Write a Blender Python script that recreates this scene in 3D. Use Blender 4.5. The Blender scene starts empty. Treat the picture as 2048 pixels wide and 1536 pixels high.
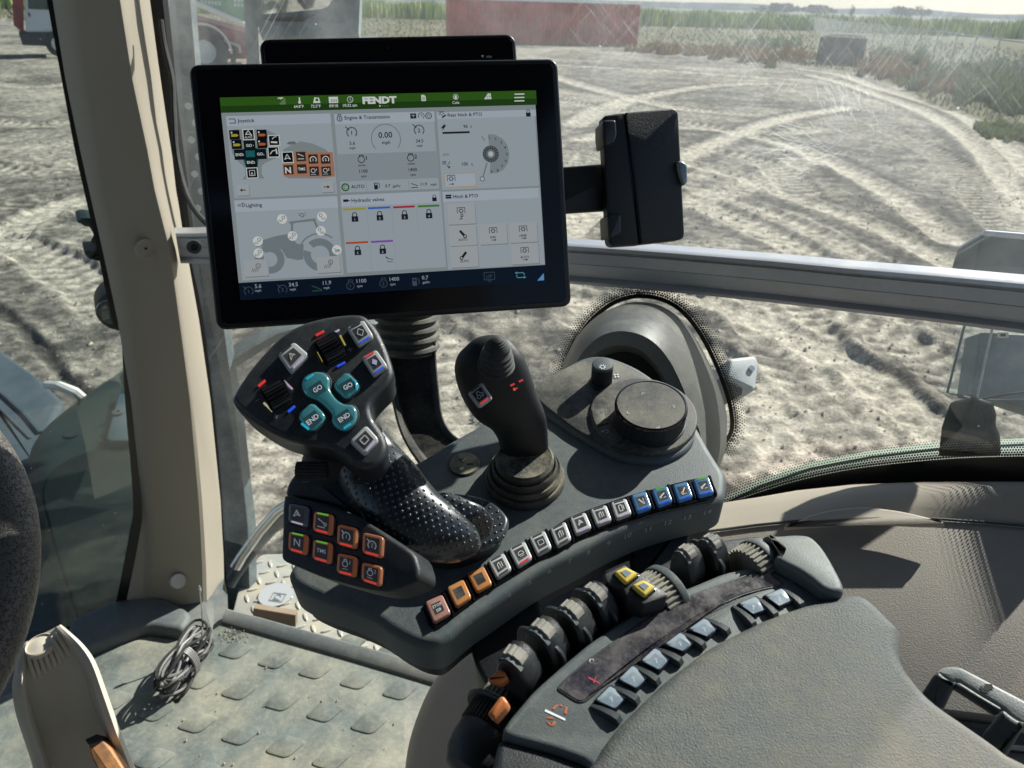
import bpy, bmesh, math, random
import numpy as np
from mathutils import Vector as V, Matrix
R_ = math.radians
random.seed(7); rng = np.random.default_rng(7)
sc = bpy.context.scene
COL = sc.collection
# ---------------------------------------------------------------- camera, light, exposure
F_PX = 1538.0; PITCH = R_(26.6); ROLL = R_(1.8); EYE = 2.75
C0 = V((0, 0, EYE))
FW = V((0, math.cos(PITCH), -math.sin(PITCH))); _U = V((0, math.sin(PITCH), math.cos(PITCH))); _R = V((1, 0, 0))
UP = _U*math.cos(ROLL) - _R*math.sin(ROLL); RT = _R*math.cos(ROLL) + _U*math.sin(ROLL)
cam = bpy.data.cameras.new('camera'); camo = bpy.data.objects.new('camera', cam); COL.objects.link(camo)
camo.matrix_world = Matrix(((RT.x, UP.x, -FW.x, 0), (RT.y, UP.y, -FW.y, 0), (RT.z, UP.z, -FW.z, EYE), (0, 0, 0, 1)))
cam.sensor_width = 36; cam.lens = 36*F_PX/2048; cam.clip_start = 0.02; cam.clip_end = 3000
cam.dof.use_dof = True; cam.dof.focus_distance = 0.62; cam.dof.aperture_fstop = 16
sc.camera = camo
SUN_EL, SUN_AZ = 38.5, 47.5            # azimuth measured right of straight ahead (+Y)
SUN = V((math.sin(R_(SUN_AZ))*math.cos(R_(SUN_EL)), math.cos(R_(SUN_AZ))*math.cos(R_(SUN_EL)), math.sin(R_(SUN_EL))))
w = bpy.data.worlds.new('World'); sc.world = w; w.use_nodes = True
nt = w.node_tree; sky = nt.nodes.new('ShaderNodeTexSky'); sky.sky_type = 'NISHITA'; sky.sun_disc = False
sky.sun_elevation = R_(SUN_EL); sky.sun_rotation = R_(SUN_AZ); sky.dust_density = 0.7; sky.air_density = 1.0
nt.links.new(sky.outputs[0], nt.nodes['Background'].inputs[0]); nt.nodes['Background'].inputs[1].default_value = 0.055
sl = bpy.data.lights.new('sun', 'SUN'); sl.energy = 5.0; sl.angle = R_(0.53); sl.color = (1, .96, .89)
so = bpy.data.objects.new('sun', sl); COL.objects.link(so); so.rotation_euler = SUN.to_track_quat('Z', 'Y').to_euler(); so.location = SUN*20
EXPO = 0.82; EM = 1/2**EXPO
sc.view_settings.view_transform = 'Standard'; sc.view_settings.look = 'None'; sc.view_settings.exposure = EXPO; sc.view_settings.gamma = 1
sc.render.engine = 'CYCLES'
cy = sc.cycles; cy.use_denoising = True; cy.max_bounces = 8; cy.transparent_max_bounces = 24; cy.diffuse_bounces = 4; cy.glossy_bounces = 4
cy.sample_clamp_indirect = 6; cy.caustics_reflective = False; cy.caustics_refractive = False
# ---------------------------------------------------------------- measuring: pixel of the 2048 px photo to world
def ray(x, y): return FW + RT*((x-1024)/F_PX) + UP*((768-y)/F_PX)
def P(x, y, d): return C0 + ray(x, y)*d
def depth(p): return (p-C0).dot(FW)
def camf(x, y, a=0, b=0): return (-ray(x, y)+RT*a+UP*b).normalized()
def camn(a, b, c): return (RT*a + UP*b + FW*c).normalized()
def proj(p):
    q = p-C0; d = q.dot(FW); return 1024+F_PX*q.dot(RT)/d, 768-F_PX*q.dot(UP)/d
def ground(x, y, z=0.0):
    r = ray(x, y); return C0 + r*((z-EYE)/r.z)
class Pl:
    def __init__(s, o, n, a=(0, 0), b=(100, 0)):
        s.o = o; s.n = n.normalized()
        u = s.hit(*b)-s.hit(*a); s.u = u.normalized(); s.v = s.n.cross(s.u).normalized()
    def hit(s, x, y):
        r = ray(x, y); return C0 + r*((s.o-C0).dot(s.n)/r.dot(s.n))
    def uv(s, x, y):
        q = s.hit(x, y)-s.o; return (q.dot(s.u), q.dot(s.v))
    def w(s, p, h=0.0): return s.o + s.u*p[0] + s.v*p[1] + s.n*h
    def up(s, h):
        q = Pl.__new__(Pl); q.o = s.o+s.n*h; q.n = s.n; q.u = s.u; q.v = s.v; return q
    def uvs(s, pts): return [s.uv(*p) for p in pts]
# ---------------------------------------------------------------- colour helpers, materials
def lin(c): return tuple(((x/255)/12.92 if x/255 <= .04045 else (((x/255)+.055)/1.055)**2.4) for x in c)
MATS = {}
def mat(name, col, rough=.5, metal=0, bump=0, bscale=300, dust=0, dcol=(.30, .27, .21), dscale=18, var=0, vscale=6, spec=.5, coat=0, emit=None, estr=1, trans=0, aniso=None, dup=.35):
    if name in MATS: return MATS[name]
    m = bpy.data.materials.new(name); m.use_nodes = True; n = m.node_tree; b = n.nodes['Principled BSDF']; L = n.links.new
    b.inputs['Base Color'].default_value = (*col, 1); b.inputs['Roughness'].default_value = rough; b.inputs['Metallic'].default_value = metal
    b.inputs['Specular IOR Level'].default_value = spec; b.inputs['Coat Weight'].default_value = coat; b.inputs['Transmission Weight'].default_value = trans
    tc = n.nodes.new('ShaderNodeTexCoord')
    def noise(scale, det=4, ro=.6, src=None):
        q = n.nodes.new('ShaderNodeTexNoise'); q.inputs['Scale'].default_value = scale; q.inputs['Detail'].default_value = det; q.inputs['Roughness'].default_value = ro
        L(src or tc.outputs['Object'], q.inputs['Vector']); return q.outputs['Fac']
    def ramp(src, a, c):
        q = n.nodes.new('ShaderNodeMapRange'); q.inputs[1].default_value = a; q.inputs[2].default_value = c; L(src, q.inputs[0]); return q.outputs[0]
    def mth(op, a, c):
        q = n.nodes.new('ShaderNodeMath'); q.operation = op
        for i, s_ in enumerate((a, c)):
            if isinstance(s_, (int, float)): q.inputs[i].default_value = s_
            else: L(s_, q.inputs[i])
        return q.outputs[0]
    cur = None
    def mix(fac, a, c):
        q = n.nodes.new('ShaderNodeMix'); q.data_type = 'RGBA'
        if isinstance(fac, (int, float)): q.inputs[0].default_value = fac
        else: L(fac, q.inputs[0])
        for i, s_ in ((6, a), (7, c)):
            if isinstance(s_, tuple): q.inputs[i].default_value = (*s_[:3], 1)
            else: L(s_, q.inputs[i])
        return q.outputs[2]
    base = tuple(col)
    if var:
        base = mix(ramp(noise(vscale), .35, .65), tuple(min(1, c*(1+var)) for c in col), tuple(c*(1-var) for c in col))
    if dust:
        geo = n.nodes.new('ShaderNodeNewGeometry'); sp = n.nodes.new('ShaderNodeSeparateXYZ'); L(geo.outputs['Normal'], sp.inputs[0])
        upf = ramp(sp.outputs[2], -.1, .9); upf = mth('ADD', mth('MULTIPLY', upf, 1-dup), dup)
        d = mth('MULTIPLY', ramp(noise(dscale, 6, .65), .42, .68), upf)
        d2 = mth('MULTIPLY', ramp(noise(dscale*14, 3, .7), .45, .75), .45)
        d = mth('MULTIPLY', mth('ADD', d, mth('MULTIPLY', d2, upf)), dust)
        base = mix(d, base, tuple(dcol))
        rr = n.nodes.new('ShaderNodeMapRange'); rr.inputs[3].default_value = rough; rr.inputs[4].default_value = min(.95, rough+.35); L(d, rr.inputs[0]); L(rr.outputs[0], b.inputs['Roughness'])
    if not isinstance(base, tuple): L(base, b.inputs['Base Color'])
    if bump:
        bp = n.nodes.new('ShaderNodeBump'); bp.inputs['Strength'].default_value = bump; bp.inputs['Distance'].default_value = .001 if bscale > 100 else .01
        L(noise(bscale, 3), bp.inputs['Height']); L(bp.outputs[0], b.inputs['Normal'])
    if emit:
        b.inputs['Emission Color'].default_value = (*emit, 1); b.inputs['Emission Strength'].default_value = estr*EM
    MATS[name] = m; return m
def emi(rgb, k=1.0):
    nm = 'lit_%02x%02x%02x_%d' % (*rgb, int(k*100))
    if nm in MATS: return MATS[nm]
    m = mat(nm, (.01, .01, .01), .35, emit=lin(rgb), estr=k); m.node_tree.nodes['Principled BSDF'].inputs['Specular IOR Level'].default_value = .15; return m
# ---------------------------------------------------------------- mesh building
class MB:
    def __init__(s): s.bm = bmesh.new(); s.mats = []
    def mi(s, m):
        if m not in s.mats: s.mats.append(m)
        return s.mats.index(m)
    def face(s, vs, m, smooth=True):
        try:
            f = s.bm.faces.new(vs); f.material_index = s.mi(m); f.smooth = smooth; return f
        except ValueError: return None
    def poly(s, pts, m, smooth=False): return s.face([s.bm.verts.new(p) for p in pts], m, smooth)
    def loft(s, rings, m, closed=True, cap=True):
        vr = [[s.bm.verts.new(p) for p in r] for r in rings]; n = len(vr[0])
        for a, b in zip(vr, vr[1:]):
            for i in range(n if closed else n-1):
                j = (i+1) % n; s.face((a[i], a[j], b[j], b[i]), m)
        if cap and closed:
            s.face(vr[0][::-1], m); s.face(vr[-1], m)
        return vr
    def tube(s, pts, r, m, seg=8, cap=True):
        pts = [V(p) for p in pts]; rings = []; t0 = (pts[1]-pts[0]).normalized()
        a = t0.cross(V((0, 0, 1)));
        if a.length < .1: a = t0.cross(V((1, 0, 0)))
        a.normalize()
        for i, p in enumerate(pts):
            t = (pts[min(i+1, len(pts)-1)]-pts[max(i-1, 0)]).normalized()
            a = (a - t*a.dot(t)).normalized(); b = t.cross(a); rr = r[i] if isinstance(r, (list, tuple)) else r
            rings.append([p + a*(rr*math.cos(q*2*math.pi/seg)) + b*(rr*math.sin(q*2*math.pi/seg)) for q in range(seg)])
        s.loft(rings, m, cap=cap)
    def slab(s, pl, uv, h1, h0, m, r=0.0, seg=3, msid=None):
        """outline uv on plane, top at h1 with a rounded rim r, bottom at h0"""
        uv = ccw(uv); rings = [[pl.w(p, h0) for p in uv]]
        if r > 0:
            for k in range(seg+1):
                a = k/seg*math.pi/2; o = offset(uv, r*(1-math.cos(a))); rings.append([pl.w(p, h1-r+r*math.sin(a)) for p in o])
        else: rings.append([pl.w(p, h1) for p in uv])
        s.loft(rings, m)
    def lathe(s, o, ax, prof, m, seg=32, a0=None):
        ax = ax.normalized(); a = (a0 or ax.cross(V((.3, .8, .1)))); a = (a-ax*a.dot(ax)).normalized(); b = ax.cross(a)
        s.loft([[o+ax*h+(a*math.cos(2*math.pi*i/seg)+b*math.sin(2*math.pi*i/seg))*r for i in range(seg)] for r, h in prof], m)
    def box(s, o, x, y, z, m, bev=0):
        """box centred o with half-axes vectors"""
        pl = Pl.__new__(Pl); pl.o = o; pl.n = z.normalized(); pl.u = x.normalized(); pl.v = pl.n.cross(pl.u)
        if pl.v.dot(y) < 0: pl.v = -pl.v
        lx, ly, lz = x.length, y.length, z.length
        q = rrect(-lx, -ly, lx, ly, bev, 3) if bev else [(-lx, -ly), (lx, -ly), (lx, ly), (-lx, ly)]
        s.slab(pl, q, lz, -lz, m, r=min(bev, lz)*.8 if bev else 0)
def ccw(uv):
    a = sum(uv[i][0]*uv[(i+1) % len(uv)][1]-uv[(i+1) % len(uv)][0]*uv[i][1] for i in range(len(uv)))
    return list(uv) if a > 0 else list(uv)[::-1]
def offset(uv, d):
    n = len(uv); out = []
    for i in range(n):
        p, c, q = uv[i-1], uv[i], uv[(i+1) % n]
        e1 = (c[0]-p[0], c[1]-p[1]); e2 = (q[0]-c[0], q[1]-c[1])
        l1 = math.hypot(*e1) or 1e-9; l2 = math.hypot(*e2) or 1e-9
        n1 = (-e1[1]/l1, e1[0]/l1); n2 = (-e2[1]/l2, e2[0]/l2); k = 1+n1[0]*n2[0]+n1[1]*n2[1]; k = max(k, .35)
        out.append((c[0]+(n1[0]+n2[0])*d/k, c[1]+(n1[1]+n2[1])*d/k))
    return out
def rrect(x0, y0, x1, y1, r, seg=4):
    r = min(r, (x1-x0)/2.01, (y1-y0)/2.01); o = []
    for cx, cy_, a in ((x1-r, y0+r, -90), (x1-r, y1-r, 0), (x0+r, y1-r, 90), (x0+r, y0+r, 180)):
        for k in range(seg+1): t = R_(a+90*k/seg); o.append((cx+r*math.cos(t), cy_+r*math.sin(t)))
    return o
def rpoly(pts, r, seg=4):
    """round the corners of a polygon by quadratic fillets of size r"""
    n = len(pts); o = []
    for i in range(n):
        p, c, q = V(pts[i-1]), V(pts[i]), V(pts[(i+1) % n])
        ri = r[i] if isinstance(r, (list, tuple)) else r
        a = c+(p-c).normalized()*min(ri, (p-c).length*.48); b = c+(q-c).normalized()*min(ri, (q-c).length*.48)
        for k in range(seg+1):
            t = k/seg; o.append(tuple(a*(1-t)**2+c*2*t*(1-t)+b*t*t))
    return o
def crv(pts, n=4, closed=True):
    pts = [V(p) for p in pts]; N = len(pts); o = []
    for i in range(N if closed else N-1):
        g = (lambda k: pts[k % N]) if closed else (lambda k: pts[max(0, min(N-1, k))])
        p0, p1, p2, p3 = g(i-1), g(i), g(i+1), g(i+2)
        for k in range(n):
            t = k/n; o.append(.5*((2*p1)+(p2-p0)*t+(2*p0-5*p1+4*p2-p3)*t*t+(3*p1-p0-3*p2+p3)*t**3))
    if not closed: o.append(pts[-1])
    return [tuple(p) for p in o]
LOC = {}
def thing(name, label, cat, loc, group=None, kind=None):
    o = bpy.data.objects.new(name, None); o.empty_display_size = .05; COL.objects.link(o); o.location = loc; LOC[o.name] = V(loc)
    o['label'] = label; o['category'] = cat
    if group: o['group'] = group
    if kind: o['kind'] = kind
    return o
def mk(name, mb, parent=None, label=None, cat=None, group=None, kind=None, sharp=38, doubles=False):
    bm = mb.bm
    if doubles: bmesh.ops.remove_doubles(bm, verts=bm.verts, dist=1e-6)
    bmesh.ops.recalc_face_normals(bm, faces=bm.faces)
    if parent is not None: org = LOC[parent.name]
    else:
        c = [v.co for v in bm.verts]; org = V((sum(p.x for p in c)/len(c), sum(p.y for p in c)/len(c), min(p.z for p in c)))
    for v in bm.verts: v.co -= org
    me = bpy.data.meshes.new(name); bm.to_mesh(me); bm.free()
    for m in mb.mats: me.materials.append(m)
    me.set_sharp_from_angle(angle=R_(sharp))
    o = bpy.data.objects.new(name, me); COL.objects.link(o); LOC[o.name] = org
    if parent is not None: o.parent = parent
    else: o.location = org
    if label: o['label'] = label
    if cat: o['category'] = cat
    if group: o['group'] = group
    if kind: o['kind'] = kind
    return o
# ---------------------------------------------------------------- flat graphics (screen contents, printed marks)
TXT = {}
def text_polys(s, bold=0):
    k = (s, bold)
    if k in TXT: return TXT[k]
    cu = bpy.data.curves.new('t', 'FONT'); cu.body = s; cu.size = 1; cu.offset = bold; cu.resolution_u = 2
    ob = bpy.data.objects.new('t', cu); me = ob.to_mesh()
    vs = [(v.co.x, v.co.y) for v in me.vertices]; fs = [list(p.vertices) for p in me.polygons]
    ob.to_mesh_clear(); bpy.data.objects.remove(ob); bpy.data.curves.remove(cu)
    x0 = min([v[0] for v in vs] or [0]); x1 = max([v[0] for v in vs] or [0]); TXT[k] = (vs, fs, x0, x1); return TXT[k]
CAP = .73
class Cv:
    """draws on a plane in photo pixels (converted to plane units)"""
    def __init__(s, pl, h=.0002, dh=.00012): s.pl = pl; s.mb = MB(); s.h = h; s.dh = dh
    def _p(s, uv, m, l): s.mb.poly([s.pl.w(p, s.h+s.dh*l) for p in ccw(uv)], m)
    def rect(s, a, b, m, l=0, r=0):
        a = s.pl.uv(*a); b = s.pl.uv(*b); x0, x1 = sorted((a[0], b[0])); y0, y1 = sorted((a[1], b[1]))
        s._p(rrect(x0, y0, x1, y1, r*s.k(a), 3) if r else [(x0, y0), (x1, y0), (x1, y1), (x0, y1)], m, l)
    def k(s, uv=None): return depth(s.pl.o)/F_PX
    def poly(s, pts, m, l=0): s._p(s.pl.uvs(pts), m, l)
    def at(s, p): return s.pl.uv(*p)
    def disc(s, c, r, m, l=0, n=20, sy=1):
        c = s.pl.uv(*c); r *= s.k(); s._p([(c[0]+r*math.cos(2*math.pi*i/n), c[1]+r*sy*math.sin(2*math.pi*i/n)) for i in range(n)], m, l)
    def arc(s, c, r, wd, m, a0=0, a1=360, l=0, n=20):
        c = s.pl.uv(*c); k = s.k(); r0, r1 = (r-wd/2)*k, (r+wd/2)*k
        for i in range(n):
            t0, t1 = R_(a0+(a1-a0)*i/n), R_(a0+(a1-a0)*(i+1)/n)
            s._p([(c[0]+q*math.cos(t), c[1]+q*math.sin(t)) for q, t in ((r0, t0), (r1, t0), (r1, t1), (r0, t1))], m, l)
    def loc(s, c, pts, m, l=0):
        """polygon in local units (px, y up) around photo px c, along plane axes"""
        c = s.pl.uv(*c); k = s.k(); s._p([(c[0]+x*k, c[1]+y*k) for x, y in pts], m, l)
    def ln(s, c, pts, wd, m, l=0):
        for a, b in zip(pts, pts[1:]):
            dx, dy = b[0]-a[0], b[1]-a[1]; q = math.hypot(dx, dy) or 1; nx, ny = -dy/q*wd/2, dx/q*wd/2
            s.loc(c, [(a[0]+nx, a[1]+ny), (b[0]+nx, b[1]+ny), (b[0]-nx, b[1]-ny), (a[0]-nx, a[1]-ny)], m, l)
    def text(s, t, p, cap, m, l=4, bold=0, al='l', sx=1.0, rot=0):
        vs, fs, x0, x1 = text_polys(t, bold); k = s.k()*cap/CAP; o = s.pl.uv(*p)
        dx = {'l': -x0, 'c': -(x0+x1)/2, 'r': -x1}[al]; ca, sa = math.cos(rot), math.sin(rot)
        W = []
        for x, y in vs:
            X, Y = (x+dx)*k*sx, y*k; W.append(s.mb.bm.verts.new(s.pl.w((o[0]+X*ca-Y*sa, o[1]+X*sa+Y*ca), s.h+s.dh*l)))
        for f in fs: s.mb.face([W[i] for i in f], m, False)
def lattice(zx, zy, sx, sy): return lambda X, Y: (zx+X/sx, zy+Y/sy)
# ================================================================ SETTING
def vnoise(x, y, seed=0):
    xi = np.floor(x).astype(np.int64); yi = np.floor(y).astype(np.int64); fx = x-xi; fy = y-yi
    fx = fx*fx*(3-2*fx); fy = fy*fy*(3-2*fy)
    def h(a, b):
        q = (a*374761393 + b*668265263 + seed*974711) & 0xffffffff
        q = ((q ^ (q >> 13))*1274126177) & 0xffffffff; return ((q ^ (q >> 16)) & 0xffff)/65535.
    return (h(xi, yi)*(1-fx)+h(xi+1, yi)*fx)*(1-fy)+(h(xi, yi+1)*(1-fx)+h(xi+1, yi+1)*fx)*fy
def fbm(x, y, o=4, seed=0):
    s = 0; a = 1; t = 0
    for i in range(o): s = s+a*vnoise(x*2**i, y*2**i, seed+i); t += a; a *= .55
    return s/t
def gpx(pts): return [tuple(ground(*p)[:2]) for p in pts]
# tyre tracks: photo polylines on the ground, (half width m, lightness, lug depth)
TR = []
def track(px, hw=.28, li=.8, lug=.03, dense=5): TR.append((np.array(crv([(*q, 0) for q in gpx(px)], dense, False))[:, :2], hw, li, lug))
track([(2060, 470), (2030, 400), (1985, 325), (1920, 265), (1850, 225), (1770, 195), (1690, 168), (1620, 150)], .25, 1, .01)
track([(2100, 380), (2050, 330), (2000, 285), (1930, 235), (1850, 203), (1760, 178), (1680, 150), (1600, 138)], .25, 1, .01)
track([(2100, 520), (2000, 440), (1930, 350), (1860, 300), (1760, 250)], .35, .1, .06)
track([(1140, 430), (1260, 425), (1360, 405), (1460, 385), (1560, 350), (1610, 320)], .3, .55, .05)
track([(1380, 330), (1480, 355), (1600, 400), (1720, 440), (1850, 500), (1980, 570)], .22, .9, .02)
track([(1400, 378), (1520, 420), (1640, 470), (1760, 540)], .22, .8, .02)
track([(1390, 400), (1500, 450), (1600, 500), (1720, 590), (1800, 700)], .3, .9, .03)
track([(1150, 250), (1220, 215), (1330, 185), (1450, 170), (1580, 168)], .3, .8, .05)
track([(1120, 200), (1250, 225), (1400, 250), (1520, 265), (1640, 260)], .35, .4, .06)
track([(1150, 320), (1290, 300), (1420, 300), (1540, 330), (1600, 380)], .35, .3, .06)
track([(1540, 560), (1640, 690), (1740, 800), (1830, 920)], .26, .95, .05)
track([(1480, 600), (1560, 700), (1640, 820), (1700, 930)], .3, .7, .05)
track([(1180, 640), (1320, 700), (1440, 830), (1560, 960)], .3, .8, .03)
track([(1500, 560), (1650, 620), (1800, 680), (1960, 800)], .3, .3, .06)
track([(880, 680), (860, 800), (900, 900)], .3, .8, .03)
track([(-40, 600), (40, 650), (100, 720), (160, 800)], .05, -.9, .0)
track([(-60, 470), (60, 500), (160, 560), (230, 620)], .3, .6, .05)
track([(-60, 330), (60, 345), (160, 330), (240, 350)], .35, .3, .06)
track([(-60, 240), (80, 250), (190, 235)], .35, .5, .06)
track([(-60, 160), (60, 175), (150, 165)], .3, .7, .03)
track([(480, 1040), (520, 960), (600, 880), (640, 700)], .3, .6, .05)
track([(0, 420), (120, 400), (250, 440)], .3, .2, .06)
track([(1130, 470), (1250, 380), (1400, 300), (1560, 240), (1700, 215)], .22, 1, .02)
track([(1160, 280), (1300, 255), (1450, 262), (1600, 300), (1750, 370), (1900, 480)], .22, 1, .02)
track([(1150, 600), (1300, 640), (1480, 760), (1600, 930)], .22, 1, .02)
track([(1350, 590), (1520, 640), (1720, 740), (1900, 880)], .22, .95, .02)
track([(-40, 520), (60, 440), (160, 400), (230, 395)], .22, .9, .02)
track([(1120, 130), (1300, 140), (1450, 150), (1600, 160)], .4, .8, .03)
track([(1100, 150), (1200, 180), (1350, 215), (1500, 230)], .35, .8, .04)
NA, NR = 620, 640
th = np.radians(np.concatenate([np.linspace(-60, 52, NA), np.linspace(56, 296, 60)]))   # angle right of forward
rr = np.concatenate([[0.3], np.geomspace(1.6, 75, NR), np.geomspace(78, 2600, 44)])
A, Rr = np.meshgrid(th, rr); X = Rr*np.sin(A); Y = Rr*np.cos(A)
big = fbm(X*.35, Y*.35, 3, 3); med = fbm(X*2.2, Y*2.2, 3, 11); fine = fbm(X*9, Y*9, 3, 23); clod = fbm(X*6+4*fbm(X, Y, 2, 9), Y*6, 3, 31)
near = np.clip(1-(Rr-50)/40, 0, 1)
clod2 = fbm(X*11, Y*11, 3, 77)
H = near*((big-.5)*.07 + (med-.5)*.010 + np.maximum(clod-.60, 0)*.03 + np.maximum(clod2-.58, 0)*.07 + (fine-.5)*.010)
S = .35*big+.25*med+.4*fine; LI = (S-.5)*2.4+.33+.5*np.maximum(clod2-.5, 0)
for q, hw, li, lug in TR:
    d = np.full(X.shape, 9.); s_ = np.zeros(X.shape); side = np.zeros(X.shape); L0 = 0
    for (ax, ay), (bx, by) in zip(q, q[1:]):
        ex, ey = bx-ax, by-ay; l2 = ex*ex+ey*ey+1e-9; l = math.sqrt(l2)
        t = np.clip(((X-ax)*ex+(Y-ay)*ey)/l2, 0, 1); dx = X-ax-t*ex; dy = Y-ay-t*ey; dd = np.hypot(dx, dy)
        mk_ = dd < d; d = np.where(mk_, dd, d); s_ = np.where(mk_, L0+t*l, s_); side = np.where(mk_, np.sign(dx*ey-dy*ex), side); L0 += l
    d = d + (med-.5)*.12
    ins = np.clip((hw-d)/.06+.5, 0, 1); rim = np.exp(-((d-hw-.06)/.07)**2)
    chev = np.tanh(2.5*np.sin(2*np.pi*(s_/.24+np.where(side > 0, d, d+.12)*1.9)))
    H = H*(1-.75*ins) + near*(-.035*ins + .022*rim*(.4+med) + lug*.14*chev*ins*(0.5+.8*clod))
    LI = LI*(1-ins)+ins*(LI*.35+.65*(.34+1.0*li)+.30*(chev*lug/.06)) + rim*.2*max(li, 0) - .25*np.exp(-((d-hw-.28)/.14)**2)*max(li, 0)
LI = np.clip(LI + (clod-.5)*.25, 0, 1)
# vegetation cover mask behind a photo-traced edge
edge = gpx([(-200, 20), (100, 45), (600, 62), (850, 82), (1270, 97), (1420, 112), (1640, 135), (1740, 150), (1860, 205), (1960, 235), (2048, 280), (2300, 420)])
ex_ = np.array([math.degrees(math.atan2(x, y)) for x, y in edge]); er = np.array([math.hypot(x, y) for x, y in edge])
ER = np.interp(np.degrees(A), ex_, er, left=er[0], right=er[-1])
veg = np.clip((Rr-ER*(.96+.12*(med-.5)))/(.06*ER), 0, 1)
dirt0 = np.array([.085, .080, .070]); dirt1 = np.array([.50, .455, .37]); gr0 = np.array([.11, .115, .06]); gr1 = np.array([.20, .18, .11]); br = np.array([.30, .17, .09])
colr = dirt0+(dirt1-dirt0)*LI[..., None]
gcol = gr0+(gr1-gr0)*np.clip(fbm(X*.12, Y*.12, 3, 5)*1.4-.3, 0, 1)[..., None]
colr = colr*(1-veg[..., None])+gcol*veg[..., None]
nr_, na_ = X.shape
vco = np.stack([X, Y, H], -1).reshape(-1, 3)
i0 = (np.arange(nr_-1)[:, None]*na_+np.arange(na_)[None, :]); j1 = (np.arange(na_)+1) % na_
i1 = np.arange(nr_-1)[:, None]*na_+j1[None, :]
fcs = np.stack([i0, i1, i1+na_, i0+na_], -1).reshape(-1, 4)
me = bpy.data.meshes.new('ground'); me.vertices.add(len(vco)); me.vertices.foreach_set('co', vco.ravel())
me.loops.add(fcs.size); me.loops.foreach_set('vertex_index', fcs.ravel()); me.polygons.add(len(fcs)); me.polygons.foreach_set('loop_start', np.arange(0, fcs.size, 4)); me.polygons.foreach_set('loop_total', np.full(len(fcs), 4))
me.polygons.foreach_set('use_smooth', np.ones(len(fcs), bool)); me.update(calc_edges=True)
ca = me.color_attributes.new('soil', 'FLOAT_COLOR', 'POINT'); ca.data.foreach_set('color', np.concatenate([colr.reshape(-1, 3), np.ones((len(vco), 1))], 1).ravel())
gm = mat('dirt', (.4, .35, .28), .95, bump=.9, bscale=30, spec=.15)
for q in gm.node_tree.nodes:
    if q.type == 'BUMP': q.inputs['Distance'].default_value = .032
    if q.type == 'TEX_NOISE': q.inputs['Detail'].default_value = 8; q.inputs['Roughness'].default_value = .75; n = gm.node_tree; at = n.nodes.new('ShaderNodeAttribute'); at.attribute_name = 'soil'
nz = n.nodes.new('ShaderNodeTexNoise'); nz.inputs['Scale'].default_value = 9; nz.inputs['Detail'].default_value = 6
tcn = n.nodes.new('ShaderNodeTexCoord'); n.links.new(tcn.outputs['Object'], nz.inputs['Vector'])
mr = n.nodes.new('ShaderNodeMapRange'); mr.inputs[1].default_value = .3; mr.inputs[2].default_value = .7; mr.inputs[3].default_value = .45; mr.inputs[4].default_value = 1.5; n.links.new(nz.outputs[0], mr.inputs[0])
nz2 = n.nodes.new('ShaderNodeTexNoise'); nz2.inputs['Scale'].default_value = 38; nz2.inputs['Detail'].default_value = 5; nz2.inputs['Roughness'].default_value = .7; n.links.new(tcn.outputs['Object'], nz2.inputs['Vector'])
mr2 = n.nodes.new('ShaderNodeMapRange'); mr2.inputs[1].default_value = .33; mr2.inputs[2].default_value = .68; mr2.inputs[3].default_value = .5; mr2.inputs[4].default_value = 1.4; n.links.new(nz2.outputs[0], mr2.inputs[0])
mm2 = n.nodes.new('ShaderNodeMath'); mm2.operation = 'MULTIPLY'; n.links.new(mr.outputs[0], mm2.inputs[0]); n.links.new(mr2.outputs[0], mm2.inputs[1])
vm = n.nodes.new('ShaderNodeVectorMath'); vm.operation = 'SCALE'; n.links.new(at.outputs['Color'], vm.inputs[0]); n.links.new(mm2.outputs[0], vm.inputs['Scale']); n.links.new(vm.outputs[0], n.nodes['Principled BSDF'].inputs['Base Color'])
me.materials.append(gm); go = bpy.data.objects.new('ground', me); COL.objects.link(go); go['kind'] = 'structure'
# loose clods and stones on the yard
clm_ = [mat('clod_pale', (.52, .47, .38), .95, spec=.1), mat('clod_mid', (.40, .365, .30), .95, spec=.1), mat('clod_grey', (.28, .265, .235), .9, spec=.1)]
mb = MB(); nv, nf, fm_i = [], [], []
for i in range(9000):
    az = R_(random.uniform(-50, 48)); r = 2.6+16*random.random()**1.5; x, y = r*math.sin(az), r*math.cos(az)
    if math.sin(x*2.1+math.sin(y*1.3)*2)*math.sin(y*1.7+x*.6) < random.uniform(-.9, .5): continue
    q = random.uniform(.005, .013)*(1+.05*r)*(1.8 if random.random() < .06 else 1); zz = 0.0; b0 = len(nv)
    for dx, dy, dz in ((1, 0, 0), (0, 1, 0), (-1, 0, 0), (0, -1, 0), (.1, .1, .9), (0, 0, -.6)): k = q*random.uniform(.6, 1.35); nv.append((x+dx*k*1.2, y+dy*k, zz+q*.35+dz*k))
    m_ = random.choice((0, 0, 1, 2))
    for a in ((0, 1, 4), (1, 2, 4), (2, 3, 4), (3, 0, 4), (1, 0, 5), (2, 1, 5), (3, 2, 5), (0, 3, 5)): nf.append(tuple(b0+k for k in a)); fm_i.append(m_)
rI = np.searchsorted(rr, np.hypot(*np.array(nv)[:, :2].T)).clip(0, len(rr)-1); aI = np.searchsorted(th[:NA], np.arctan2(np.array(nv)[:, 0], np.array(nv)[:, 1])).clip(0, NA-1)
zadd = H[rI, aI]; zadd = np.repeat(zadd.reshape(-1, 6).mean(1), 6); nv = np.array(nv); nv[:, 2] += zadd
cme = bpy.data.meshes.new('soil_clods'); cme.from_pydata(nv.tolist(), [], nf); [cme.materials.append(m) for m in clm_]; cme.polygons.foreach_set('material_index', fm_i)
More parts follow.
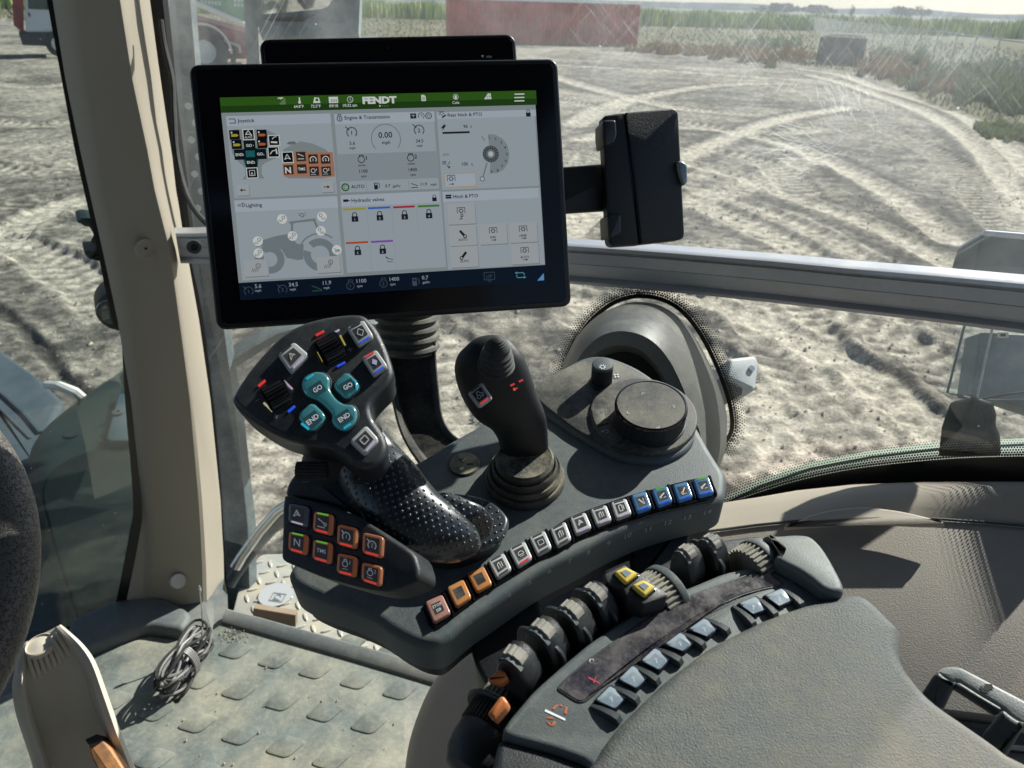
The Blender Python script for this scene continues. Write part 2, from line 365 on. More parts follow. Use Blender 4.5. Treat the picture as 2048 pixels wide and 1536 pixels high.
cob = bpy.data.objects.new('soil_clods', cme); COL.objects.link(cob); cob['kind'] = 'stuff'; cob['label'] = 'loose clods and small stones scattered over the dirt yard'; cob['category'] = 'soil'
def flatlen(p): return math.hypot(p.x, p.y)
# ---------------------------------------------------------------- grass, weeds, crop
def blades(name, pts, m, kind='stuff', label=None, cat=None, lean=.35):
    """pts: (x, y, height, width, matindex)"""
    mb = MB(); a = rng.random((len(pts), 4))
    for (x, y, h, wd, mi), q in zip(pts, a):
        t = q[0]*6.283; dx, dy = math.cos(t), math.sin(t); lx, ly = (q[1]-.5)*lean*h*2, (q[2]-.5)*lean*h*2; z = -.03
        b = mb.bm.verts; v = [b.new((x-dx*wd, y-dy*wd, z)), b.new((x+dx*wd, y+dy*wd, z)), b.new((x+dx*wd*.8+lx*.5, y+dy*wd*.8+ly*.5, h*.6)), b.new((x+lx, y+ly, h)), b.new((x-dx*wd*.8+lx*.5, y-dy*wd*.8+ly*.5, h*.6))]
        mb.face(v, m[mi])
    o = mk(name, mb, kind=kind, label=label, cat=cat); return o
def inv(mk1): return mk1
g_dry = [mat('grass_dry', (.28, .25, .15), .9, spec=.1), mat('grass_pale', (.33, .31, .20), .9, spec=.1), mat('grass_olive', (.19, .21, .10), .9, spec=.1)]
g_gr = [mat('weed_green', (.24, .29, .16), .85, spec=.15), mat('weed_pale', (.40, .42, .28), .85, spec=.15), mat('weed_grey', (.35, .38, .28), .85, spec=.1)]
g_br = [mat('weed_brown', (.36, .26, .17), .9, spec=.1), mat('weed_rust', (.44, .31, .18), .9, spec=.1), mat('weed_tan', (.42, .32, .19), .9, spec=.1)]
pts = []
for i in range(26000):
    az = random.uniform(-47, 46); e = np.interp(az, ex_, er); r = e*(1+random.random()**1.6*2.2)
    if r > 140: continue
    s = max(1, r/22); pts.append((r*math.sin(R_(az)), r*math.cos(R_(az)), random.uniform(.06, .20)*(1+.003*r), .012*s, random.choice((0, 1, 1, 2))))
blades('dry_grass', pts, g_dry, label='dry tan and olive grass covering the lot beyond the dirt yard', cat='grass')
def pxblades(cl, n, hh, m, name, label, spread=1.0, cat='weeds'):
    pts = []
    cl2 = []
    for (x, y, rx, ry, k) in cl:
        for q in range(16): cl2.append((x+random.gauss(0, .55)*rx, y+random.gauss(0, .5)*ry, rx*random.uniform(.12, .34), ry*random.uniform(.25, .5), k/16, random.uniform(.45, 1.35)))
    for (x, y, rx, ry, k, hk) in cl2:
        for i in range(int(n*k)):
            t = random.random()*6.283; q = math.sqrt(random.random())
            gx = x+math.cos(t)*rx*q; gy = y+math.sin(t)*ry*q
            gx += 0; p = ground(gx, gy); d = flatlen(p); pts.append((p.x, p.y, hh*hk*random.uniform(.3, 1)*(1.15-q*.6)*.8, .006+.0011*d, random.choice((0, 1, 2))))
    return blades(name, pts, m, label=label, cat=cat, lean=.5)
pxblades([(1340, 103, 60, 8, 1), (1450, 108, 70, 9, 1.3), (1560, 118, 60, 9, 1.3), (1760, 140, 50, 9, .8), (1830, 155, 40, 10, .8), (1880, 180, 30, 10, .6)], 1500, .85, g_br, 'brown_weeds', 'rust brown dead weeds along the yard edge either side of the dark bin')
pxblades([(1880, 165, 60, 18, 1), (1950, 185, 60, 22, 1.3), (2030, 215, 60, 28, 1.5), (2000, 150, 80, 18, 1.2), (1790, 118, 60, 8, .7), (1540, 92, 60, 6, .7)], 2600, .95, g_gr, 'green_weeds', 'bushy grey green weeds growing in front of the wire fence')
pxblades([(1990, 265, 40, 13, 1), (2035, 275, 25, 12, .6), (1805, 168, 12, 5, .2), (1545, 135, 10, 3, .1)], 1500, .34, [g_gr[1], mat('weed_yellow', (.36, .36, .12), .85), g_gr[0]], 'low_weeds', 'low yellow green weeds on the dirt right of the tyre tracks')
pts = []
c_m = [mat('corn_green', (.24, .37, .07), .8, spec=.2), mat('corn_yellow', (.52, .55, .14), .8, spec=.2), mat('corn_dark', (.08, .15, .04), .8, spec=.2)]
for i in range(15000):
    az = random.uniform(-46, 46); r0 = np.interp(az, [-46, -10, 5, 15, 46], [118, 112, 112, 120, 128]); q = random.random()**2; r = r0+q*55
    h = random.uniform(1.5, 2.25)+.2*math.sin(az*1.7); tip = random.random()
    pts.append((r*math.sin(R_(az)), r*math.cos(R_(az)), h, .11, 0 if tip < .45 else (1 if tip < .75 else 2)))
blades('corn_crop', pts, c_m, label='tall green and yellow corn crop standing along the horizon', cat='crop', lean=.12)
mb = MB(); 
pp = []
for i, az in enumerate(np.linspace(-50, 50, 90)):
    pp.append((az, 600+0*i, 6+9*float(vnoise(np.array([az*.21]), np.array([1.]), 4)[0])))
fm = mat('far_ridge', (.22, .27, .30), 1, spec=0)
mb.loft([[V((r*math.sin(R_(a)), r*math.cos(R_(a)), -1)) for a, r, h in pp], [V((r*math.sin(R_(a)), r*math.cos(R_(a)), h*.3)) for a, r, h in pp], [V(((r+150)*math.sin(R_(a)), (r+150)*math.cos(R_(a)), h*.3)) for a, r, h in pp], [V(((r+150)*math.sin(R_(a)), (r+150)*math.cos(R_(a)), -1)) for a, r, h in pp]], fm, closed=False)
mk('hills', mb, kind='structure')
# ---------------------------------------------------------------- far trees
lf = [mat('leaf_dark', (.05, .08, .04), .9, spec=.1), mat('leaf_mid', (.09, .12, .06), .9, spec=.1)]; bark = mat('bark', (.12, .09, .06), .9)
def tree(px, ybase, dist, wpx, hpx, label, n=420):
    p = ray(px, 20); az = math.atan2(p.x, p.y); b = V((dist*math.sin(az), dist*math.cos(az), 0)); k = depth(b)/F_PX; wd, h = wpx*k, hpx*k+2.0
    t = thing('tree', label, 'tree', b, 'far trees behind the corn')
    mb = MB(); mb.tube([b+V((0, 0, 0)), b+V((.1, 0, h*.4)), b+V((0, .2, h*.75))], [.35, .25, .1], bark)
    for s in (-1, 1): mb.tube([b+V((0, 0, h*.35)), b+V((s*wd*.2, 0, h*.6)), b+V((s*wd*.3, .3, h*.8))], [.16, .1, .05], bark, 5)
    mk('trunk', mb, t); mb = MB(); bl = [(random.uniform(-.3, .3), random.uniform(-.3, .3), random.uniform(.45, .8), random.uniform(.18, .32)) for _ in range(7)]
    for i in range(n):
        cx, cy_, cz, cr = random.choice(bl); d = V((random.gauss(0, 1), random.gauss(0, 1), random.gauss(0, 1))).normalized()*cr*(.55+.5*random.random())
        q = b+V(((cx+d.x)*wd, (cy_+d.y)*wd, (cz+d.z*.8)*h)); s = wd*.045*random.uniform(.6, 1.5); u = V((random.gauss(0, 1), random.gauss(0, 1), random.gauss(0, 1))).normalized(); v = u.cross(V((.3, .5, .8))).normalized()
        mb.poly([q-u*s, q-v*s, q+u*s, q+v*s], random.choice(lf))
    mk('crown', mb, t)
tree(1805, 14, 330, 46, 14, 'rounded far tree left of a smaller one beyond the corn')
tree(1846, 14, 330, 30, 15, 'smaller far tree right beside a broader one beyond the corn')
tree(1705, 10, 240, 14, 16, 'narrow upright far tree rising above the corn')
tree(1640, 10, 340, 70, 9, 'low wide far tree half hidden behind the corn')
tree(1560, 8, 340, 90, 10, 'broadest low far tree left of the narrow one')
# ---------------------------------------------------------------- shipping container
rust = mat('container_red', (.55, .06, .04), .65, var=.3, vscale=1.2, dust=.12, dcol=(.34, .22, .17), dscale=1.5, dup=.8)
steel = mat('dark_steel', (.05, .055, .06), .6)
a = ground(897, 84); b = ground(1271, 93); e1 = (b-a).normalized(); n1 = V((-e1.y, e1.x, 0)); 
if n1.y < 0: n1 = -n1
L1 = (b-a).length; t = thing('shipping_container', 'long faded red shipping container standing at the far edge of the yard', 'container', (a+b)/2)
mb = MB(); nb = int(L1/.28); prof = []
for i in range(nb):
    for q, dz in ((0, 0), (.3, 0), (.42, .05), (.72, .05), (.84, 0)): prof.append(((i+q)*L1/nb, dz))
h = 2.62
mb.loft([[a+e1*s+n1*dz+V((0, 0, .16)) for s, dz in prof], [a+e1*s+n1*dz+V((0, 0, h-.14)) for s, dz in prof]], rust, closed=False); mk('wall', mb, t)
mb = MB()
for z, q in ((.08, .09), (h-.07, .08)): mb.box((a+b)/2+V((0, 0, z))+n1*.02, e1*L1/2, n1*.06, V((0, 0, q)), rust)
for c in (a, b): mb.box(c+V((0, 0, h/2))+n1*.02, e1*.09, n1*.08, V((0, 0, h/2)), rust)
mb.box((a+b)/2+n1*2.44+V((0, 0, h/2)), e1*L1/2, n1*.05, V((0, 0, h/2)), rust); mb.box((a+b)/2+n1*1.22+V((0, 0, h-.03)), e1*L1/2, n1*1.2, V((0, 0, .03)), rust)
for c in (a, b): mb.box(c+n1*1.24+V((0, 0, h/2)), e1*.04, n1*1.2, V((0, 0, h/2-.05)), rust)
mk('frame', mb, t)
# ---------------------------------------------------------------- bin of old timber
a = ground(1632, 126); b = ground(1722, 131); e1 = (b-a).normalized(); n1 = V((-e1.y, e1.x, 0)); L1 = (b-a).length
wood = mat('old_timber', (.075, .065, .06), .9, var=.4, vscale=5, bump=.5, bscale=30); pale = mat('pale_board', (.45, .42, .38), .9)
t = thing('timber_bin', 'dark weathered timber bin with pale boards on top near the fence', 'bin', (a+b)/2)
mb = MB()
for r in range(5):
    for s in range(2): mb.box((a+b)/2+n1*(s*1.3)+V((0, 0, .14+r*.27)), e1*(L1/2), n1*.04, V((0, 0, .12)), wood)
    for c in (a, b): mb.box(c+n1*.65+V((0, 0, .14+r*.27)), e1*.04, n1*.62, V((0, 0, .12)), wood)
mk('side_boards', mb, t); mb = MB()
for q in (.02, .33, .66, .98): mb.box(a+e1*L1*q-n1*.07+V((0, 0, .68)), e1*.07, n1*.03, V((0, 0, .66)), wood)
mb.box((a+b)/2+n1*.6+V((0, 0, .9)), e1*L1*.46, n1*.55, V((0, 0, .3)), wood)
mk('post', mb, t); mb = MB()
for i in range(5): mb.box(a+e1*L1*(.3+.12*i)+n1*(.1+.25*i)+V((0, 0, 1.42+.03*(i % 3))), e1*L1*(.3-.03*i), n1*.09, V((0, 0, .02)), pale if i % 2 == 0 else wood)
mk('loose_boards', mb, t)
# ---------------------------------------------------------------- wire fence
fpx = [(1610, 30, 100), (1700, 43, 66), (1800, 55, 46), (1915, 68, 36), (2060, 86, 27), (2300, 118, 20)]
FP = []
for x, y, _ in fpx:
    r = ray(x, y); FP.append(C0+r*((1.75-EYE)/r.z))
t = thing('wire_fence', 'wire mesh fence on thin steel posts running across the weeds', 'fence', V((FP[2].x, FP[2].y, 0)))
galv = mat('galvanised', (.45, .48, .5), .5, metal=.3)
cum = [0]
for q, b in zip(FP, FP[1:]): cum.append(cum[-1]+(b-q).length)
def fat(s):
    for i in range(len(FP)-1):
        if s <= cum[i+1]: return FP[i].lerp(FP[i+1], (s-cum[i])/(cum[i+1]-cum[i]))
    return FP[-1]
mb = MB(); mb.tube(FP, .03, galv, 6); mk('top_rail', mb, t); s = 0
while s < cum[-1]:
    p = fat(s); mb = MB(); mb.tube([V((p.x, p.y, -.1)), V((p.x, p.y, 1.8))], .035, galv, 6); mk('post', mb, t); s += 3.6
mb = MB(); s = 0
while s < cum[-1]-.5:
    for sg in (-1, 1):
        p = fat(s); q = fat(min(cum[-1], max(0, s+sg*1.7))); mb.tube([V((p.x, p.y, .02)), V((q.x, q.y, 1.74))], .0035, galv, 3, False)
    s += .22
mk('wire_mesh', mb, t)
# ---------------------------------------------------------------- lorry at top left
white = mat('lorry_white', (.62, .68, .76), .4, dust=.3); maroon = mat('maroon_paint', (.24, .03, .045), .55, var=.4, vscale=3, dust=.3, dcol=(.4, .35, .33), dscale=3)
tyre = mat('tyre', (.03, .032, .035), .85, dust=.5, dcol=(.22, .20, .17)); glassd = mat('tinted_glass', (.02, .05, .05), .08, spec=.8)
rimw = mat('rim_white', (.6, .62, .62), .5, dust=.3)
pb = ground(60, 118); dT = depth(pb)
def qp(pts, d, n=None): return [P(x, y, d) for x, y in pts]
def facing(d, x=60, y=60): p = P(x, y, d); q = (C0-p); q.z = 0; return Pl(p, q, (0, 0), (50, 0))
t = thing('lorry', 'white and maroon lorry parked at the far left of the yard', 'lorry', V((pb.x, pb.y, 0)))
pl = facing(dT)
def fs(mb, pts, h1, h0, m, r=0.02, pl_=None): mb.slab(pl_ or pl, rpoly((pl_ or pl).uvs(pts), .04), h1, h0, m, r, 2)
mb = MB(); fs(mb, [(48, -90), (52, 64), (150, 64), (150, -90)], .05, -2.2, white); mk('cab', mb, t)
mb = MB(); fs(mb, [(53, -60), (56, 18), (104, 20), (104, -60)], .07, .03, glassd); mk('window', mb, t)
mb = MB(); fs(mb, [(55, 25), (58, 34), (61, 34), (59, 24)], .09, .04, steel); mk('handle', mb, t)
mb = MB(); fs(mb, [(20, -70), (27, 50), (48, 68), (47, -70)], .0, -2.0, maroon); mk('hood', mb, t)
mb = MB(); fs(mb, [(37, 66), (45, 90), (100, 92), (100, 64)], .12, -2.2, steel); mk('bumper', mb, t)
mb = MB(); mb.tube([pl.w(pl.uv(12, -40), 0), pl.w(pl.uv(13, 15), 0), pl.w(pl.uv(24, 30), -.2)], .03, steel, 6); mk('mirror_arm', mb, t)
for xx, off in ((118, .2), (118, -2.0)):
    mb = MB(); o = pl.w(pl.uv(xx, 88), off); mb.lathe(o-pl.n*.28, pl.n, [(.1, 0), (.44, 0), (.50, .05), (.50, .23), (.44, .28), (.30, .28), (.29, .2), (.08, .2)], tyre, 28); w_ = mk('wheel', mb, t)
    mb = MB(); mb.lathe(o-pl.n*.10, pl.n, [(.02, .05), (.28, .04), (.285, .1), (.26, .08), (.1, -.02)], rimw, 20); mk('rim', mb, w_)
# ---------------------------------------------------------------- implement trailer behind the mirror
pb = ground(420, 132); pl = facing(depth(pb), 420, 100)
t = thing('field_implement', 'maroon farm implement with pale boom and green tank on one large wheel', 'implement', V((pb.x, pb.y, 0)))
green = mat('tank_green', (.02, .30, .13), .5, dust=.25); cream = mat('boom_cream', (.72, .70, .64), .5, dust=.2)
mb = MB(); fs(mb, [(330, 12), (360, 22), (500, 62), (500, 118), (455, 118), (440, 85), (400, 62), (345, 55), (330, 50)], 0, -1.1, maroon, pl_=pl); mk('chassis', mb, t)
mb = MB(); fs(mb, [(345, 17), (345, 25), (500, 68), (500, 58)], .06, -.05, mat('pink_edge', (.45, .2, .22), .5, dust=.4), pl_=pl); mk('side_rail', mb, t)
mb = MB(); mb.tube([pl.w(pl.uv(330, -18), .25), pl.w(pl.uv(400, 10), .25), pl.w(pl.uv(520, 62), .25)], .11, cream, 10); mk('boom', mb, t)
mb = MB(); fs(mb, [(385, -120), (386, 0), (430, 24), (489, 46), (560, 60), (560, -120)], -.3, -2.4, green, pl_=pl); tk = mk('tank', mb, t)
cv = Cv(pl.up(-.29), 0, .001); wt = mat('faded_white', (.55, .62, .58), .6)
[cv.loc((404+i*7, 3+i*.9), [(-2.4, -3), (2.4, -3.6), (2.4, 3), (-2.4, 4)], wt) for i in range(6)]; [cv.loc((470+i*7, 1+j*9), [(-2.4, -3), (2.4, -3), (2.4, 3), (-2.4, 3)], wt) for i in range(3) for j in range(2)]; mk('faded_marking', cv.mb, tk)
o = pl.w(pl.uv(409, 103), .2)
mb = MB(); k = depth(o)/F_PX; mb.lathe(o-pl.n*.5, pl.n, [(10*k, 0), (40*k, 0), (45*k, .08), (45*k, .42), (40*k, .5), (24*k, .5), (22*k, .38), (5*k, .36)], tyre, 36); w_ = mk('wheel', mb, t)
mb = MB(); mb.lathe(o-pl.n*.12, pl.n, [(3*k, .02), (12*k, .0), (21*k, .12), (22*k, .13), (20*k, .05)], rimw, 28); mk('rim', mb, w_)
mb = MB()
for q in range(1): mb.loft([[o+(pl.v*math.sin(R_(an))+pl.u*math.cos(R_(an)))*rr_*k+pl.n*z for z, rr_ in ((-.55, 49), (.1, 49), (.1, 53), (-.55, 53))] for an in range(-5, 130, 9)], cream)
mk('mudguard', mb, t)
mb = MB(); mb.tube([pl.w(pl.uv(470, 95), .1), pl.w(pl.uv(466, 125), .1)], .1, steel, 8); mb.tube([pl.w(pl.uv(448, 80), .1), pl.w(pl.uv(478, 92), .15), pl.w(pl.uv(480, 105), .15)], .06, galv, 8); mk('hitch_jack', mb, t)

hz = bpy.data.materials.new('haze'); hz.use_nodes = True; hn = hz.node_tree; hn.nodes.clear(); ho = hn.nodes.new('ShaderNodeOutputMaterial'); hv = hn.nodes.new('ShaderNodeVolumePrincipled')
hv.inputs['Color'].default_value = (.80, .87, .95, 1); hv.inputs['Density'].default_value = .00065; hv.inputs['Anisotropy'].default_value = .3; hn.links.new(hv.outputs[0], ho.inputs['Volume'])
mb = MB(); mb.box(V((0, 0, 14)), V((900, 0, 0)), V((0, 900, 0)), V((0, 0, 16)), hz); mk('haze', mb, kind='stuff', label='thin pale haze over the yard and fields', cat='haze')
# ================================================================ TRACTOR OUTSIDE THE GLASS, CAB SHELL
FLZ = EYE-1.16
beige = mat('beige_plastic', (.37, .325, .26), .55, bump=.25, bscale=900, dust=.25, dcol=(.42, .37, .28), dscale=9, dup=.3)
beige_panel = mat('beige_panel', (.235, .21, .175), .6, bump=.6, bscale=600, dust=.3, dcol=(.38, .33, .25), dscale=5, dup=.6)
greyp = mat('grey_plastic', (.085, .10, .102), .55, bump=.3, bscale=900, dust=.45, dcol=(.27, .26, .20), dscale=14)
darkp = mat('dark_plastic', (.020, .024, .028), .42, bump=.25, bscale=1000, dust=.10, dcol=(.2, .19, .15), dscale=20)
blackg = mat('gloss_black', (.006, .007, .009), .12)
rubber = mat('black_rubber', (.014, .015, .017), .7, bump=.2, bscale=500, dust=.15)
matm = mat('rubber_mat', (.11, .13, .122), .75, bump=.5, bscale=260, dust=.72, dcol=(.34, .32, .245), dscale=7, var=.25, vscale=9, dup=.8)
kick = mat('kick_plastic', (.10, .115, .12), .6, bump=.3, bscale=400, dust=.4, dcol=(.32, .3, .24), dscale=8)
alu = mat('brushed_aluminium', (.64, .64, .66), .34, metal=.6, dust=.4, dcol=(.42, .40, .38), dscale=9, dup=.8, bump=.1, bscale=500)
bluegrey = mat('bluegrey_paint', (.04, .058, .07), .55, spec=.15, dust=.3, dcol=(.13, .15, .16), dscale=3, dup=.6)
bodygreen = mat('body_green', (.20, .27, .20), .45, dust=.6, dcol=(.38, .42, .34), dscale=4, dup=.8)
fend = mat('fender_black', (.012, .022, .020), .4, dust=.08, dcol=(.10, .13, .12), dscale=2.5, spec=.06)
postm = mat('post_grey', (.07, .095, .105), .5, dust=.6, dcol=(.28, .31, .29), dscale=9, dup=.8)
fritm = mat('frit_black', (.004, .004, .005), .3)
chrome = mat('bright_metal', (.6, .61, .62), .25, metal=.9)
# ---- glass
def glassmat(name, dust0, dust1, scr):
    m = bpy.data.materials.new(name); m.use_nodes = True; n = m.node_tree; L = n.links.new; n.nodes.clear()
    out = n.nodes.new('ShaderNodeOutputMaterial'); tr = n.nodes.new('ShaderNodeBsdfTransparent'); tr.inputs[0].default_value = (.93, .975, .97, 1)
    gl = n.nodes.new('ShaderNodeBsdfGlossy'); gl.inputs['Roughness'].default_value = .03; lw = n.nodes.new('ShaderNodeLayerWeight'); lw.inputs[0].default_value = .5; pw5 = n.nodes.new('ShaderNodeMath'); pw5.operation = 'POWER'; pw5.inputs[1].default_value = 4.5; L(lw.outputs['Facing'], pw5.inputs[0])
    mul = n.nodes.new('ShaderNodeMath'); mul.operation = 'MULTIPLY_ADD'; mul.inputs[1].default_value = .8; mul.inputs[2].default_value = .05; L(pw5.outputs[0], mul.inputs[0])
    m1 = n.nodes.new('ShaderNodeMixShader'); L(mul.outputs[0], m1.inputs[0]); L(tr.outputs[0], m1.inputs[1]); L(gl.outputs[0], m1.inputs[2])
    tl = n.nodes.new('ShaderNodeBsdfTranslucent'); tl.inputs[0].default_value = (.80, .86, .88, 1); df = n.nodes.new('ShaderNodeBsdfDiffuse'); df.inputs[0].default_value = (.7, .75, .76, 1)
    md = n.nodes.new('ShaderNodeMixShader'); md.inputs[0].default_value = .35; L(tl.outputs[0], md.inputs[1]); L(df.outputs[0], md.inputs[2])
    tc = n.nodes.new('ShaderNodeTexCoord'); nz = n.nodes.new('ShaderNodeTexNoise'); nz.inputs['Scale'].default_value = 3.2; nz.inputs['Detail'].default_value = 7; nz.inputs['Roughness'].default_value = .7; L(tc.outputs['Object'], nz.inputs['Vector'])
    mr = n.nodes.new('ShaderNodeMapRange'); mr.inputs[1].default_value = .35; mr.inputs[2].default_value = .75; mr.inputs[3].default_value = dust0; mr.inputs[4].default_value = dust1; L(nz.outputs[0], mr.inputs[0])
    acc = mr.outputs[0]
    def add(a, b):
        q = n.nodes.new('ShaderNodeMath'); q.operation = 'ADD'; q.use_clamp = True; L(a, q.inputs[0]); L(b, q.inputs[1]); return q.outputs[0]
    for rot, sx, sz, th_, amt in ((.9, 2.0, 520, .70, scr), (-.7, 3, 700, .72, scr*.8), (.15, 2.5, 400, .74, scr*.5)):
        mp = n.nodes.new('ShaderNodeMapping'); mp.inputs['Rotation'].default_value = (0, rot, .4); L(tc.outputs['Object'], mp.inputs[0])
        vm = n.nodes.new('ShaderNodeVectorMath'); vm.operation = 'MULTIPLY'; vm.inputs[1].default_value = (sx, sx, sz); L(mp.outputs[0], vm.inputs[0])
        q = n.nodes.new('ShaderNodeTexNoise'); q.inputs['Scale'].default_value = 1; q.inputs['Detail'].default_value = 2; L(vm.outputs[0], q.inputs['Vector'])
        r = n.nodes.new('ShaderNodeMapRange'); r.inputs[1].default_value = th_-.04; r.inputs[2].default_value = th_+.03; r.inputs[4].default_value = amt; L(q.outputs[0], r.inputs[0])
        g = n.nodes.new('ShaderNodeTexNoise'); g.inputs['Scale'].default_value = 5; L(tc.outputs['Object'], g.inputs['Vector'])
        r2 = n.nodes.new('ShaderNodeMapRange'); r2.inputs[1].default_value = .48; r2.inputs[2].default_value = .62; L(g.outputs[0], r2.inputs[0])
        mm = n.nodes.new('ShaderNodeMath'); mm.operation = 'MULTIPLY'; L(r.outputs[0], mm.inputs[0]); L(r2.outputs[0], mm.inputs[1]); acc = add(acc, mm.outputs[0])
    vo = n.nodes.new('ShaderNodeTexVoronoi'); vo.inputs['Scale'].default_value = 26; L(tc.outputs['Object'], vo.inputs['Vector'])
    r = n.nodes.new('ShaderNodeMapRange'); r.inputs[1].default_value = .045; r.inputs[2].default_value = .03; r.inputs[4].default_value = .3; L(vo.outputs['Distance'], r.inputs[0]); acc = add(acc, r.outputs[0])
    if dust1 > .15:
        sz_ = n.nodes.new('ShaderNodeSeparateXYZ'); L(tc.outputs['Object'], sz_.inputs[0]); rz = n.nodes.new('ShaderNodeMapRange'); rz.inputs[1].default_value = .35; rz.inputs[2].default_value = .8; rz.inputs[3].default_value = .3; rz.inputs[4].default_value = 1.5; L(sz_.outputs[2], rz.inputs[0])
        mz = n.nodes.new('ShaderNodeMath'); mz.operation = 'MULTIPLY'; L(acc, mz.inputs[0]); L(rz.outputs[0], mz.inputs[1]); acc = mz.outputs[0]
    m2 = n.nodes.new('ShaderNodeMixShader'); L(acc, m2.inputs[0]); L(m1.outputs[0], m2.inputs[1]); L(md.outputs[0], m2.inputs[2]); L(m2.outputs[0], out.inputs[0]); return m
gl_side = glassmat('dirty_glass', .02, .16, .22); gl_front = glassmat('clean_glass', .002, .008, .03)
# ---- window wall on the right: vertical surface following the rail
RAIL = [(300, 489, 1.31), (380, 495, 1.285), (760, 508, 1.14), (1145, 528, 1.03), (1400, 549, .965), (1700, 578, .895), (2048, 614, .80), (2400, 655, .70)]
WX = []; GLW = [(300, 489, 1.47), (380, 495, 1.44), (760, 508, 1.20)]+RAIL[3:]
for x, y, d in GLW:
    p = P(x, y, d); q = V((p.x, p.y, 0)).normalized()*.045; WX.append(V((p.x+q.x, p.y+q.y, 0)))
def hitwin(x, y, inn=0.0):
    r = ray(x, y)
    best = None
    for i in range(len(WX)-1):
        a, b = WX[i], WX[i+1]; e = b-a; nn = V((-e.y, e.x, 0)).normalized(); den = r.dot(nn)
        if abs(den) < 1e-6: continue
        t = (a-V((0, 0, 0))).dot(nn)/den
        p = C0+r*t; s = (p-a).dot(e)/e.length_squared
        if t > 0 and ((-.02 <= s <= 1.001) or (i == 0 and s < 0) or (i == len(WX)-2 and s > 1)): best = p - V((p.x, p.y, 0)).normalized()*inn; break
    return best
def botz(px_):   # lower edge of the pane
    return np.interp(px_, [300, 1000, 1200, 1480, 1760, 2048, 2400], [1.16, 1.16, .80, .57, .50, .47, .44])
mb = MB(); cols = []
for i, (x, y, d) in enumerate(RAIL):
    zb = EYE-float(botz(x)); cols.append([V((WX[i].x, WX[i].y, z)) for z in (zb, EYE-.3, EYE+.2, EYE+.85)])
mb.loft(cols, gl_side, closed=False)
tw = thing('side_window', 'large dusty scratched side window with dotted black edge beside the console', 'window', V((WX[3].x, WX[3].y, EYE-.8)))
mk('glass_pane', mb, tw)
# ---- frit (printed black border with dots)
def frit(name, pts, hit, band, rows, pitch, side, parent, bandin=0):
    """pts photo polyline; band px of solid black; rows of dots outside it, on the given side"""
    q = crv(pts, 5, False); mb = MB(); nn = []
    for i in range(len(q)):
        a, b = q[max(0, i-1)], q[min(len(q)-1, i+1)]; dx, dy = b[0]-a[0], b[1]-a[1]; l = math.hypot(dx, dy); nn.append((dy/l*side, -dx/l*side))
    A_ = [hit(p[0]-m[0]*bandin, p[1]-m[1]*bandin) for p, m in zip(q, nn)]; B_ = [hit(p[0]+m[0]*band, p[1]+m[1]*band) for p, m in zip(q, nn)]
    if band+bandin > 0: mb.loft([A_, B_], fritm, closed=False)
    L = [0]
    for a, b in zip(q, q[1:]): L.append(L[-1]+math.hypot(b[0]-a[0], b[1]-a[1]))
    for r in range(rows):
        off = band+pitch*.55+r*pitch*.86; s = (r % 2)*pitch/2; rad = pitch*(.56-.40*(r/(rows-1))**.8)
        while s < L[-1]:
            i = int(np.searchsorted(L, s, side='right'))-1; i = min(i, len(q)-2); t = (s-L[i])/(L[i+1]-L[i])
            x = q[i][0]*(1-t)+q[i+1][0]*t+nn[i][0]*off; y = q[i][1]*(1-t)+q[i+1][1]*t+nn[i][1]*off
            c = hit(x, y); ex = (hit(x+rad, y)-c); ey = (hit(x, y+rad)-c)
            mb.poly([c+ex*math.cos(k*math.pi/3)+ey*math.sin(k*math.pi/3) for k in range(6)], fritm); s += pitch
    return mk(name, mb, parent)
hw_ = lambda x, y: hitwin(x, y, .003)
ARC = [(1128, 770), (1140, 715), (1170, 655), (1215, 612), (1262, 593), (1310, 594), (1352, 612), (1388, 648), (1420, 702), (1447, 765), (1462, 820), (1462, 862), (1440, 895)]
frit('frit_border', ARC, hw_, 5, 6, 5.0, 1, tw, 4)
BOT = [(1440, 1010), (1520, 982), (1600, 958), (1700, 937), (1800, 924), (1920, 914), (2060, 910), (2200, 910)]
frit('frit_border', BOT, hw_, 0, 8, 5.6, 1, tw, 62)
frit('frit_border', [(452, 1240), (446, 1150), (430, 900), (400, 640), (372, 500), (352, 330), (330, 160), (312, -60)], lambda x, y: hitwin(x, y, .003), 2, 4, 7.0, 1, tw, 6)
# ---- aluminium rail across the window
def rail(name, xs, label):
    prof = [(-.02, -.018), (0, .000), (.0, .006), (.03, .010), (.11, .011), (.15, .007), (.17, .001), (.21, .0005), (.22, .004), (.47, .005), (.475, .0038), (.485, .0038), (.49, .005), (.74, .004), (.76, -.001), (.82, -.001), (.84, .003), (.90, .0085), (.97, .008), (1.0, .003), (1.0, -.018)]
    mb = MB(); rings = []
    for (x, yt, yb, d) in xs:
        a = P(x, yt, d); b0 = P(x, yb, d); hgt = (a-b0).length; q = (C0-a); q.z = 0; q.normalize()
        rings.append([V((a.x, a.y, a.z-hgt*f_))+q*o for f_, o in prof])
    mb.loft(rings, alu); o = mk(name, mb, None, label, 'rail'); return o
XS = [(x, yt, yb, 88/(yb-yt)) for x, yt, yb in [(900, 474, 553), (1145, 486, 570), (1270, 494, 580), (1400, 504, 592), (1550, 516, 608), (1700, 530, 626), (1870, 544, 646), (2048, 560, 669), (2250, 580, 697)]]
rail('window_rail', XS, 'long brushed aluminium rail running across the side window')
rail('rail_bracket', [(350, 462, 528, 1.27), (380, 462, 528, 1.262), (412, 461, 529, 1.25), (440, 461, 530, 1.24)], 'short aluminium rail end bolted to the beige pillar')
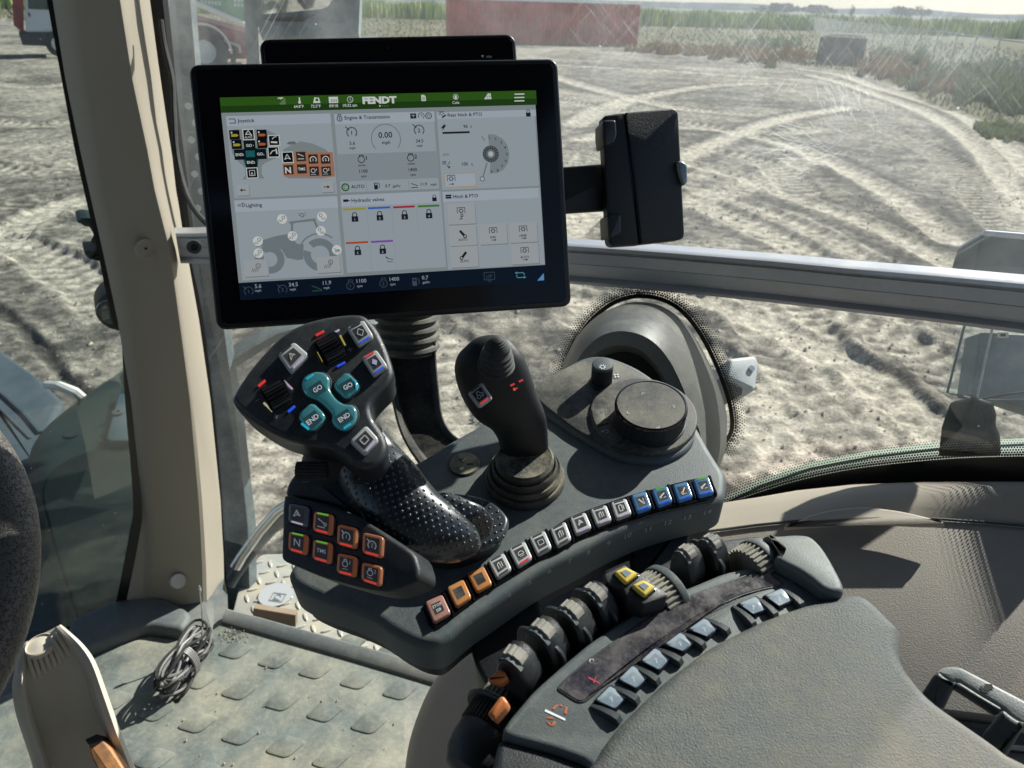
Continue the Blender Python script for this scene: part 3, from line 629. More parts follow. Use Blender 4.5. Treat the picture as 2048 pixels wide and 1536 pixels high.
mb = MB(); o = P(388, 494, 1.235); mb.lathe(o, -ray(388, 494), [(.010, -.01), (.0115, 0), (.0105, .006), (.006, .006), (.005, .002)], steel, 20); mb.lathe(o, -ray(388, 494), [(.003, 0), (.003, .004)], blackg, 8)
bo = mk('rail_bolt', mb, None, 'black socket bolt in the rail end beside the pillar', 'bolt')
# ---- pillar
rows = [(-120, 88, 128, 222, 285, 1.09), (0, 105, 145, 245, 307, 1.12), (160, 131, 168, 270, 326, 1.165), (300, 160, 192, 300, 343, 1.21), (380, 178, 200, 315, 352, 1.235), (500, 205, 232, 345, 373, 1.27), (640, 235, 258, 364, 398, 1.33), (800, 262, 281, 385, 421, 1.40), (1000, 283, 304, 402, 441, 1.50), (1060, 281, 304, 406, 444, 1.53), (1130, 266, 300, 410, 447, 1.565), (1198, 246, 290, 412, 448, 1.60)]
mb = MB(); rings = []
for y, a, b, c, e, d in rows:
    yo = 24*max(0, (y-1060)/138) if y > 1060 else 0
    pa, pb_, pc, pe = P(a, y+yo*.7, d+.035), P(b, y+yo, d), P(c, y+yo*.25, d-.004), P(e, y-yo*1.6, d+.15)
    r1 = [pa, pa.lerp(pb_, .85), pb_.lerp(pc, .06), pb_.lerp(pc, .5)+V((0, 0, 0)), pb_.lerp(pc, .95), pc.lerp(pe, .05), pe.lerp(pc, .1), pe]
    va, ve = (pa-C0).normalized(), (pe-C0).normalized(); rings.append(r1+[pe+ve*.05-RT*.01, pa+va*.10+RT*.02])
mb.loft(rings, beige)
tp = thing('cab_pillar', 'tall beige cab pillar left of the touchscreen', 'pillar', P(350, 1215, 1.62)); mk('cover', mb, tp)
def screw(x, y, d, r, label=None, m=beige, hole=True):
    mb = MB(); o = P(x, y, d); ax = -(ray(x, y)+V((-.25, 0, 0))).normalized(); k = d/F_PX
    mb.lathe(o, ax, [(r*1.0*k, -.01), (r*k, .001), (r*.92*k, .004), (r*.75*k, .0035), (r*.15*k, .003)], m, 24)
    if hole: mb.lathe(o, ax, [(r*.14*k, .002), (r*.14*k, .0036)], rubber, 8)
    return mk('screw_cap', mb, tp)
screw(291, 497, 1.262, 20); screw(356, 1162, 1.560, 15, m=mat('cap_pale', (.55, .53, .48), .5), hole=False)
mb = MB(); pk = Pl(V((0, 0, FLZ+.10)), V((0, 0, 1)), (0, 1300), (200, 1300))
# grey moulded foot of the pillar
def frus(mb, top, bot, m):  # two rings
    mb.loft([bot, top], m)
topr = [P(240, 1216, 1.63), P(290, 1224, 1.60), P(345, 1215, 1.60), P(408, 1204, 1.60), P(449, 1160, 1.74), P(430, 1150, 1.85), P(300, 1150, 1.85)]
botr = [ground(190, 1262, FLZ+.02), ground(300, 1276, FLZ), ground(372, 1288, FLZ), ground(428, 1276, FLZ), ground(456, 1222, FLZ), ground(455, 1190, FLZ), ground(260, 1190, FLZ)]
frus(mb, [p+V((0, 0, .004)) for p in topr], botr, kick); mk('foot', mb, tp)
mb = MB(); pk = Pl(V((0, 0, FLZ)), V((0, 0, 1)), (0, 1300), (200, 1300))
kk = rpoly(pk.uvs([(140, 1290), (150, 1262), (240, 1222), (330, 1215), (390, 1250), (372, 1287), (297, 1275), (240, 1296), (190, 1318), (160, 1330)]), .02)
mb.slab(pk, kk, .035, -.02, kick, .012); mk('kick_panel', mb, None, 'dark grey kick panel at the foot of the pillar', 'trim panel')
# black seal and cable beside the pillar
mb = MB(); mb.tube([P(x, y, d) for x, y, d in [(306, -80, 1.18), (318, 0, 1.20), (332, 120, 1.24), (345, 230, 1.27), (362, 350, 1.31), (372, 430, 1.34), (378, 470, 1.36)]], [.012, .014, .013, .011, .010, .010, .01], rubber, 8)
mk('door_seal', mb, None, 'thick black rubber seal down the right edge of the pillar', 'seal')
mb = MB(); mb.tube([P(*p) for p in crv([(322, 40, 1.17), (330, 95, 1.17), (345, 160, 1.16), (348, 220, 1.15), (352, 290, 1.14), (362, 350, 1.12), (378, 400, 1.08), (402, 436, 1.03), (440, 470, .98)], 4, False)], .0038, rubber, 8)
mk('cable', mb, None, 'thin black cable running down to the back of the touchscreen', 'cable')
# ---- floor, mat, sill
mb = MB(); mb.box(V((-.55, .19, FLZ-.03)), V((.95, 0, 0)), V((0, .87, 0)), V((0, 0, .028)), kick)
fo = mk('cab_floor', mb, kind='structure')
mb = MB(); pm = Pl(V((0, 0, FLZ+.004)), V((0, 0, 1)), (473, 1306), (548, 1323))
outl = [(170, 1322), (297, 1275), (372, 1287), (430, 1262), (455, 1240), (560, 1262), (700, 1302), (800, 1328), (860, 1345), (1000, 1400), (1000, 1800), (-500, 1900), (-400, 1450), (0, 1400)]
mb.slab(pm, rpoly(pm.uvs(outl), .01, 2), .006, -.003, matm, .003, 2)
tm = thing('floor_mat', 'dusty grey rubber floor mat with raised rounded square pads', 'floor mat', V((-.4, .9, FLZ)))
mk('sheet', mb, tm)
p0 = pm.uv(473, 1306); au = (V(pm.uv(800, 1386))-V(pm.uv(473, 1306)))/4; cu_ = (V(pm.uv(483, 1474))-V(pm.uv(473, 1306)))/2
pa_ = (V(pm.uv(475, 1401))-V(pm.uv(440, 1391))); pc_ = (V(pm.uv(508, 1376))-V(pm.uv(475, 1401)))
for i in range(-4, 6):
    for j in range(-1, 6):
        c = V(p0)+au*i+cu_*j+au*(.0 if j % 2 == 0 else .04)
        x_, y_ = proj(pm.w(c))
        if not (-200 < x_ < 850 and 1285 < y_ < 1800) or x_+ (y_-1300)*.1 > 845 or (x_ < 330 and y_ < 1350): continue
        q = [c-pa_*.62-pc_*.62, c+pa_*.62-pc_*.62, c+pa_*.62+pc_*.62, c-pa_*.62+pc_*.62]
        pads = MB(); pads.slab(pm, rpoly([tuple(v) for v in q], .012, 4), .0088, .004, matm, .003, 2); mk('raised_pad', pads, tm)
mb = MB(); rings = []
for x, y in [(452, 1222), (520, 1240), (600, 1263), (700, 1291), (800, 1320), (900, 1350)]:
    a = ground(x, y+10, FLZ+.01); rings.append([a+V((0, .012, -.03)), a+V((0, .012, .008)), a+V((0, .004, .014)), a+V((0, -.012, .013)), a+V((0, -.022, .006)), a+V((0, -.03, -.03))])
mb.loft(rings, kick); sill = mk('door_sill', mb, None, 'grey ribbed door sill trim along the edge of the floor mat', 'sill')
# cable bundle on the floor
wire = mat('grey_wire', (.17, .165, .16), .45, dust=.3); mb = MB(); pf = Pl(V((0, 0, FLZ)), V((0, 0, 1)), (330, 1430), (420, 1300))
a = V(pf.uv(338, 1420)); b = V(pf.uv(418, 1300)); ce = (a+b)/2; ax_ = (b-a); ln_ = ax_.length/2; ax_.normalize(); pr = V((-ax_.y, ax_.x))
tb = thing('cable_bundle', 'tied bundle of thin grey cable lying on the floor mat', 'cable', pf.w(ce))
for i in range(13):
    L_ = ln_*random.uniform(.8, 1.0); W_ = random.uniform(.014, .045); z0 = .014+.006*i*.9; ph = random.uniform(-.15, .15); sh = random.uniform(-.008, .008)
    pts = []
    for k in range(29):
        t = k/28*2*math.pi; s = math.sin(t); q = ce+ax_*(math.cos(t)*L_)+pr*(s*W_*(.35+.65*abs(math.cos(t*1.0)))+sh+ph*math.cos(t)*.05)
        pts.append(pf.w(q, z0+.008*math.sin(2*t+i)+.004*math.cos(t*3+i)))
    mb.tube(pts, .0027, wire if i % 3 else rubber, 6, False)
mk('wire_coil', mb, tb); mb = MB()
for k in range(4): 
    c_ = ce-ax_*.01+ax_*.004*k; mb.tube([pf.w(c_+pr*(.024*math.cos(t)), .045+.036*math.sin(t)) for t in np.linspace(0, 6.4, 16)], .0028, wire, 6)
mk('tie', mb, tb); mb = MB()
q0 = pf.w(ce+ax_*ln_*.9, .05); mb.tube([q0, q0+V((.002, .01, .06)), q0+V((.0, .02, .10))], [.002, .0015, .001], chrome, 6); mb.lathe(q0+V((0, .018, .085)), V((0, .1, 1)), [(.001, 0), (.003, .004), (.003, .014), (.001, .018)], chrome, 8)
mb.tube([pf.w(V(pf.uv(*p)), .006) for p in crv([(345, 1405), (320, 1432), (295, 1440), (288, 1450), (302, 1456), (318, 1440), (310, 1425)], 4, False)], .0018, rubber, 6); mk('loose_end', mb, tb)
# ---- step platform and rail outside the door
tread = mat('tread_plate', (.42, .44, .40), .45, metal=.3, dust=.9, dcol=(.50, .46, .34), dscale=12, dup=.9)
SZ = FLZ-.22; ps = Pl(V((0, 0, SZ)), V((0, 0, 1)), (480, 1240), (620, 1260)); mb = MB()
mb.slab(ps, rpoly(ps.uvs([(462, 1235), (480, 1165), (520, 1108), (640, 1105), (900, 1180), (1100, 1330), (1000, 1420), (760, 1330), (600, 1275)]), .02), 0, -.02, tread, .004)
for i in range(-16, 26):
    for j in range(-3, 26):
        c = V(ps.uv(560, 1180))+V((i*.034, j*.034-.25)); x_, y_ = proj(ps.w(c))
        if not (488 < x_ < 1000 and y_ > 1118+max(0, (x_-640)*.3) and y_ < 1235+(x_-470)*.28): continue
        an = R_(35) if (i+j) % 2 else R_(-55); u_, v_ = V((math.cos(an), math.sin(an))), V((-math.sin(an), math.cos(an)))
        o4 = [c+u_*.015*math.cos(t)+v_*.0045*math.sin(t) for t in np.linspace(0, 2*math.pi, 9)[:-1]]
        mb.slab(ps, [tuple(q) for q in o4], .0035, 0, tread, .0015, 1)
tst = thing('entry_step', 'dusty diamond tread entry step outside the cab door', 'step', ps.w(ps.uv(560, 1200))); mk('tread_plate', mb, tst)
psk = Pl(ps.hit(556, 1198), V((0, 0, 1)), (480, 1240), (620, 1260)); cv = Cv(psk, .005, .0006); cv.disc((552, 1192), 34, mat('sticker_white', (.36, .39, .39), .5), 0, 28); gy = mat('sticker_mark', (.18, .21, .21), .5)
cv.ln((556, 1198), [(-13, -11), (13, -11), (13, 11), (-13, 11), (-13, -11)], 2.2, gy, 2); cv.arc((556, 1197), 6, 2, gy, 0, 300, 2, 10); cv.ln((556, 1198), [(-8, -7), (8, -7)], 2, gy, 2)
mk('round_sticker', cv.mb, tst)
mb = MB(); brown = mat('brown_board', (.26, .19, .13), .8, dust=.6, dscale=20)
pw = Pl(P(548, 1235, 1.62), V((0, -1, .1)), (505, 1225), (590, 1240)); mb.slab(pw, pw.uvs([(508, 1214), (592, 1228), (592, 1252), (506, 1238)]), .004, -.012, brown, .001, 1)
mk('edge_board', mb, tst)
mb = MB(); pts = [(470, 1135, 1.9), (484, 1112, 1.9), (520, 1062, 1.88), (556, 1022, 1.86), (600, 995, 1.84), (680, 980, 1.8)]
mb.tube([P(*p) for p in pts], .014, chrome, 10); mb.tube([P(x-12, y+34, d+.03) for x, y, d in pts], .016, postm, 10)
mk('grab_rail', mb, None, 'bright metal grab rail outside the door below the joystick', 'grab rail')
mb = MB(); mb.loft([[P(x-w_, y, d), P(x-w_*.5, y, d-.03), P(x+w_*.6, y, d-.03), P(x+w_, y, d), P(x+w_*.7, y, d+.05), P(x-w_*.7, y, d+.05)] for x, y, w_, d in [(352, -120, 26, 1.72), (364, 0, 27, 1.74), (384, 250, 28, 1.78), (404, 450, 30, 1.82), (425, 640, 34, 1.86), (450, 850, 40, 1.92), (470, 1050, 42, 1.98), (478, 1190, 36, 2.02), (485, 1240, 34, 2.04)]], postm)
to = thing('outer_post', 'hollow grey post with drilled holes outside the glass beside the pillar', 'post', P(480, 1230, 2.0)); mk('post_body', mb, to)
mb = MB()
hole = mat('hole_dark', (.02, .03, .035), .7); spot = mat('hole_bright', (.7, .7, .62), .6)
for i in range(15):
    y = -60+i*34; x = 357+i*3.1; o = P(x+(6 if i % 2 else -5), y, 1.70+.0035*i); mb.lathe(o, -ray(x, y), [(.0078, -.01), (.0078, .004)], hole if y < 170 else spot if y > 200 else hole, 12)
mk('drilled_hole', mb, to)
mb = MB(); mb.loft([[P(x, y-w_, d), P(x+8, y, d-.03), P(x, y+w_, d), P(x-6, y, d+.05)] for x, y, w_, d in [(420, 745, 22, 1.9), (480, 705, 24, 1.9), (545, 668, 20, 1.92), (640, 640, 18, 1.95), (760, 650, 18, 2.0)]], postm)
mk('door_brace', mb, None, 'dusty grey brace arm outside the glass behind the joystick head', 'brace')
# ---- things seen left of the pillar through the front window
pfx = Pl(V((0, 0, EYE-1.60)), V((0, 0, 1)), (0, 800), (100, 800))
mb = MB(); mb.slab(pfx, rpoly(pfx.uvs([(-160, 590), (0, 695), (75, 750), (128, 800), (100, 860), (110, 950), (160, 1100), (230, 1300), (60, 1400), (-300, 1300)]), .05), 0, -.25, bluegrey, .03)
thd = thing('side_tank', 'blue grey moulded side tank seen low through the front window', 'tank', pfx.w(pfx.uv(50, 900), -.25)); mk('shell', mb, thd)
mb = MB(); cvg = []
mb.tube([pfx.w(pfx.uv(*p), .002) for p in [(-60, 745), (0, 785), (50, 830), (82, 868)]], .012, bluegrey, 6); mb.tube([pfx.w(pfx.uv(*p), .001) for p in [(-60, 770), (0, 818), (60, 878)]], .006, steel, 6); mk('seam', mb, thd)
pfy = Pl(V((0, 0, EYE-1.38)), V((0, 0, 1)), (0, 800), (100, 800))
mb = MB(); mb.slab(pfy, rpoly(pfy.uvs([(300, 660), (244, 716), (208, 741), (146, 781), (81, 829), (46, 868), (40, 905), (56, 975), (95, 1110), (150, 1310), (420, 1330), (480, 900)]), [.1]*4+[.14]*4+[.1]*4), 0, -.5, fend, .10, 6)
tfd = thing('front_fender', 'dark rounded front wheel fender seen through the glass left of the pillar', 'fender', pfy.w(pfy.uv(150, 1000), -.5)); mk('shell', mb, tfd)
mb = MB(); mb.slab(pfy, rpoly(pfy.uvs([(245, 900), (180, 905), (110, 935), (80, 985), (110, 1100), (170, 1290), (300, 1290), (300, 950)]), .08), .012, -.02, mat('fender_inner', (.008, .012, .012), .8, spec=.03), .01)
mb.slab(pfy, rpoly(pfy.uvs([(238, 800), (215, 890), (218, 897), (268, 897), (262, 800)]), .02), .03, 0, bluegrey, .01); mk('inner_panel', mb, tfd)
mb = MB(); o = pfy.w(pfy.uv(240, 842), .032); mb.lathe(o, V((0, 0, 1)), [(.02, 0), (.02, .006), (.008, .008), (.006, .002)], steel, 14); o = pfy.w(pfy.uv(143, 871), .0); mb.lathe(o, V((0, 0, 1)), [(.022, -.01), (.022, .006), (.01, .006)], fend, 14); mk('fixing_bolt', mb, tfd)
mb = MB(); mb.tube([P(*p) for p in [(95, 770, 3.0), (118, 772, 2.9), (150, 783, 2.9), (170, 800, 2.95)]], .018, cream, 8); mk('white_hose', mb, None, 'short off white hose between the side tank and fender', 'hose')
for x0, y0, pts, lab in ((0, 0, [(152, 450), (160, 438), (188, 440), (205, 470), (212, 528), (178, 522), (165, 505)], 'small dark rounded lamp peeking out left of the pillar, upper one'),
                        (0, 0, [(242, 580), (215, 585), (196, 603), (189, 625), (197, 645), (216, 660), (248, 668)], 'dark round lamp peeking out left of the pillar, lower one')):
    pl = facing(1.55, pts[0][0], pts[0][1]); t = thing('work_lamp', lab, 'lamp', P(pts[3][0], pts[3][1], 1.6))
    mb = MB(); ex2 = [(pts[-1][0]+50, pts[-1][1]), (pts[0][0]+70, pts[0][1])]; mb.slab(pl, rpoly(pl.uvs(pts+ex2), .012), .0, -.09, fend, .014); mk('housing', mb, t)
    if 'upper' in lab: continue
    mb = MB(); c_ = pl.uv(sum(p[0] for p in pts)/7+6, sum(p[1] for p in pts)/7); mb.slab(pl, [(c_[0]+.026*math.cos(q), c_[1]+.026*math.sin(q)) for q in np.linspace(0, 6.283, 20)[:-1]], .003, -.01, glassd, .002); mk('lens', mb, t)
# front window glass left of the pillar
pg = Pl(P(150, 600, 1.38), V((.42, -.9, .12)), (0, 600), (100, 600))
mb = MB(); mb.slab(pg, pg.uvs([(-700, -400), (118, -400), (104, 0), (178, 380), (205, 500), (235, 640), (262, 800), (283, 1000), (279, 1070), (248, 1212), (150, 1262), (-700, 1700)]), .0, -.004, gl_front)
tg = thing('front_window', 'front windscreen pane with dotted black edge left of the pillar', 'window', P(100, 1200, 1.4)); mk('glass_pane', mb, tg)
frit('frit_border', [(90, -80), (104, 0), (128, 130), (160, 300), (178, 380), (205, 500), (220, 575), (237, 650)], lambda x, y: pg.w(pg.uv(x, y), .002), 3, 6, 6.5, 1, tg, 10)
mb = MB(); mb.loft([[pg.w(pg.uv(x, y), .003) for x, y in crv([(252, 1216), (205, 1240), (150, 1262), (60, 1300)], 4, False)], [pg.w(pg.uv(x, y), .003) for x, y in crv([(246, 1200), (198, 1222), (150, 1246), (60, 1282)], 4, False)]], fritm, closed=False)
mb.loft([[pg.w(pg.uv(x, y), .003) for x, y in crv([(248, 690), (262, 800), (283, 1000), (279, 1070), (250, 1214)], 4, False)], [pg.w(pg.uv(x, y), .003) for x, y in crv([(244, 690), (250, 800), (266, 1000), (258, 1070), (232, 1205)], 4, False)]], fritm, closed=False)
mk('edge_seal', mb, tg)
pd = Pl(P(150, 900, 1.62), V((.3, -.95, .1)), (0, 900), (100, 900))
mb = MB(); mb.slab(pd, pd.uvs(crv([(244, 640), (236, 700), (222, 790), (195, 880), (160, 970), (115, 1070), (75, 1160), (30, 1260)], 3, False)+[(300, 1270), (300, 640)]), 0, -.004, glassmat('tint_glass', .002, .006, .02)); mk('deflector_pane', mb, None, 'curved clear deflector pane behind the front window left of the pillar', 'pane')
# ---- rear-view mirror outside
pmz = Pl(P(615, 20, 1.95), camn(.12, .0, -1), (520, 20), (700, 20)); hs = mat('mirror_housing', (.17, .21, .215), .5, dust=.6, dcol=(.32, .35, .33), dscale=6, dup=.9)
t = thing('rear_view_mirror', 'large grey framed rear view mirror outside the window above the tablet', 'mirror', P(615, 70, 1.97))
mb = MB()
o_ = pmz.uvs([(512, -260), (514, 40), (520, 68), (545, 72), (700, 70), (717, 66), (720, 0), (722, -260)]); i_ = pmz.uvs([(520, -240), (521, 28), (526, 38), (540, 42), (685, 47), (702, 42), (708, 20), (710, -240)])
oo = [pmz.w(p, 0) for p in o_]; ii = [pmz.w(p, 0) for p in i_]; mb.loft([[pmz.w(p, -.06) for p in offset(ccw(o_), .01)][::-1] if False else [pmz.w(p, -.07) for p in o_], oo, ii, [pmz.w(p, -.015) for p in i_]], hs, cap=False)
mb.poly([pmz.w(p, -.07) for p in o_], hs); mk('housing', mb, t)
mirm = mat('mirror_glass', (.78, .82, .82), .03, metal=1)
cgl = pmz.w(pmz.uv(615, -60), -.012); av = math.atan2(ray(615, 20).x, ray(615, 20).y); nn_ = V((math.sin(math.pi+av-R_(13)), math.cos(math.pi+av-R_(13)), -.13)).normalized()
pgm = Pl(cgl, nn_, (540, 0), (700, 0)); mb = MB(); mb.slab(pgm, rpoly(pgm.uvs([(516, -245), (516, 46), (713, 52), (714, -245)]), .004), 0, -.002, mirm); mk('mirror_glass', mb, t)
mb = MB(); mb.loft([[P(x-w_, y, 2.02), P(x-w_, y, 1.99), P(x+w_, y, 1.99), P(x+w_, y, 2.02)] for x, y, w_ in [(499, -260, 13), (501, 0, 13), (506, 125, 13), (512, 300, 13)]], hs)
mk('arm', mb, t)
# ---- work lamp box outside, right of the shroud
bx = mat('lamp_box', (.50, .54, .56), .45, dust=.4, dup=.8); pl = Pl(P(1475, 750, 1.22), camn(.28, .35, -.9), (1450, 750), (1500, 750))
t = thing('sensor_box', 'small pale grey square box bolted outside the glass right of the shroud', 'box', P(1475, 790, 1.22))
mb = MB(); mb.slab(pl, rpoly(pl.uvs([(1450, 722), (1502, 716), (1510, 730), (1502, 788), (1446, 762)]), .006), .012, -.035, bx, .006); mk('casing', mb, t)
mb = MB(); mb.slab(pl, pl.uvs([(1438, 757), (1484, 764), (1482, 790), (1442, 784)]), .004, -.05, steel, .002); mk('bracket', mb, t)
mb = MB(); mb.lathe(pl.w(pl.uv(1494, 743), .012), pl.n, [(.005, -.002), (.005, .003), (.002, .003)], chrome, 12); mk('bolt', mb, t)
# ---- grey shroud bulging in front of the glass
shr = mat('shroud_grey', (.060, .066, .066), .38, dust=.5, dcol=(.24, .22, .17), dscale=7, bump=.2, bscale=500, dup=.6)
OUT = [(1132, 790), (1143, 722), (1172, 665), (1214, 622), (1258, 603), (1306, 604), (1346, 622), (1380, 657), (1411, 708), (1438, 770), (1453, 822), (1452, 862), (1430, 900)]
INN = [(1128, 830), (1140, 762), (1160, 712), (1195, 676), (1235, 662), (1278, 668), (1312, 688), (1340, 722), (1362, 765), (1384, 820), (1402, 870), (1412, 915), (1412, 960)]
MOU = [(1136, 840), (1150, 770), (1170, 728), (1202, 700), (1238, 690), (1272, 696), (1298, 714), (1322, 745), (1342, 785), (1362, 835), (1382, 890), (1395, 930), (1395, 970)]
o1, i1_, m1_ = crv(OUT, 4, False), crv(INN, 4, False), crv(MOU, 4, False)
R0 = [hitwin(x, y, .004) for x, y in o1]; R1 = [P(x, y, .86) for x, y in i1_]; Rm = []
for a, b, k in zip(R0, R1, range(len(R0))):
    c = a.lerp(b, .5); nrm = (c-P(1290, 850, depth(c))).normalized(); Rm.append(c+nrm*.012)
Rm2 = [b.lerp(m, .25)+((b-P(1290, 850, depth(b))).normalized())*.004 for b, m in zip(R1, Rm)]
R2 = [P(x, y, .868) for x, y in m1_]; R3 = [P(x+(1285-x)*.08, y+(860-y)*.08, .93) for x, y in m1_]
mb = MB(); mb.loft([R0, Rm, Rm2, R1], shr, closed=False)
t = thing('air_shroud', 'dusty grey arched plastic shroud behind the climate dial', 'shroud', P(1290, 900, .95)); mk('hood', mb, t)
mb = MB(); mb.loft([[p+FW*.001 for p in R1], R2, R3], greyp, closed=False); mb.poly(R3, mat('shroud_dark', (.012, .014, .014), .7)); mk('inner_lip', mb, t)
mb = MB(); mb.lathe(P(1192, 705, .90), -ray(1192, 705), [(.006, 0), (.006, .003), (.003, .003), (.0025, .0)], darkp, 14); mk('screw', mb, t)
# ---- wiper housing and box at the right edge, outside the glass
clear = glassmat('clear_plastic', .10, .22, .1); t = thing('wiper_motor', 'wiper motor under a clear dusty cover at the right of the window', 'wiper motor', P(1975, 900, .98))
pl = Pl(P(1975, 780, .99), camn(-.1, .1, -1), (1900, 780), (2040, 780))
def cslab(pts, h1, h0, m, r=.002, rp=.004):
    mb = MB(); mb.slab(pl, rpoly(pl.uvs(pts), rp), h1, h0, m, r); return mb
mk('clear_cover', cslab([(1920, 652), (1990, 655), (2100, 662), (2100, 800), (1990, 800), (1885, 788)], .01, 0, clear), t)
mb = MB(); mb.tube([pl.w(pl.uv(*p), .012) for p in [(1920, 654), (1886, 787), (1930, 797)]], .0016, postm, 6); mb.tube([pl.w(pl.uv(*p), .012) for p in [(1975, 660), (1948, 780), (1930, 880)]], .0016, bx, 6); mk('cover_edge', mb, t)
mk('mounting_plate', cslab([(1968, 662), (2100, 668), (2100, 830), (2010, 800), (1950, 790)], -.01, -.05, postm), t)
mk('motor_body', cslab([(1945, 795), (1975, 805), (1983, 830), (1981, 850), (1990, 870), (1992, 912), (1905, 912), (1912, 850), (1930, 800)], .02, -.04, fend, .01), t)
mb = MB(); cv = Cv(pl, .0125, .0003); cv.rect((1984, 668), (2007, 679), spot, 0); cv.rect((1990, 671), (2001, 676), fend, 2); mb = cv.mb; mk('label_plate', mb, t)
mk('wiper_lead', (lambda m_: (m_.tube([pl.w(pl.uv(*p), .01) for p in [(1950, 800), (2000, 790), (2080, 782)]], .0015, rubber, 6), m_)[1])(MB()), t)
pl = Pl(P(2000, 510, .97), camn(-.05, .15, -1), (1960, 510), (2048, 515))
mb = cslab([(1968, 462), (2100, 474), (2100, 580), (1945, 560), (1955, 500)], .0, -.06, mat('latch_grey', (.045, .06, .065), .5), .003)
t = thing('window_latch_box', 'grey ribbed latch box with bright top edge above the rail at right', 'latch', P(2000, 560, 1.0)); mk('casing', mb, t)
mk('top_plate', cslab([(1966, 461), (2100, 472), (2100, 484), (1965, 472)], .004, -.06, mat('plate_white', (.65, .68, .7), .5)), t)
# ---- green bodywork under the window
mb = MB(); a_ = [(1440, 1000), (1520, 960), (1620, 925), (1740, 902), (1880, 885), (2060, 876), (2250, 880)]
mb.loft([[P(x, y, 1.17) for x, y in a_], [P(x, y+10, 1.14) for x, y in a_], [P(x, y+14, 1.14) for x, y in a_], [P(x, y+80, 1.10) for x, y in a_], [P(x, y+200, 1.10) for x, y in a_]], bodygreen, closed=False)
mk('rear_fender', mb, None, 'dusty pale green fender edge just outside the bottom of the window', 'fender')
# ---- beige side console under the window
PR = Pl(P(1700, 1060, .90), V((-.27, -.27, .92)), (1500, 1100), (2000, 1100))
PRT = [(1330, 1085), (1376, 1070), (1512, 1052), (1589, 1044), (1700, 1037), (1836, 1037), (1950, 1045), (2048, 1054), (2300, 1075)]
mb = MB(); mb.slab(PR, PR.uvs(PRT+[(2300, 1460), (1992, 1434), (1891, 1421), (1700, 1400), (1500, 1380), (1250, 1400), (1180, 1300)]), 0, -.02, beige_panel, .002)
t = None
mbk = MB(); mbk.tube([PR.w(PR.uv(*p), .002) for p in PRT], .0016, darkp, 6)
t = thing('side_console', 'beige textured side console sloping below the window at right', 'side panel', P(1700, 1400, .7)); mk('panel', mb, t)
mk('panel_groove', mbk, t); mb = MB(); up_ = [(1440, 1012), (1512, 1000), (1589, 985), (1700, 972), (1836, 966), (1950, 963), (2048, 962), (2300, 965)]; lo_ = [(1330, 1085), (1440, 1062)]+PRT[2:]
up_ = [(1330, 1040)]+up_; lo_ = [(1330, 1083), (1440, 1060)]+PRT[2:]
rings = []
for f_ in (0, .12, .3, .5, .7, .88, 1.0):
    rings.append([PR.w(PR.uv(b[0], b[1]-2), -.002).lerp(hitwin(a[0], a[1], .004), f_)+V((0, 0, .022*math.sin(f_*math.pi))) for a, b in zip(up_, lo_)])
mb.loft(rings, beige, closed=False); mk('top_roll', mb, t)
PRl = PR.up(.024); mb = MB(); mb.slab(PRl, rpoly(PRl.uvs([(1560, 1052), (1589, 1044), (1612, 1031), (1662, 1017), (1732, 1011), (1802, 1020), (1850, 1031), (1900, 1045), (1836, 1044), (1760, 1040), (1700, 1040), (1630, 1046)]), .01), 0, -.010, beige, .004); mk('grip_lip', mb, t)
mb = MB(); mb.slab(PR, PR.uvs([(1870, 1423), (1992, 1437), (2300, 1465), (2300, 1700), (1500, 1700), (1500, 1400)]), -.012, -.04, mat('console_lower', (.16, .14, .115), .7, dust=.5), .002)
mb.slab(PR, PR.uvs([(1880, 1440), (1990, 1452), (2300, 1480), (2300, 1520), (1980, 1490), (1880, 1475)]), -.008, -.02, darkp, .001); mk('lower_tray', mb, t)
# ---- beige seat base between armrest and floor
seatm = mat('seat_base_beige', (.46, .40, .32), .6, bump=.5, bscale=600, dust=.25, dcol=(.42, .37, .28), dscale=5)
mb = MB(); PB = Pl(P(900, 1450, .95), V((-.55, -.55, .62)), (800, 1400), (900, 1400))
mb.slab(PB, rpoly(PB.uvs([(780, 1900), (790, 1520), (810, 1440), (850, 1350), (930, 1270), (1060, 1180), (1180, 1120), (1300, 1085), (1430, 1078), (1480, 1120), (1500, 1250), (1500, 1900)]), .03), .0, -.10, seatm, .03, 5)
t = thing('seat_base', 'beige moulded seat base below the armrest and console', 'seat base', P(900, 1536, 1.0)); mk('shell', mb, t)
mb = MB(); ce_ = PB.w(PB.uv(1165, 1160), .0); mb.slab(PB, [(PB.uv(1150, 1165)[0]+.085*math.cos(q), PB.uv(1150, 1165)[1]+.06*math.sin(q)) for q in np.linspace(0, 6.283, 32)[:-1]], .02, -.01, beige, .01); mk('round_boss', mb, t)
mb = MB(); mb.slab(PB, [(PB.uv(1130, 1175)[0]+.065*math.cos(q), PB.uv(1130, 1165)[1]+.04*math.sin(q)) for q in np.linspace(0, 6.283, 32)[:-1]], .026, -.01, darkp, .004); mk('dark_recess', mb, t)
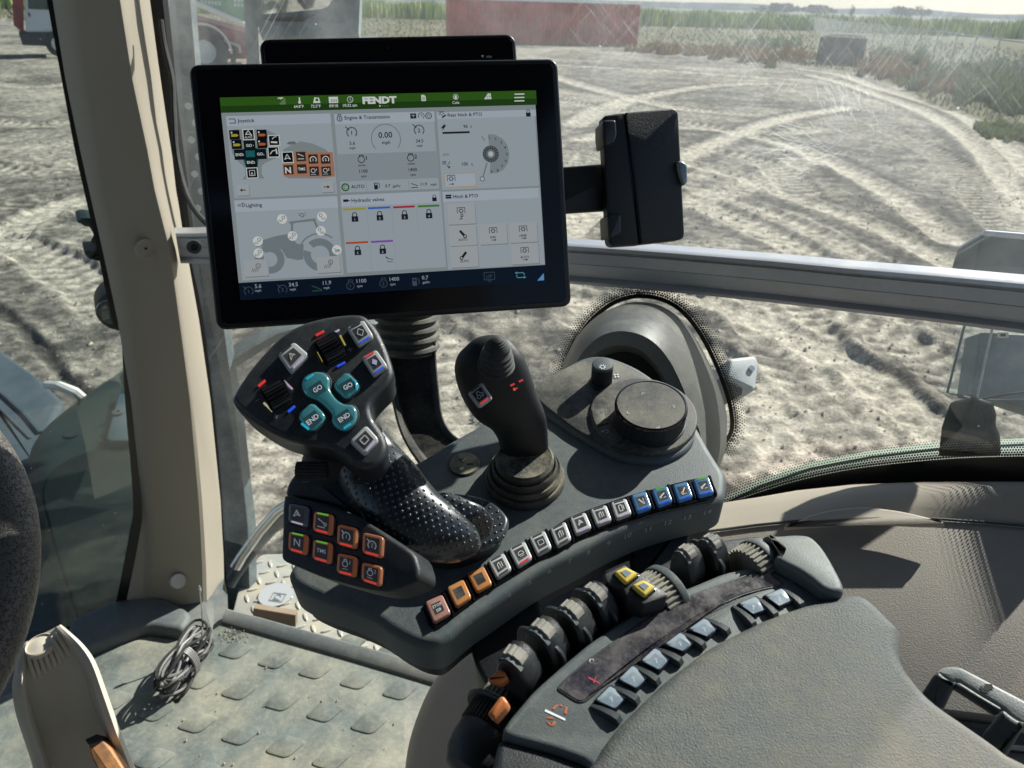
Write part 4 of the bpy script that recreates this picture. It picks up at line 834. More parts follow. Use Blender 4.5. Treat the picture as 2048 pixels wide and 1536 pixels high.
# ---- unseen dark roof, rear and side slabs, added to dim light inside the cab
dimmer = mat('cab_dimmer', (.05, .05, .05), .9)
mb = MB(); mb.box(V((-.45, .05, EYE+.86)), V((1.05, 0, 0)), V((0, 1.2, 0)), V((0, 0, .04)), dimmer); mk('unseen_roof_dimmer', mb, kind='structure')
mb = MB(); mb.box(V((-.45, -1.25, EYE-.2)), V((1.05, 0, 0)), V((0, .04, 0)), V((0, 0, 1.0)), dimmer); mk('unseen_rear_dimmer', mb, kind='structure')
mb = MB(); mb.box(V((-1.54, -.2, EYE-.75)), V((.03, 0, 0)), V((0, 1.0, 0)), V((0, 0, .42)), dimmer); mk('unseen_side_dimmer', mb, kind='structure')

mb = MB(); crm = mat('crumb_tan', (.42, .36, .24), .9)
for i in range(80):
    if i < 40: x, y = 440+random.random()*60, 1245+random.random()*40
    else: x, y = random.uniform(330, 840), random.uniform(1300, 1536)
    c = ground(x, y, FLZ+.012); 
    if x > 830 or (y < 1275+(x-430)*.28 and i >= 40): continue
    r_ = random.uniform(.0008, .0024); a = [V((random.gauss(0, 1), random.gauss(0, 1), random.gauss(0, .7))).normalized()*r_*random.uniform(.6, 1.3) for _ in range(6)]
    vs = [mb.bm.verts.new(c+q) for q in (V((r_, 0, 0)), V((0, r_, 0)), V((-r_, 0, 0)), V((0, -r_*1.2, 0)), V((0, 0, r_)), V((0, 0, -r_)))]
    for q in ((0, 1, 4), (1, 2, 4), (2, 3, 4), (3, 0, 4), (1, 0, 5), (2, 1, 5), (3, 2, 5), (0, 3, 5)): mb.face([vs[k] for k in q], crm, False)
mk('dirt_crumbs', mb, kind='stuff', label='tan crumbs of dry soil scattered over the floor mat', cat='dirt')
cv = Cv(pm, .0065, .0003); mk_ = mat('mat_mark', (.05, .055, .05), .8); c_ = (480, 1268)
for p_ in ([(-20, -9), (2, 3), (22, 14), (0, 2)], ): pass
for (x, y) in ((462, 1276), (472, 1271), (482, 1266), (492, 1261)): cv.poly([(x-7, y), (x+1, y-5), (x+7, y-1), (x-1, y+5)], mk_, 0); cv.poly([(x-3.5, y), (x+.5, y-2.4), (x+3, y-.5), (x-1, y+2)], matm, 1)
mk('moulded_mark', cv.mb, tm)

# scratches and wiper smears on the side window
sm = bpy.data.materials.new('glass_scratch'); sm.use_nodes = True; n = sm.node_tree; n.nodes.clear(); o_2 = n.nodes.new('ShaderNodeOutputMaterial'); t_2 = n.nodes.new('ShaderNodeBsdfTransparent'); l_2 = n.nodes.new('ShaderNodeBsdfTranslucent'); l_2.inputs[0].default_value = (.9, .93, .95, 1); x_2 = n.nodes.new('ShaderNodeMixShader'); x_2.inputs[0].default_value = .13
n.links.new(t_2.outputs[0], x_2.inputs[1]); n.links.new(l_2.outputs[0], x_2.inputs[2]); n.links.new(x_2.outputs[0], o_2.inputs[0])
mb = MB(); sr = random.Random(5)
def scratch(x, y, ang, L_, wd, bend=0):
    pr = []
    for k in range(5):
        t = k/4; a = ang+bend*(t-.5); px_, py_ = x+math.cos(a)*L_*(t-.5), y+math.sin(a)*L_*(t-.5); w_ = wd*math.sin(math.pi*(.08+.84*t)); pr.append((px_, py_, -math.sin(a)*w_, math.cos(a)*w_))
    mb.loft([[hw_(a+c, b+d) for a, b, c, d in pr], [hw_(a-c, b-d) for a, b, c, d in pr]], sm, closed=False)
for i in range(430):
    x = sr.uniform(1480, 2048) if i % 3 else sr.uniform(1150, 1500); y = sr.uniform(-10, 300)*(.4+.6*sr.random()); scratch(x, y, sr.choice((R_(128), R_(128), R_(52)))+sr.gauss(0, .05), sr.uniform(14, 80), sr.uniform(.25, .6))
for i in range(90):
    t = sr.uniform(.1, 1); a = sr.gauss(R_(20), .35); cx, cy_ = 1640+sr.gauss(0, 34), 300+sr.gauss(0, 26); scratch(cx+math.cos(a)*t*-90, cy_+math.sin(a)*t*90*-.6, a+math.pi*.93, sr.uniform(20, 90), sr.uniform(.4, 1.0), .3)
for i in range(150):
    scratch(1690+sr.gauss(0, 38), 200+sr.gauss(0, 26), sr.gauss(R_(65), .35), sr.uniform(8, 34), sr.uniform(.4, 1.1), .4)
for i in range(60): scratch(1320+sr.gauss(0, 130), 385+sr.gauss(0, 60), sr.gauss(R_(165), .12), sr.uniform(20, 110), sr.uniform(.3, .7), .2)
mk('scratch_marks', mb, tw)
# ================================================================ ARMREST CONSOLE
z4 = lattice(440, 600, 2.56, 2.56); z5 = lattice(840, 620, 3.0727, 3.0727); z6 = lattice(560, 950, 3.531, 3.53); z7 = lattice(880, 1050, 3.16, 3.16); z8 = lattice(1348, 1000, 2.866, 2.866)
zs = lambda f, pts: [f(*p) for p in pts]
NC = V((-.05, -.276, .96)); PC = Pl(P(1250, 950, .64), NC, (900, 1100), (1300, 960))
con = mat('console_grey', (.070, .090, .100), .5, bump=.35, bscale=1100, dust=.38, dcol=(.26, .25, .19), dscale=16, dup=.15)
cond = mat('console_dark', (.011, .014, .019), .45, bump=.3, bscale=1100, dust=.08, dscale=20)
LEDR, LEDG, LEDB, LEDW, LEDT = emi((235, 60, 60), .75), emi((90, 190, 70), .7), emi((40, 90, 235), .8), emi((205, 190, 225), .65), emi((30, 190, 220), .7)
LEDY = emi((200, 185, 90), .6)
icon_bg = mat('icon_window', (.035, .04, .045), .2, dust=.25, dscale=60, dup=.9); icon_bg2 = mat('icon_window_warm', (.14, .11, .085), .35)
ink = mat('ink_white', (.55, .56, .58), .6); inkd = mat('ink_grey', (.22, .24, .26), .6); inkb = mat('ink_bright', (.7, .7, .75), .5, emit=(.6, .6, .7), estr=.12)
capw = mat('cap_frosted', (.46, .47, .48), .18, dust=.15, dscale=60, dcol=(.4, .38, .3)); capo = mat('cap_orange', (.50, .20, .06), .22, dust=.2, dscale=60); capp = mat('cap_pink', (.36, .18, .15), .25, dust=.3, dscale=60)
capb = mat('cap_blue', (.05, .15, .26), .15, dust=.25, dscale=90, dcol=(.3, .36, .4), emit=(.01, .05, .18), estr=.3); capo2 = mat('cap_amber_lit', (.20, .085, .045), .3, emit=(.20, .065, .03), estr=.36)
capgr = mat('cap_grey_lit', (.22, .23, .26), .3); capt = mat('cap_teal', (.05, .17, .185), .14, coat=.6, emit=(.01, .10, .12), estr=.4); capy = mat('cap_yellow', (.68, .50, .07), .3, dust=.25, dscale=50, dcol=(.5, .45, .3))
def quadc(q): return (sum(p[0] for p in q)/4, sum(p[1] for p in q)/4)
def shrink(q, f, fy=None):
    c = quadc(q); return [(c[0]+(p[0]-c[0])*f, c[1]+(p[1]-c[1])*f) for p in q]
def lerpq(q, s, t):
    a, b, c, d = q; x = a[0]*(1-s)+b[0]*s, a[1]*(1-s)+b[1]*s; y = d[0]*(1-s)+c[0]*s, d[1]*(1-s)+c[1]*s
    return (x[0]*(1-t)+y[0]*t, x[1]*(1-t)+y[1]*t)
def bar(q, t0, t1, s0=.2, s1=.8): return [lerpq(q, s0, t0), lerpq(q, s1, t0), lerpq(q, s1, t1), lerpq(q, s0, t1)]
def glyph(cv, q, kind, m, l):
    """line icon in a px quad TL,TR,BR,BL"""
    G = lambda s, t: lerpq(q, s, t)
    def line(pts, wd=.09):
        for a, b in zip(pts, pts[1:]):
            A_, B_ = G(*a), G(*b); dx, dy = B_[0]-A_[0], B_[1]-A_[1]; n_ = math.hypot(dx, dy) or 1; sc_ = math.hypot(q[1][0]-q[0][0], q[1][1]-q[0][1])*wd/2
            ox, oy = -dy/n_*sc_, dx/n_*sc_; cv.poly([(A_[0]+ox, A_[1]+oy), (B_[0]+ox, B_[1]+oy), (B_[0]-ox, B_[1]-oy), (A_[0]-ox, A_[1]-oy)], m, l)
    def circ(cx, cy_, r, a0=0, a1=360, wd=.08, n=12): line([(cx+r*math.cos(R_(a0+(a1-a0)*i/n)), cy_-r*math.sin(R_(a0+(a1-a0)*i/n))) for i in range(n+1)], wd)
    if kind == 'steer': line([(.5, .5), (.42, .12)]); line([(.42, .12), (.75, .6)]); line([(.75, .6), (.5, .5)]); line([(.5, .5), (.15, .75)]); line([(.15, .75), (.42, .12)])
    elif kind == 'square': line([(.2, .2), (.8, .2), (.8, .8), (.2, .8), (.2, .2)], .1)
    elif kind == 'diamond': line([(.5, .08), (.92, .5), (.5, .92), (.08, .5), (.5, .08)], .1)
    elif kind == 'diamondf': cv.poly([G(.5, .12), G(.88, .5), G(.5, .88), G(.12, .5)], m, l)
    elif kind == 'pedal': line([(.1, .2), (.75, .55)]); circ(.8, .62, .12); line([(.1, .9), (.8, .9)])
    elif kind in ('gauge1', 'gauge2'):
        circ(.5, .55, .36, -50, 230, .07); line([(.05, .08), (.25, .28)])
        for a in range(-40, 230, 30): line([(.5+.36*math.cos(R_(a)), .55-.36*math.sin(R_(a))), (.5+.27*math.cos(R_(a)), .55-.27*math.sin(R_(a)))], .06)
        cv_txt(cv, '1' if kind == 'gauge1' else '2', q, (.5, .72), .34, m, l)
    elif kind in ('eng1', 'eng2'):
        circ(.42, .45, .25, 0, 360, .07); line([(.3, .25), (.3, .05), (.54, .05), (.54, .25)], .07); cv_txt(cv, '1' if kind == 'eng1' else '2', q, (.86, .4), .34, m, l); line([(.2, .9), (.7, .9)], .05)
    elif kind == 'arm': line([(.15, .2), (.6, .75)], .16); circ(.68, .8, .12); line([(.75, .2), (.75, .55)])
    elif kind == 'arm2': line([(.85, .15), (.35, .7)], .16); circ(.3, .75, .12); line([(.15, .95), (.9, .95)], .06)
    elif kind == 'arm3': line([(.1, .65), (.8, .3)], .16); circ(.15, .68, .12); line([(.5, .85), (.9, .8)], .07)
    elif kind == 'door': line([(.2, .15), (.6, .1), (.6, .9), (.2, .85), (.2, .15)]); line([(.8, .2), (.8, .8)])
    elif kind == 'dome': circ(.5, .6, .35, 0, 180); line([(.12, .62), (.88, .62)]); line([(.25, .8), (.75, .8)], .06)
    elif kind == 'curve': line([(.2, .85), (.2, .35), (.5, .15), (.5, .85)]); line([(.75, .2), (.75, .8)])
    elif kind == 'fan': 
        for k in range(3): circ(.5+.2*math.cos(R_(90+120*k)), .5-.2*math.sin(R_(90+120*k)), .16, wd=.06, n=8)
        circ(.5, .5, .42, wd=.05)
    elif kind == 'rect': line([(.15, .25), (.85, .25), (.85, .75), (.15, .75), (.15, .25)], .07)
    elif kind == 'wrench': line([(.3, .75), (.6, .4)], .12); circ(.68, .3, .13)
    elif kind == 'tractor': circ(.3, .65, .2); circ(.75, .72, .13); line([(.3, .4), (.3, .12), (.6, .12), (.65, .4), (.92, .45), (.92, .65)], .08)
def cv_txt(cv, s, q, st, frac, m, l, bold=0):
    """text following the quad's own axes"""
    vs, fs, x0, x1 = text_polys(s, bold); H_ = frac; Wq = math.hypot(q[1][0]-q[0][0], q[1][1]-q[0][1]); Hq = math.hypot(q[3][0]-q[0][0], q[3][1]-q[0][1]); ar = Hq/Wq
    W = []
    for x, y in vs:
        s_ = st[0]+(x-(x0+x1)/2)*H_/CAP*ar; t_ = st[1]-y*H_/CAP; a = cv.pl.uv(*lerpq(q, s_, t_)); W.append(cv.mb.bm.verts.new(cv.pl.w(a, cv.h+cv.dh*l)))
    for f in fs: cv.mb.face([W[i] for i in f], m, False)
def key(parent, pl, q, cap, icon=None, top=None, bot=None, h=.0035, label=None, name='key', ibg=None, im=None, txt=None, isz=.58, rad=.10, topd=False, botd=False, frame=True):
    s = (V(pl.uv(*q[1]))-V(pl.uv(*q[0]))).length
    mb = MB(); uv = pl.uvs(q)
    mb.slab(pl, rpoly(uv, s*.18), h, -.001, cap, s*rad*.9, 3)
    k = mk(name, mb, parent, label)
    cv = Cv(pl, h+.00015, .00012); iq = shrink(q, isz)
    c_ = icon_bg if ibg is None else ibg
    cv.poly(iq, c_, 0)
    if icon: glyph(cv, shrink(q, isz*.82), icon, im or ink, 2)
    if txt:
        for i, (t_, yy, sz) in enumerate(txt): cv_txt(cv, t_, iq, (.5, yy), sz, im or ink, 2, .012)
    mk('icon_plate', cv.mb, k)
    dark = mat('dark_slot', (.05, .052, .055), .5)
    for mm, t0, t1 in ((top, .045, .115), (bot, .885, .955)):
        if mm is not None:
            mb = MB(); mb.slab(pl, pl.uvs(bar(q, t0, t1, .22, .78)), h+.0005, h-.001, mm, .0001, 1); mk('indicator_bar', mb, k)
    return k
# ---- body
outline = zs(z5, [(1885, 1060), (1878, 1000), (1835, 930), (1785, 850), (1700, 700), (1620, 580), (1500, 470), (1350, 360), (1180, 290), (1090, 272), (1000, 285), (900, 335), (800, 398), (700, 478), (600, 545), (380, 690), (200, 790), (0, 915)])
outline += [(800, 935), (740, 975), (690, 1030), (640, 1085), (600, 1110), (580, 1135), (577, 1152), (592, 1172), (640, 1195), (700, 1216), (748, 1238), (790, 1266), (832, 1286), (870, 1291)]
front = [(896, 1278), (931, 1249), (988, 1210), (1040, 1174), (1090, 1143), (1150, 1113), (1215, 1078), (1280, 1050), (1340, 1031), (1395, 1017), (1432, 1006), (1450, 992)]
cons = thing('armrest_console', 'grey armrest console with a row of fourteen numbered keys', 'control console', PC.w(PC.uv(1100, 1150), -.05))
ol = PC.uvs(crv(outline+front, 3))
mb = MB(); mb.slab(PC, ol, 0, -.034, con, .007, 5); mk('body', mb, cons)
mb = MB(); mb.slab(PC, offset(ccw(ol), .006), -.030, -.055, cond, .002); mk('underside', mb, cons)
# sloping blank lower-left shell
# raised climate pod
pod = zs(z5, [(745, 470), (850, 395), (1000, 318), (1080, 300), (1180, 312), (1340, 380), (1480, 480), (1590, 590), (1670, 710), (1685, 800), (1650, 870), (1570, 925), (1460, 955), (1330, 955), (1200, 925), (1080, 860), (980, 800), (860, 720), (745, 640), (705, 570), (708, 510)])
mb = MB(); mb.slab(PC, PC.uvs(crv(pod, 4)), .005, -.004, con, .005, 4); cp = mk('climate_pod', mb, cons)
face = zs(z5, [(712, 500), (850, 410), (1000, 342), (1070, 328), (1170, 335), (1330, 420), (1470, 500), (1560, 590), (1650, 720), (1660, 800), (1620, 860), (1540, 900), (1430, 920), (1300, 915), (1200, 890), (1080, 830), (960, 765), (860, 690), (760, 610), (715, 555)])
fm_ = mat('climate_face', (.045, .048, .047), .55, bump=.3, bscale=900, dust=.75, dcol=(.27, .25, .20), dscale=22, dup=.8)
mb = MB(); mb.slab(PC, PC.uvs(crv(face, 4)), .0068, .004, fm_, .0012, 2); mk('face_plate', mb, cp)
# small knob
PK = PC.up(.007); o = PC.w(PC.uv(1202, 776), .007)
def ribs(o, ax, r, h0, h1, n, m, mb, dep=.0006, a0=None):
    prof = []; ax = ax.normalized(); a = (a0 or V((1, 0, 0))); a = (a-ax*a.dot(ax)).normalized(); b = ax.cross(a); rg = []
    for i in range(n*4):
        t = 2*math.pi*i/(n*4); rr_ = r-(dep if i % 4 in (0, 1) else 0); rg.append((a*math.cos(t)+b*math.sin(t))*rr_)
    mb.loft([[o+ax*h0+q for q in rg], [o+ax*h1+q for q in rg]], m)
kb = MB(); ribs(o, PC.n, .0098, .001, .020, 30, darkp, kb, .0006); kb.lathe(o, PC.n, [(.0112, -.001), (.0112, .001), (.010, .002)], darkp, 32); kb.lathe(o, PC.n, [(.0096, .020), (.0098, .0215), (.0090, .0232), (.0075, .0236)], con, 36)
kn = mk('temperature_knob', kb, cp)
pkt = Pl(o+PC.n*.0237, PC.n, (900, 1100), (1300, 960)); cv = Cv(pkt, .0001, .0001); q = [(1195, 727), (1216, 724), (1218, 742), (1197, 744)]
c_ = (1205, 734)
for k in range(8): a = R_(45*k); cv.ln(c_, [(4*math.cos(a), 4*math.sin(a)), (7.5*math.cos(a), 7.5*math.sin(a))], 1.6, inkb, 1)
cv.arc(c_, 4.2, 1.4, inkb, 0, 360, 1, 12); mk('snowflake_mark', cv.mb, kn)
cv = Cv(PK, .0004, .0001)
for a in range(4): t = R_(90*a+35); cv.disc((1233+4*math.cos(t), 752+3*math.sin(t)), 2.6, inkb, 1, 8)
cv.text('OFF', (1166, 765), 5, inkd, 1, al='l')
mk('printed_marks', cv.mb, cp)
# dial with its ring of pads
def ell(pl, cx, cy_, r, n=56):  # circle on the plane through px centre
    c = pl.uv(cx, cy_); return [(c[0]+r*math.cos(2*math.pi*i/n), c[1]+r*math.sin(2*math.pi*i/n)) for i in range(n)]
kpx = depth(PC.hit(1290, 850))/F_PX
mb = MB(); mb.slab(PC, ell(PC, 1285, 842, 106*kpx), .0095, .004, fm_, .0015); bz = mk('dial_surround', mb, cp)
mb = MB(); c0 = PC.uv(1285, 842); cw = PC.w(c0, .0098); pads_ = [(150, 178), (180, 212), (214, 245)]
for a0, a1 in pads_:
    pts = [(c0[0]+r_*kpx*math.cos(R_(a)), c0[1]+r_*kpx*math.sin(R_(a))) for r_, rng_ in ((102, range(a0, a1+1, 4)), (78, range(a1, a0-1, -4))) for a in rng_]
    mb.slab(PC, pts, .0108, .009, fm_, .0006, 2)
pd_ = mk('soft_key', mb, bz)
cv = Cv(PC.up(.0108), .0003, .0001); bp_ = z5(1140, 748); cv.ln(bp_, [(-7, 3), (6, 3), (6, -4), (-2, -4)], 1.6, ink, 0); cv.loc(bp_, [(-9, 3), (-4, 6.5), (-4, -.5)], ink, 0)
b2 = z5(1130, 620); cv.arc(b2, 6, 1.2, inkd, 0, 360, 0, 10); cv.ln(b2, [(-8, 0), (8, 0)], 1, inkd, 1); cv.text('H', z5(1258, 500), 6, ink, 1, al='c'); mk('printed_marks', cv.mb, pd_)
oD = PC.w(PC.uv(1296, 858), .0095); rD = 69*kpx
mb = MB(); mb.lathe(oD, PC.n, [(rD*1.02, 0), (rD*1.02, .003), (rD*.97, .004)], darkp, 64); ribs(oD, PC.n, rD, .004, .017, 90, darkp, mb, .0004); mb.lathe(oD, PC.n, [(rD*1.0, .017), (rD*1.02, .0185), (rD*1.0, .0205), (rD*.955, .0212), (rD*.94, .0205)], blackg, 64)
dl = mk('dial', mb, cp); mb = MB(); mb.lathe(oD, PC.n, [(rD*.94, .019), (rD*.94, .0207), (rD*.5, .0209)], fm_, 64); dt = mk('dial_top', mb, dl)
pdt = Pl(oD+PC.n*.0210, PC.n, (900, 1100), (1300, 960)); cv = Cv(pdt, .0002, .0001)
for p_, sh_ in (((1286, 787), [(-4, -2), (0, 2.5), (4, -2)]), ((1347, 813), [(-2, 4), (2.5, 0), (-2, -4)]), ((1256, 826), [(2, 4), (-2.5, 0), (2, -4)]), ((1316, 855), [(-4, 2), (0, -2.5), (4, 2)])): cv.ln(p_, sh_, 1.3, ink, 0)
mk('arrow_marks', cv.mb, dl)
# ---- key strip
kq = [zs(z6, [(1028, 922), (1150, 868), (1212, 1000), (1090, 1072)]), zs(z6, [(1180, 820), (1298, 760), (1357, 890), (1248, 962)]), zs(z6, [(1322, 722), (1440, 668), (1503, 795), (1392, 857)]),
      zs(z6, [(1468, 635), (1582, 575), (1640, 690), (1535, 762)]), zs(z6, [(1613, 550), (1730, 492), (1785, 612), (1680, 682)]), zs(z6, [(1758, 470), (1870, 418), (1922, 540), (1820, 597)]),
      zs(z5, [(797, 1370), (893, 1322), (932, 1432), (842, 1482)]), zs(z5, [(918, 1300), (1015, 1265), (1055, 1362), (957, 1407)]), zs(z5, [(1043, 1250), (1143, 1220), (1178, 1315), (1085, 1352)]),
      zs(z5, [(1168, 1207), (1264, 1180), (1300, 1275), (1205, 1312)]), zs(z5, [(1295, 1162), (1386, 1137), (1422, 1237), (1333, 1270)]), zs(z5, [(1420, 1128), (1515, 1102), (1550, 1200), (1460, 1232)]),
      zs(z5, [(1548, 1098), (1640, 1078), (1675, 1172), (1585, 1202)]), zs(z5, [(1672, 1066), (1767, 1047), (1805, 1147), (1710, 1172)])]
topl = [z6(1010, 925), z6(1150, 830), z6(1300, 740), z6(1460, 640), z6(1600, 545), z6(1750, 465), z5(780, 1365), z5(900, 1285), z5(1030, 1232), z5(1160, 1185), z5(1280, 1145), z5(1400, 1112), z5(1530, 1078), z5(1660, 1045), z5(1765, 1028), z5(1795, 1045)]
botl = [z5(1818, 1150), z5(1800, 1172), z5(1715, 1190), z5(1590, 1222), z5(1465, 1250), z5(1340, 1290), z5(1210, 1330), z5(1090, 1372), z5(965, 1425), z5(850, 1500), z6(1825, 612), z6(1690, 698), z6(1545, 785), z6(1400, 880), z6(1260, 985), z6(1130, 1085), z6(1095, 1098), z6(1050, 1060), z6(1012, 960)]
mb = MB(); mb.slab(PC, PC.uvs(topl+botl), .0012, -.002, blackg, .0008, 2); ks = mk('key_channel', mb, cons)
caps = [capp, capo, capo, capw, capw, capw, capw, capw, capw, capw, capb, capb, capb, capb]
icons = [None, None, None, 'curve', 'dome', 'rect', 'curve', 'steer', 'curve', 'door', 'arm', 'arm3', 'arm2', 'arm3']
dsl = mat('dark_slot', (.05, .052, .055), .5)
for i, q in enumerate(kq):
    big_ = shrink(q, 1.16); mb = MB(); mb.slab(PC, rpoly(PC.uvs(big_), .0025), .0022, .0, blackg, .0008, 2)
    mb.slab(PC, PC.uvs([(big_[1][0]-1.5, big_[1][1]-1), (big_[1][0]+3.5, big_[1][1]-1), (big_[2][0]+3, big_[2][1]-2), (big_[2][0]-1, big_[2][1])]), .0042, 0, blackg, .0006, 2); mk('key_surround', mb, cons)
    k = key(cons, PC, q, caps[i], icons[i], top=(dsl if 3 <= i <= 9 else LEDG if i in (11, 13) else None), bot=(LEDR if i in (4,) else LEDW if i in (7, 8, 9) else LEDB if i > 9 else dsl if i in (5, 3, 6) else None), h=.0055, isz=.56 if i > 2 else .5,
            txt=[('STOP', .42, .26), ('ISB', .85, .26)] if i == 0 else None, name='numbered_key')
    if i in (1, 2):
        pass
cv = Cv(PC.up(.0055), .0004, .0001)
for i in (1, 2): 
    iq = shrink(kq[i], .45); cv_txt(cv, 'CUT', iq, (.5, .45), .28, inkd, 0); cv_txt(cv, 'IMP', iq, (.5, .9), .28, inkd, 0)
cv.mb.bm.free()
# front face numbers
num = [(901, 1270), (940, 1240), (979, 1210), (1017, 1186), (1058, 1161), (1097, 1138), (1138, 1118), (1175, 1100), (1215, 1083), (1254, 1067), (1294, 1055), (1334, 1041), (1373, 1031), (1413, 1020)]
fw3 = [PC.hit(*p) for p in front]
mb = MB(); 
for i, p in enumerate(num):
    j = min(range(len(front)-1), key=lambda k: abs((front[k][0]+front[k+1][0])/2-p[0])); tdir = (fw3[j+1]-fw3[j]).normalized(); n_ = tdir.cross(PC.n)
    if n_.dot(C0-fw3[j]) < 0: n_ = -n_
    pf_ = Pl(fw3[j]+n_*.0006, n_, front[j], front[j+1]); cv = Cv(pf_, 0, .0001); cv.mb.bm.free(); cv.mb = mb
    # drop the number well onto the wall below the rounded rim
    cv.text(str(i+1), (p[0]+2, p[1]+8), 15, mat('number_ink', (.34, .37, .40), .6), 0, al='c')
mk('key_numbers', mb, cons)
# round lit emblem cap
mb = MB(); o = PC.w(PC.uv(928, 929), 0); r_ = 31*depth(o)/F_PX; mb.lathe(o, PC.n, [(r_*1.04, -.001), (r_*1.04, .0006), (r_*.98, .0012)], darkp, 36); tc_ = mk('round_cap', mb, cons)
mb = MB(); mb.lathe(o, PC.n, [(r_*.95, .0002), (r_*.93, .0018), (r_*.6, .0021), (r_*.2, .0021)], mat('cap_dusty', (.20, .19, .13), .35, var=.5, vscale=80, dust=.7, dcol=(.42, .38, .25), dscale=60, dup=1), 36); mk('cap_face', mb, tc_)
cv = Cv(PC.up(.0022), .0001, .0001); gl_ = mat('painted_glint', (.75, .72, .55), .3); em_ = mat('cap_mark', (.03, .03, .03), .5)
for a in range(3): t = R_(100+120*a); cv.ln((928, 929), [(5*math.cos(t), 5*math.sin(t)), (19*math.cos(t), 19*math.sin(t))], 4.5, em_, 0)
cv.ln((928, 929), [(-2, 8), (11, 15)], 1.6, gl_, 1); cv.loc((926, 937), [(-9, -2), (1, -3), (3, 3), (-3, 6)], gl_, 1); mk('cap_mark', cv.mb, tc_)  # pale strokes paint a glint beside the dark emblem
# ---- bracket arms under the console
mb = MB(); brk = mat('bracket_black', (.010, .012, .014), .5, bump=.2)
PCd = PC.up(-.036)
mb.slab(PCd, rpoly(PCd.uvs([(930, 1230), (1075, 1190), (1110, 1300), (1100, 1420), (1040, 1420), (985, 1390), (950, 1330)]), .008), 0, -.05, brk, .004); mk('support_arm', mb, cons); mb = MB(); mb.slab(PCd, rpoly(PCd.uvs([(1262, 1070), (1380, 1030), (1380, 1085), (1370, 1160), (1260, 1180)]), .004), 0, -.05, brk, .004)
mk('support_arm', mb, cons)
# ================================================================ CROSS-GATE JOYSTICK
js = thing('crossgate_joystick', 'black joystick with ribbed rubber tip standing on a round rubber boot', 'joystick', PC.w(PC.uv(1048, 962)))
oB = PC.w(PC.uv(1050, 958), 0); kB = depth(oB)/F_PX; mb = MB(); jm = mat('joystick_black', (.008, .010, .014), .48, bump=.3, bscale=1300, dust=.07, dcol=(.24, .21, .16), dscale=26, dup=.5)
bootm = mat('boot_rubber', (.022, .023, .024), .6, bump=.2, bscale=800, dust=.8, dcol=(.36, .32, .22), dscale=26, dup=.1)
prof = []
for i, (r_, h_) in enumerate([(80, 0), (80, .003), (76, .006), (72, .006), (74, .010), (70, .013), (64, .012), (65, .017), (61, .020), (57, .018), (58, .024), (53, .027), (46, .026)]): prof.append((r_*kB, h_))
mb.lathe(oB, PC.n, prof, bootm, 56); mk('boot', mb, js)
def sil(rows, m, mb, fl=.75, seg=28, e=2.0):
    """rows: (xl, yl, xr, yr, depth) -> elliptical sections"""
    rings = []
    for i, (xl, yl, xr, yr, d) in enumerate(rows):
        a, b = P(xl, yl, d), P(xr, yr, d); c = (a+b)/2; h = (b-a)/2
        i0, i1_2 = max(0, i-1), min(len(rows)-1, i+1)
        def mid(r): return (P(r[0], r[1], r[4])+P(r[2], r[3], r[4]))/2
        ax = (mid(rows[i1_2])-mid(rows[i0])).normalized(); n_ = h.cross(ax).normalized()*h.length*(fl if not isinstance(fl, (list, tuple)) else fl[i])
        rings.append([c+h*(abs(math.cos(t))**(2/e)*math.copysign(1, math.cos(t)))+n_*(abs(math.sin(t))**(2/e)*math.copysign(1, math.sin(t))) for t in [2*math.pi*k/seg for k in range(seg)]])
    mb.loft(rings, m)
    return rings
def dense(rows, n=4): return [tuple(r) for r in crvN(rows, n)]
def crvN(rows, n):
    A_ = [np.array(r, float) for r in rows]; o = []; N = len(A_)
    for i in range(N-1):
        p0, p1, p2, p3 = A_[max(0, i-1)], A_[i], A_[i+1], A_[min(N-1, i+2)]
        for k in range(n):
            t = k/n; o.append(.5*((2*p1)+(p2-p0)*t+(2*p0-5*p1+4*p2-p3)*t*t+(3*p1-p0-3*p2+p3)*t**3))
    o.append(A_[-1]); return o
mb = MB(); jr = [(1000, 960, 1095, 952, .648), (1003, 913, 1097, 905, .636), (999, 890, 1096, 878, .628), (992, 868, 1094, 850, .618), (975, 845, 1090, 828, .607), (948, 826, 1082, 808, .596), (928, 798, 1073, 786, .586), (914, 765, 1064, 757, .578), (909, 735, 1054, 730, .572), (916, 710, 1043, 706, .569), (934, 691, 1028, 690, .568), (955, 682, 1010, 681, .570), (972, 678, 998, 678, .572)]
sil(dense(jr), jm, mb, fl=.55, e=2.5); gp = mk('grip', mb, js)
def ringlathe(pts, m, mb, seg=32):  # (xc, yc, halfwidth px, d)
    rg = []; top_, bt = P(*[pts[-1][0], pts[-1][1], pts[-1][3]]), P(pts[0][0], pts[0][1], pts[0][3]); ax = (top_-bt).normalized(); a = RT-ax*RT.dot(ax); a.normalize(); b = ax.cross(a)
    for x, y, r_, d in pts: c = P(x, y, d); k = d/F_PX; rg.append([c+(a*math.cos(2*math.pi*i/seg)+b*math.sin(2*math.pi*i/seg))*r_*k for i in range(seg)])
    mb.loft(rg, m)
mb = MB(); tip = mat('tip_rubber', (.015, .017, .019), .65, dust=.35, dscale=40, dcol=(.2, .2, .17), dup=.3)
T_ = []
seq = [(0, 37), (3, 38), (5, 34), (8, 33.5), (9, 36), (11, 36), (13, 32), (17, 31.5), (18, 34), (20, 34), (22, 30), (26, 29.5), (27, 31), (29, 31), (31, 26), (33, 24.5), (38, 26), (41, 25.5), (42, 24), (44, 23.8), (45, 22), (47, 21.6), (48, 19.4), (50, 18.8), (51, 16), (53, 15.2), (54, 12), (56, 11), (57.5, 6), (58, 2)]
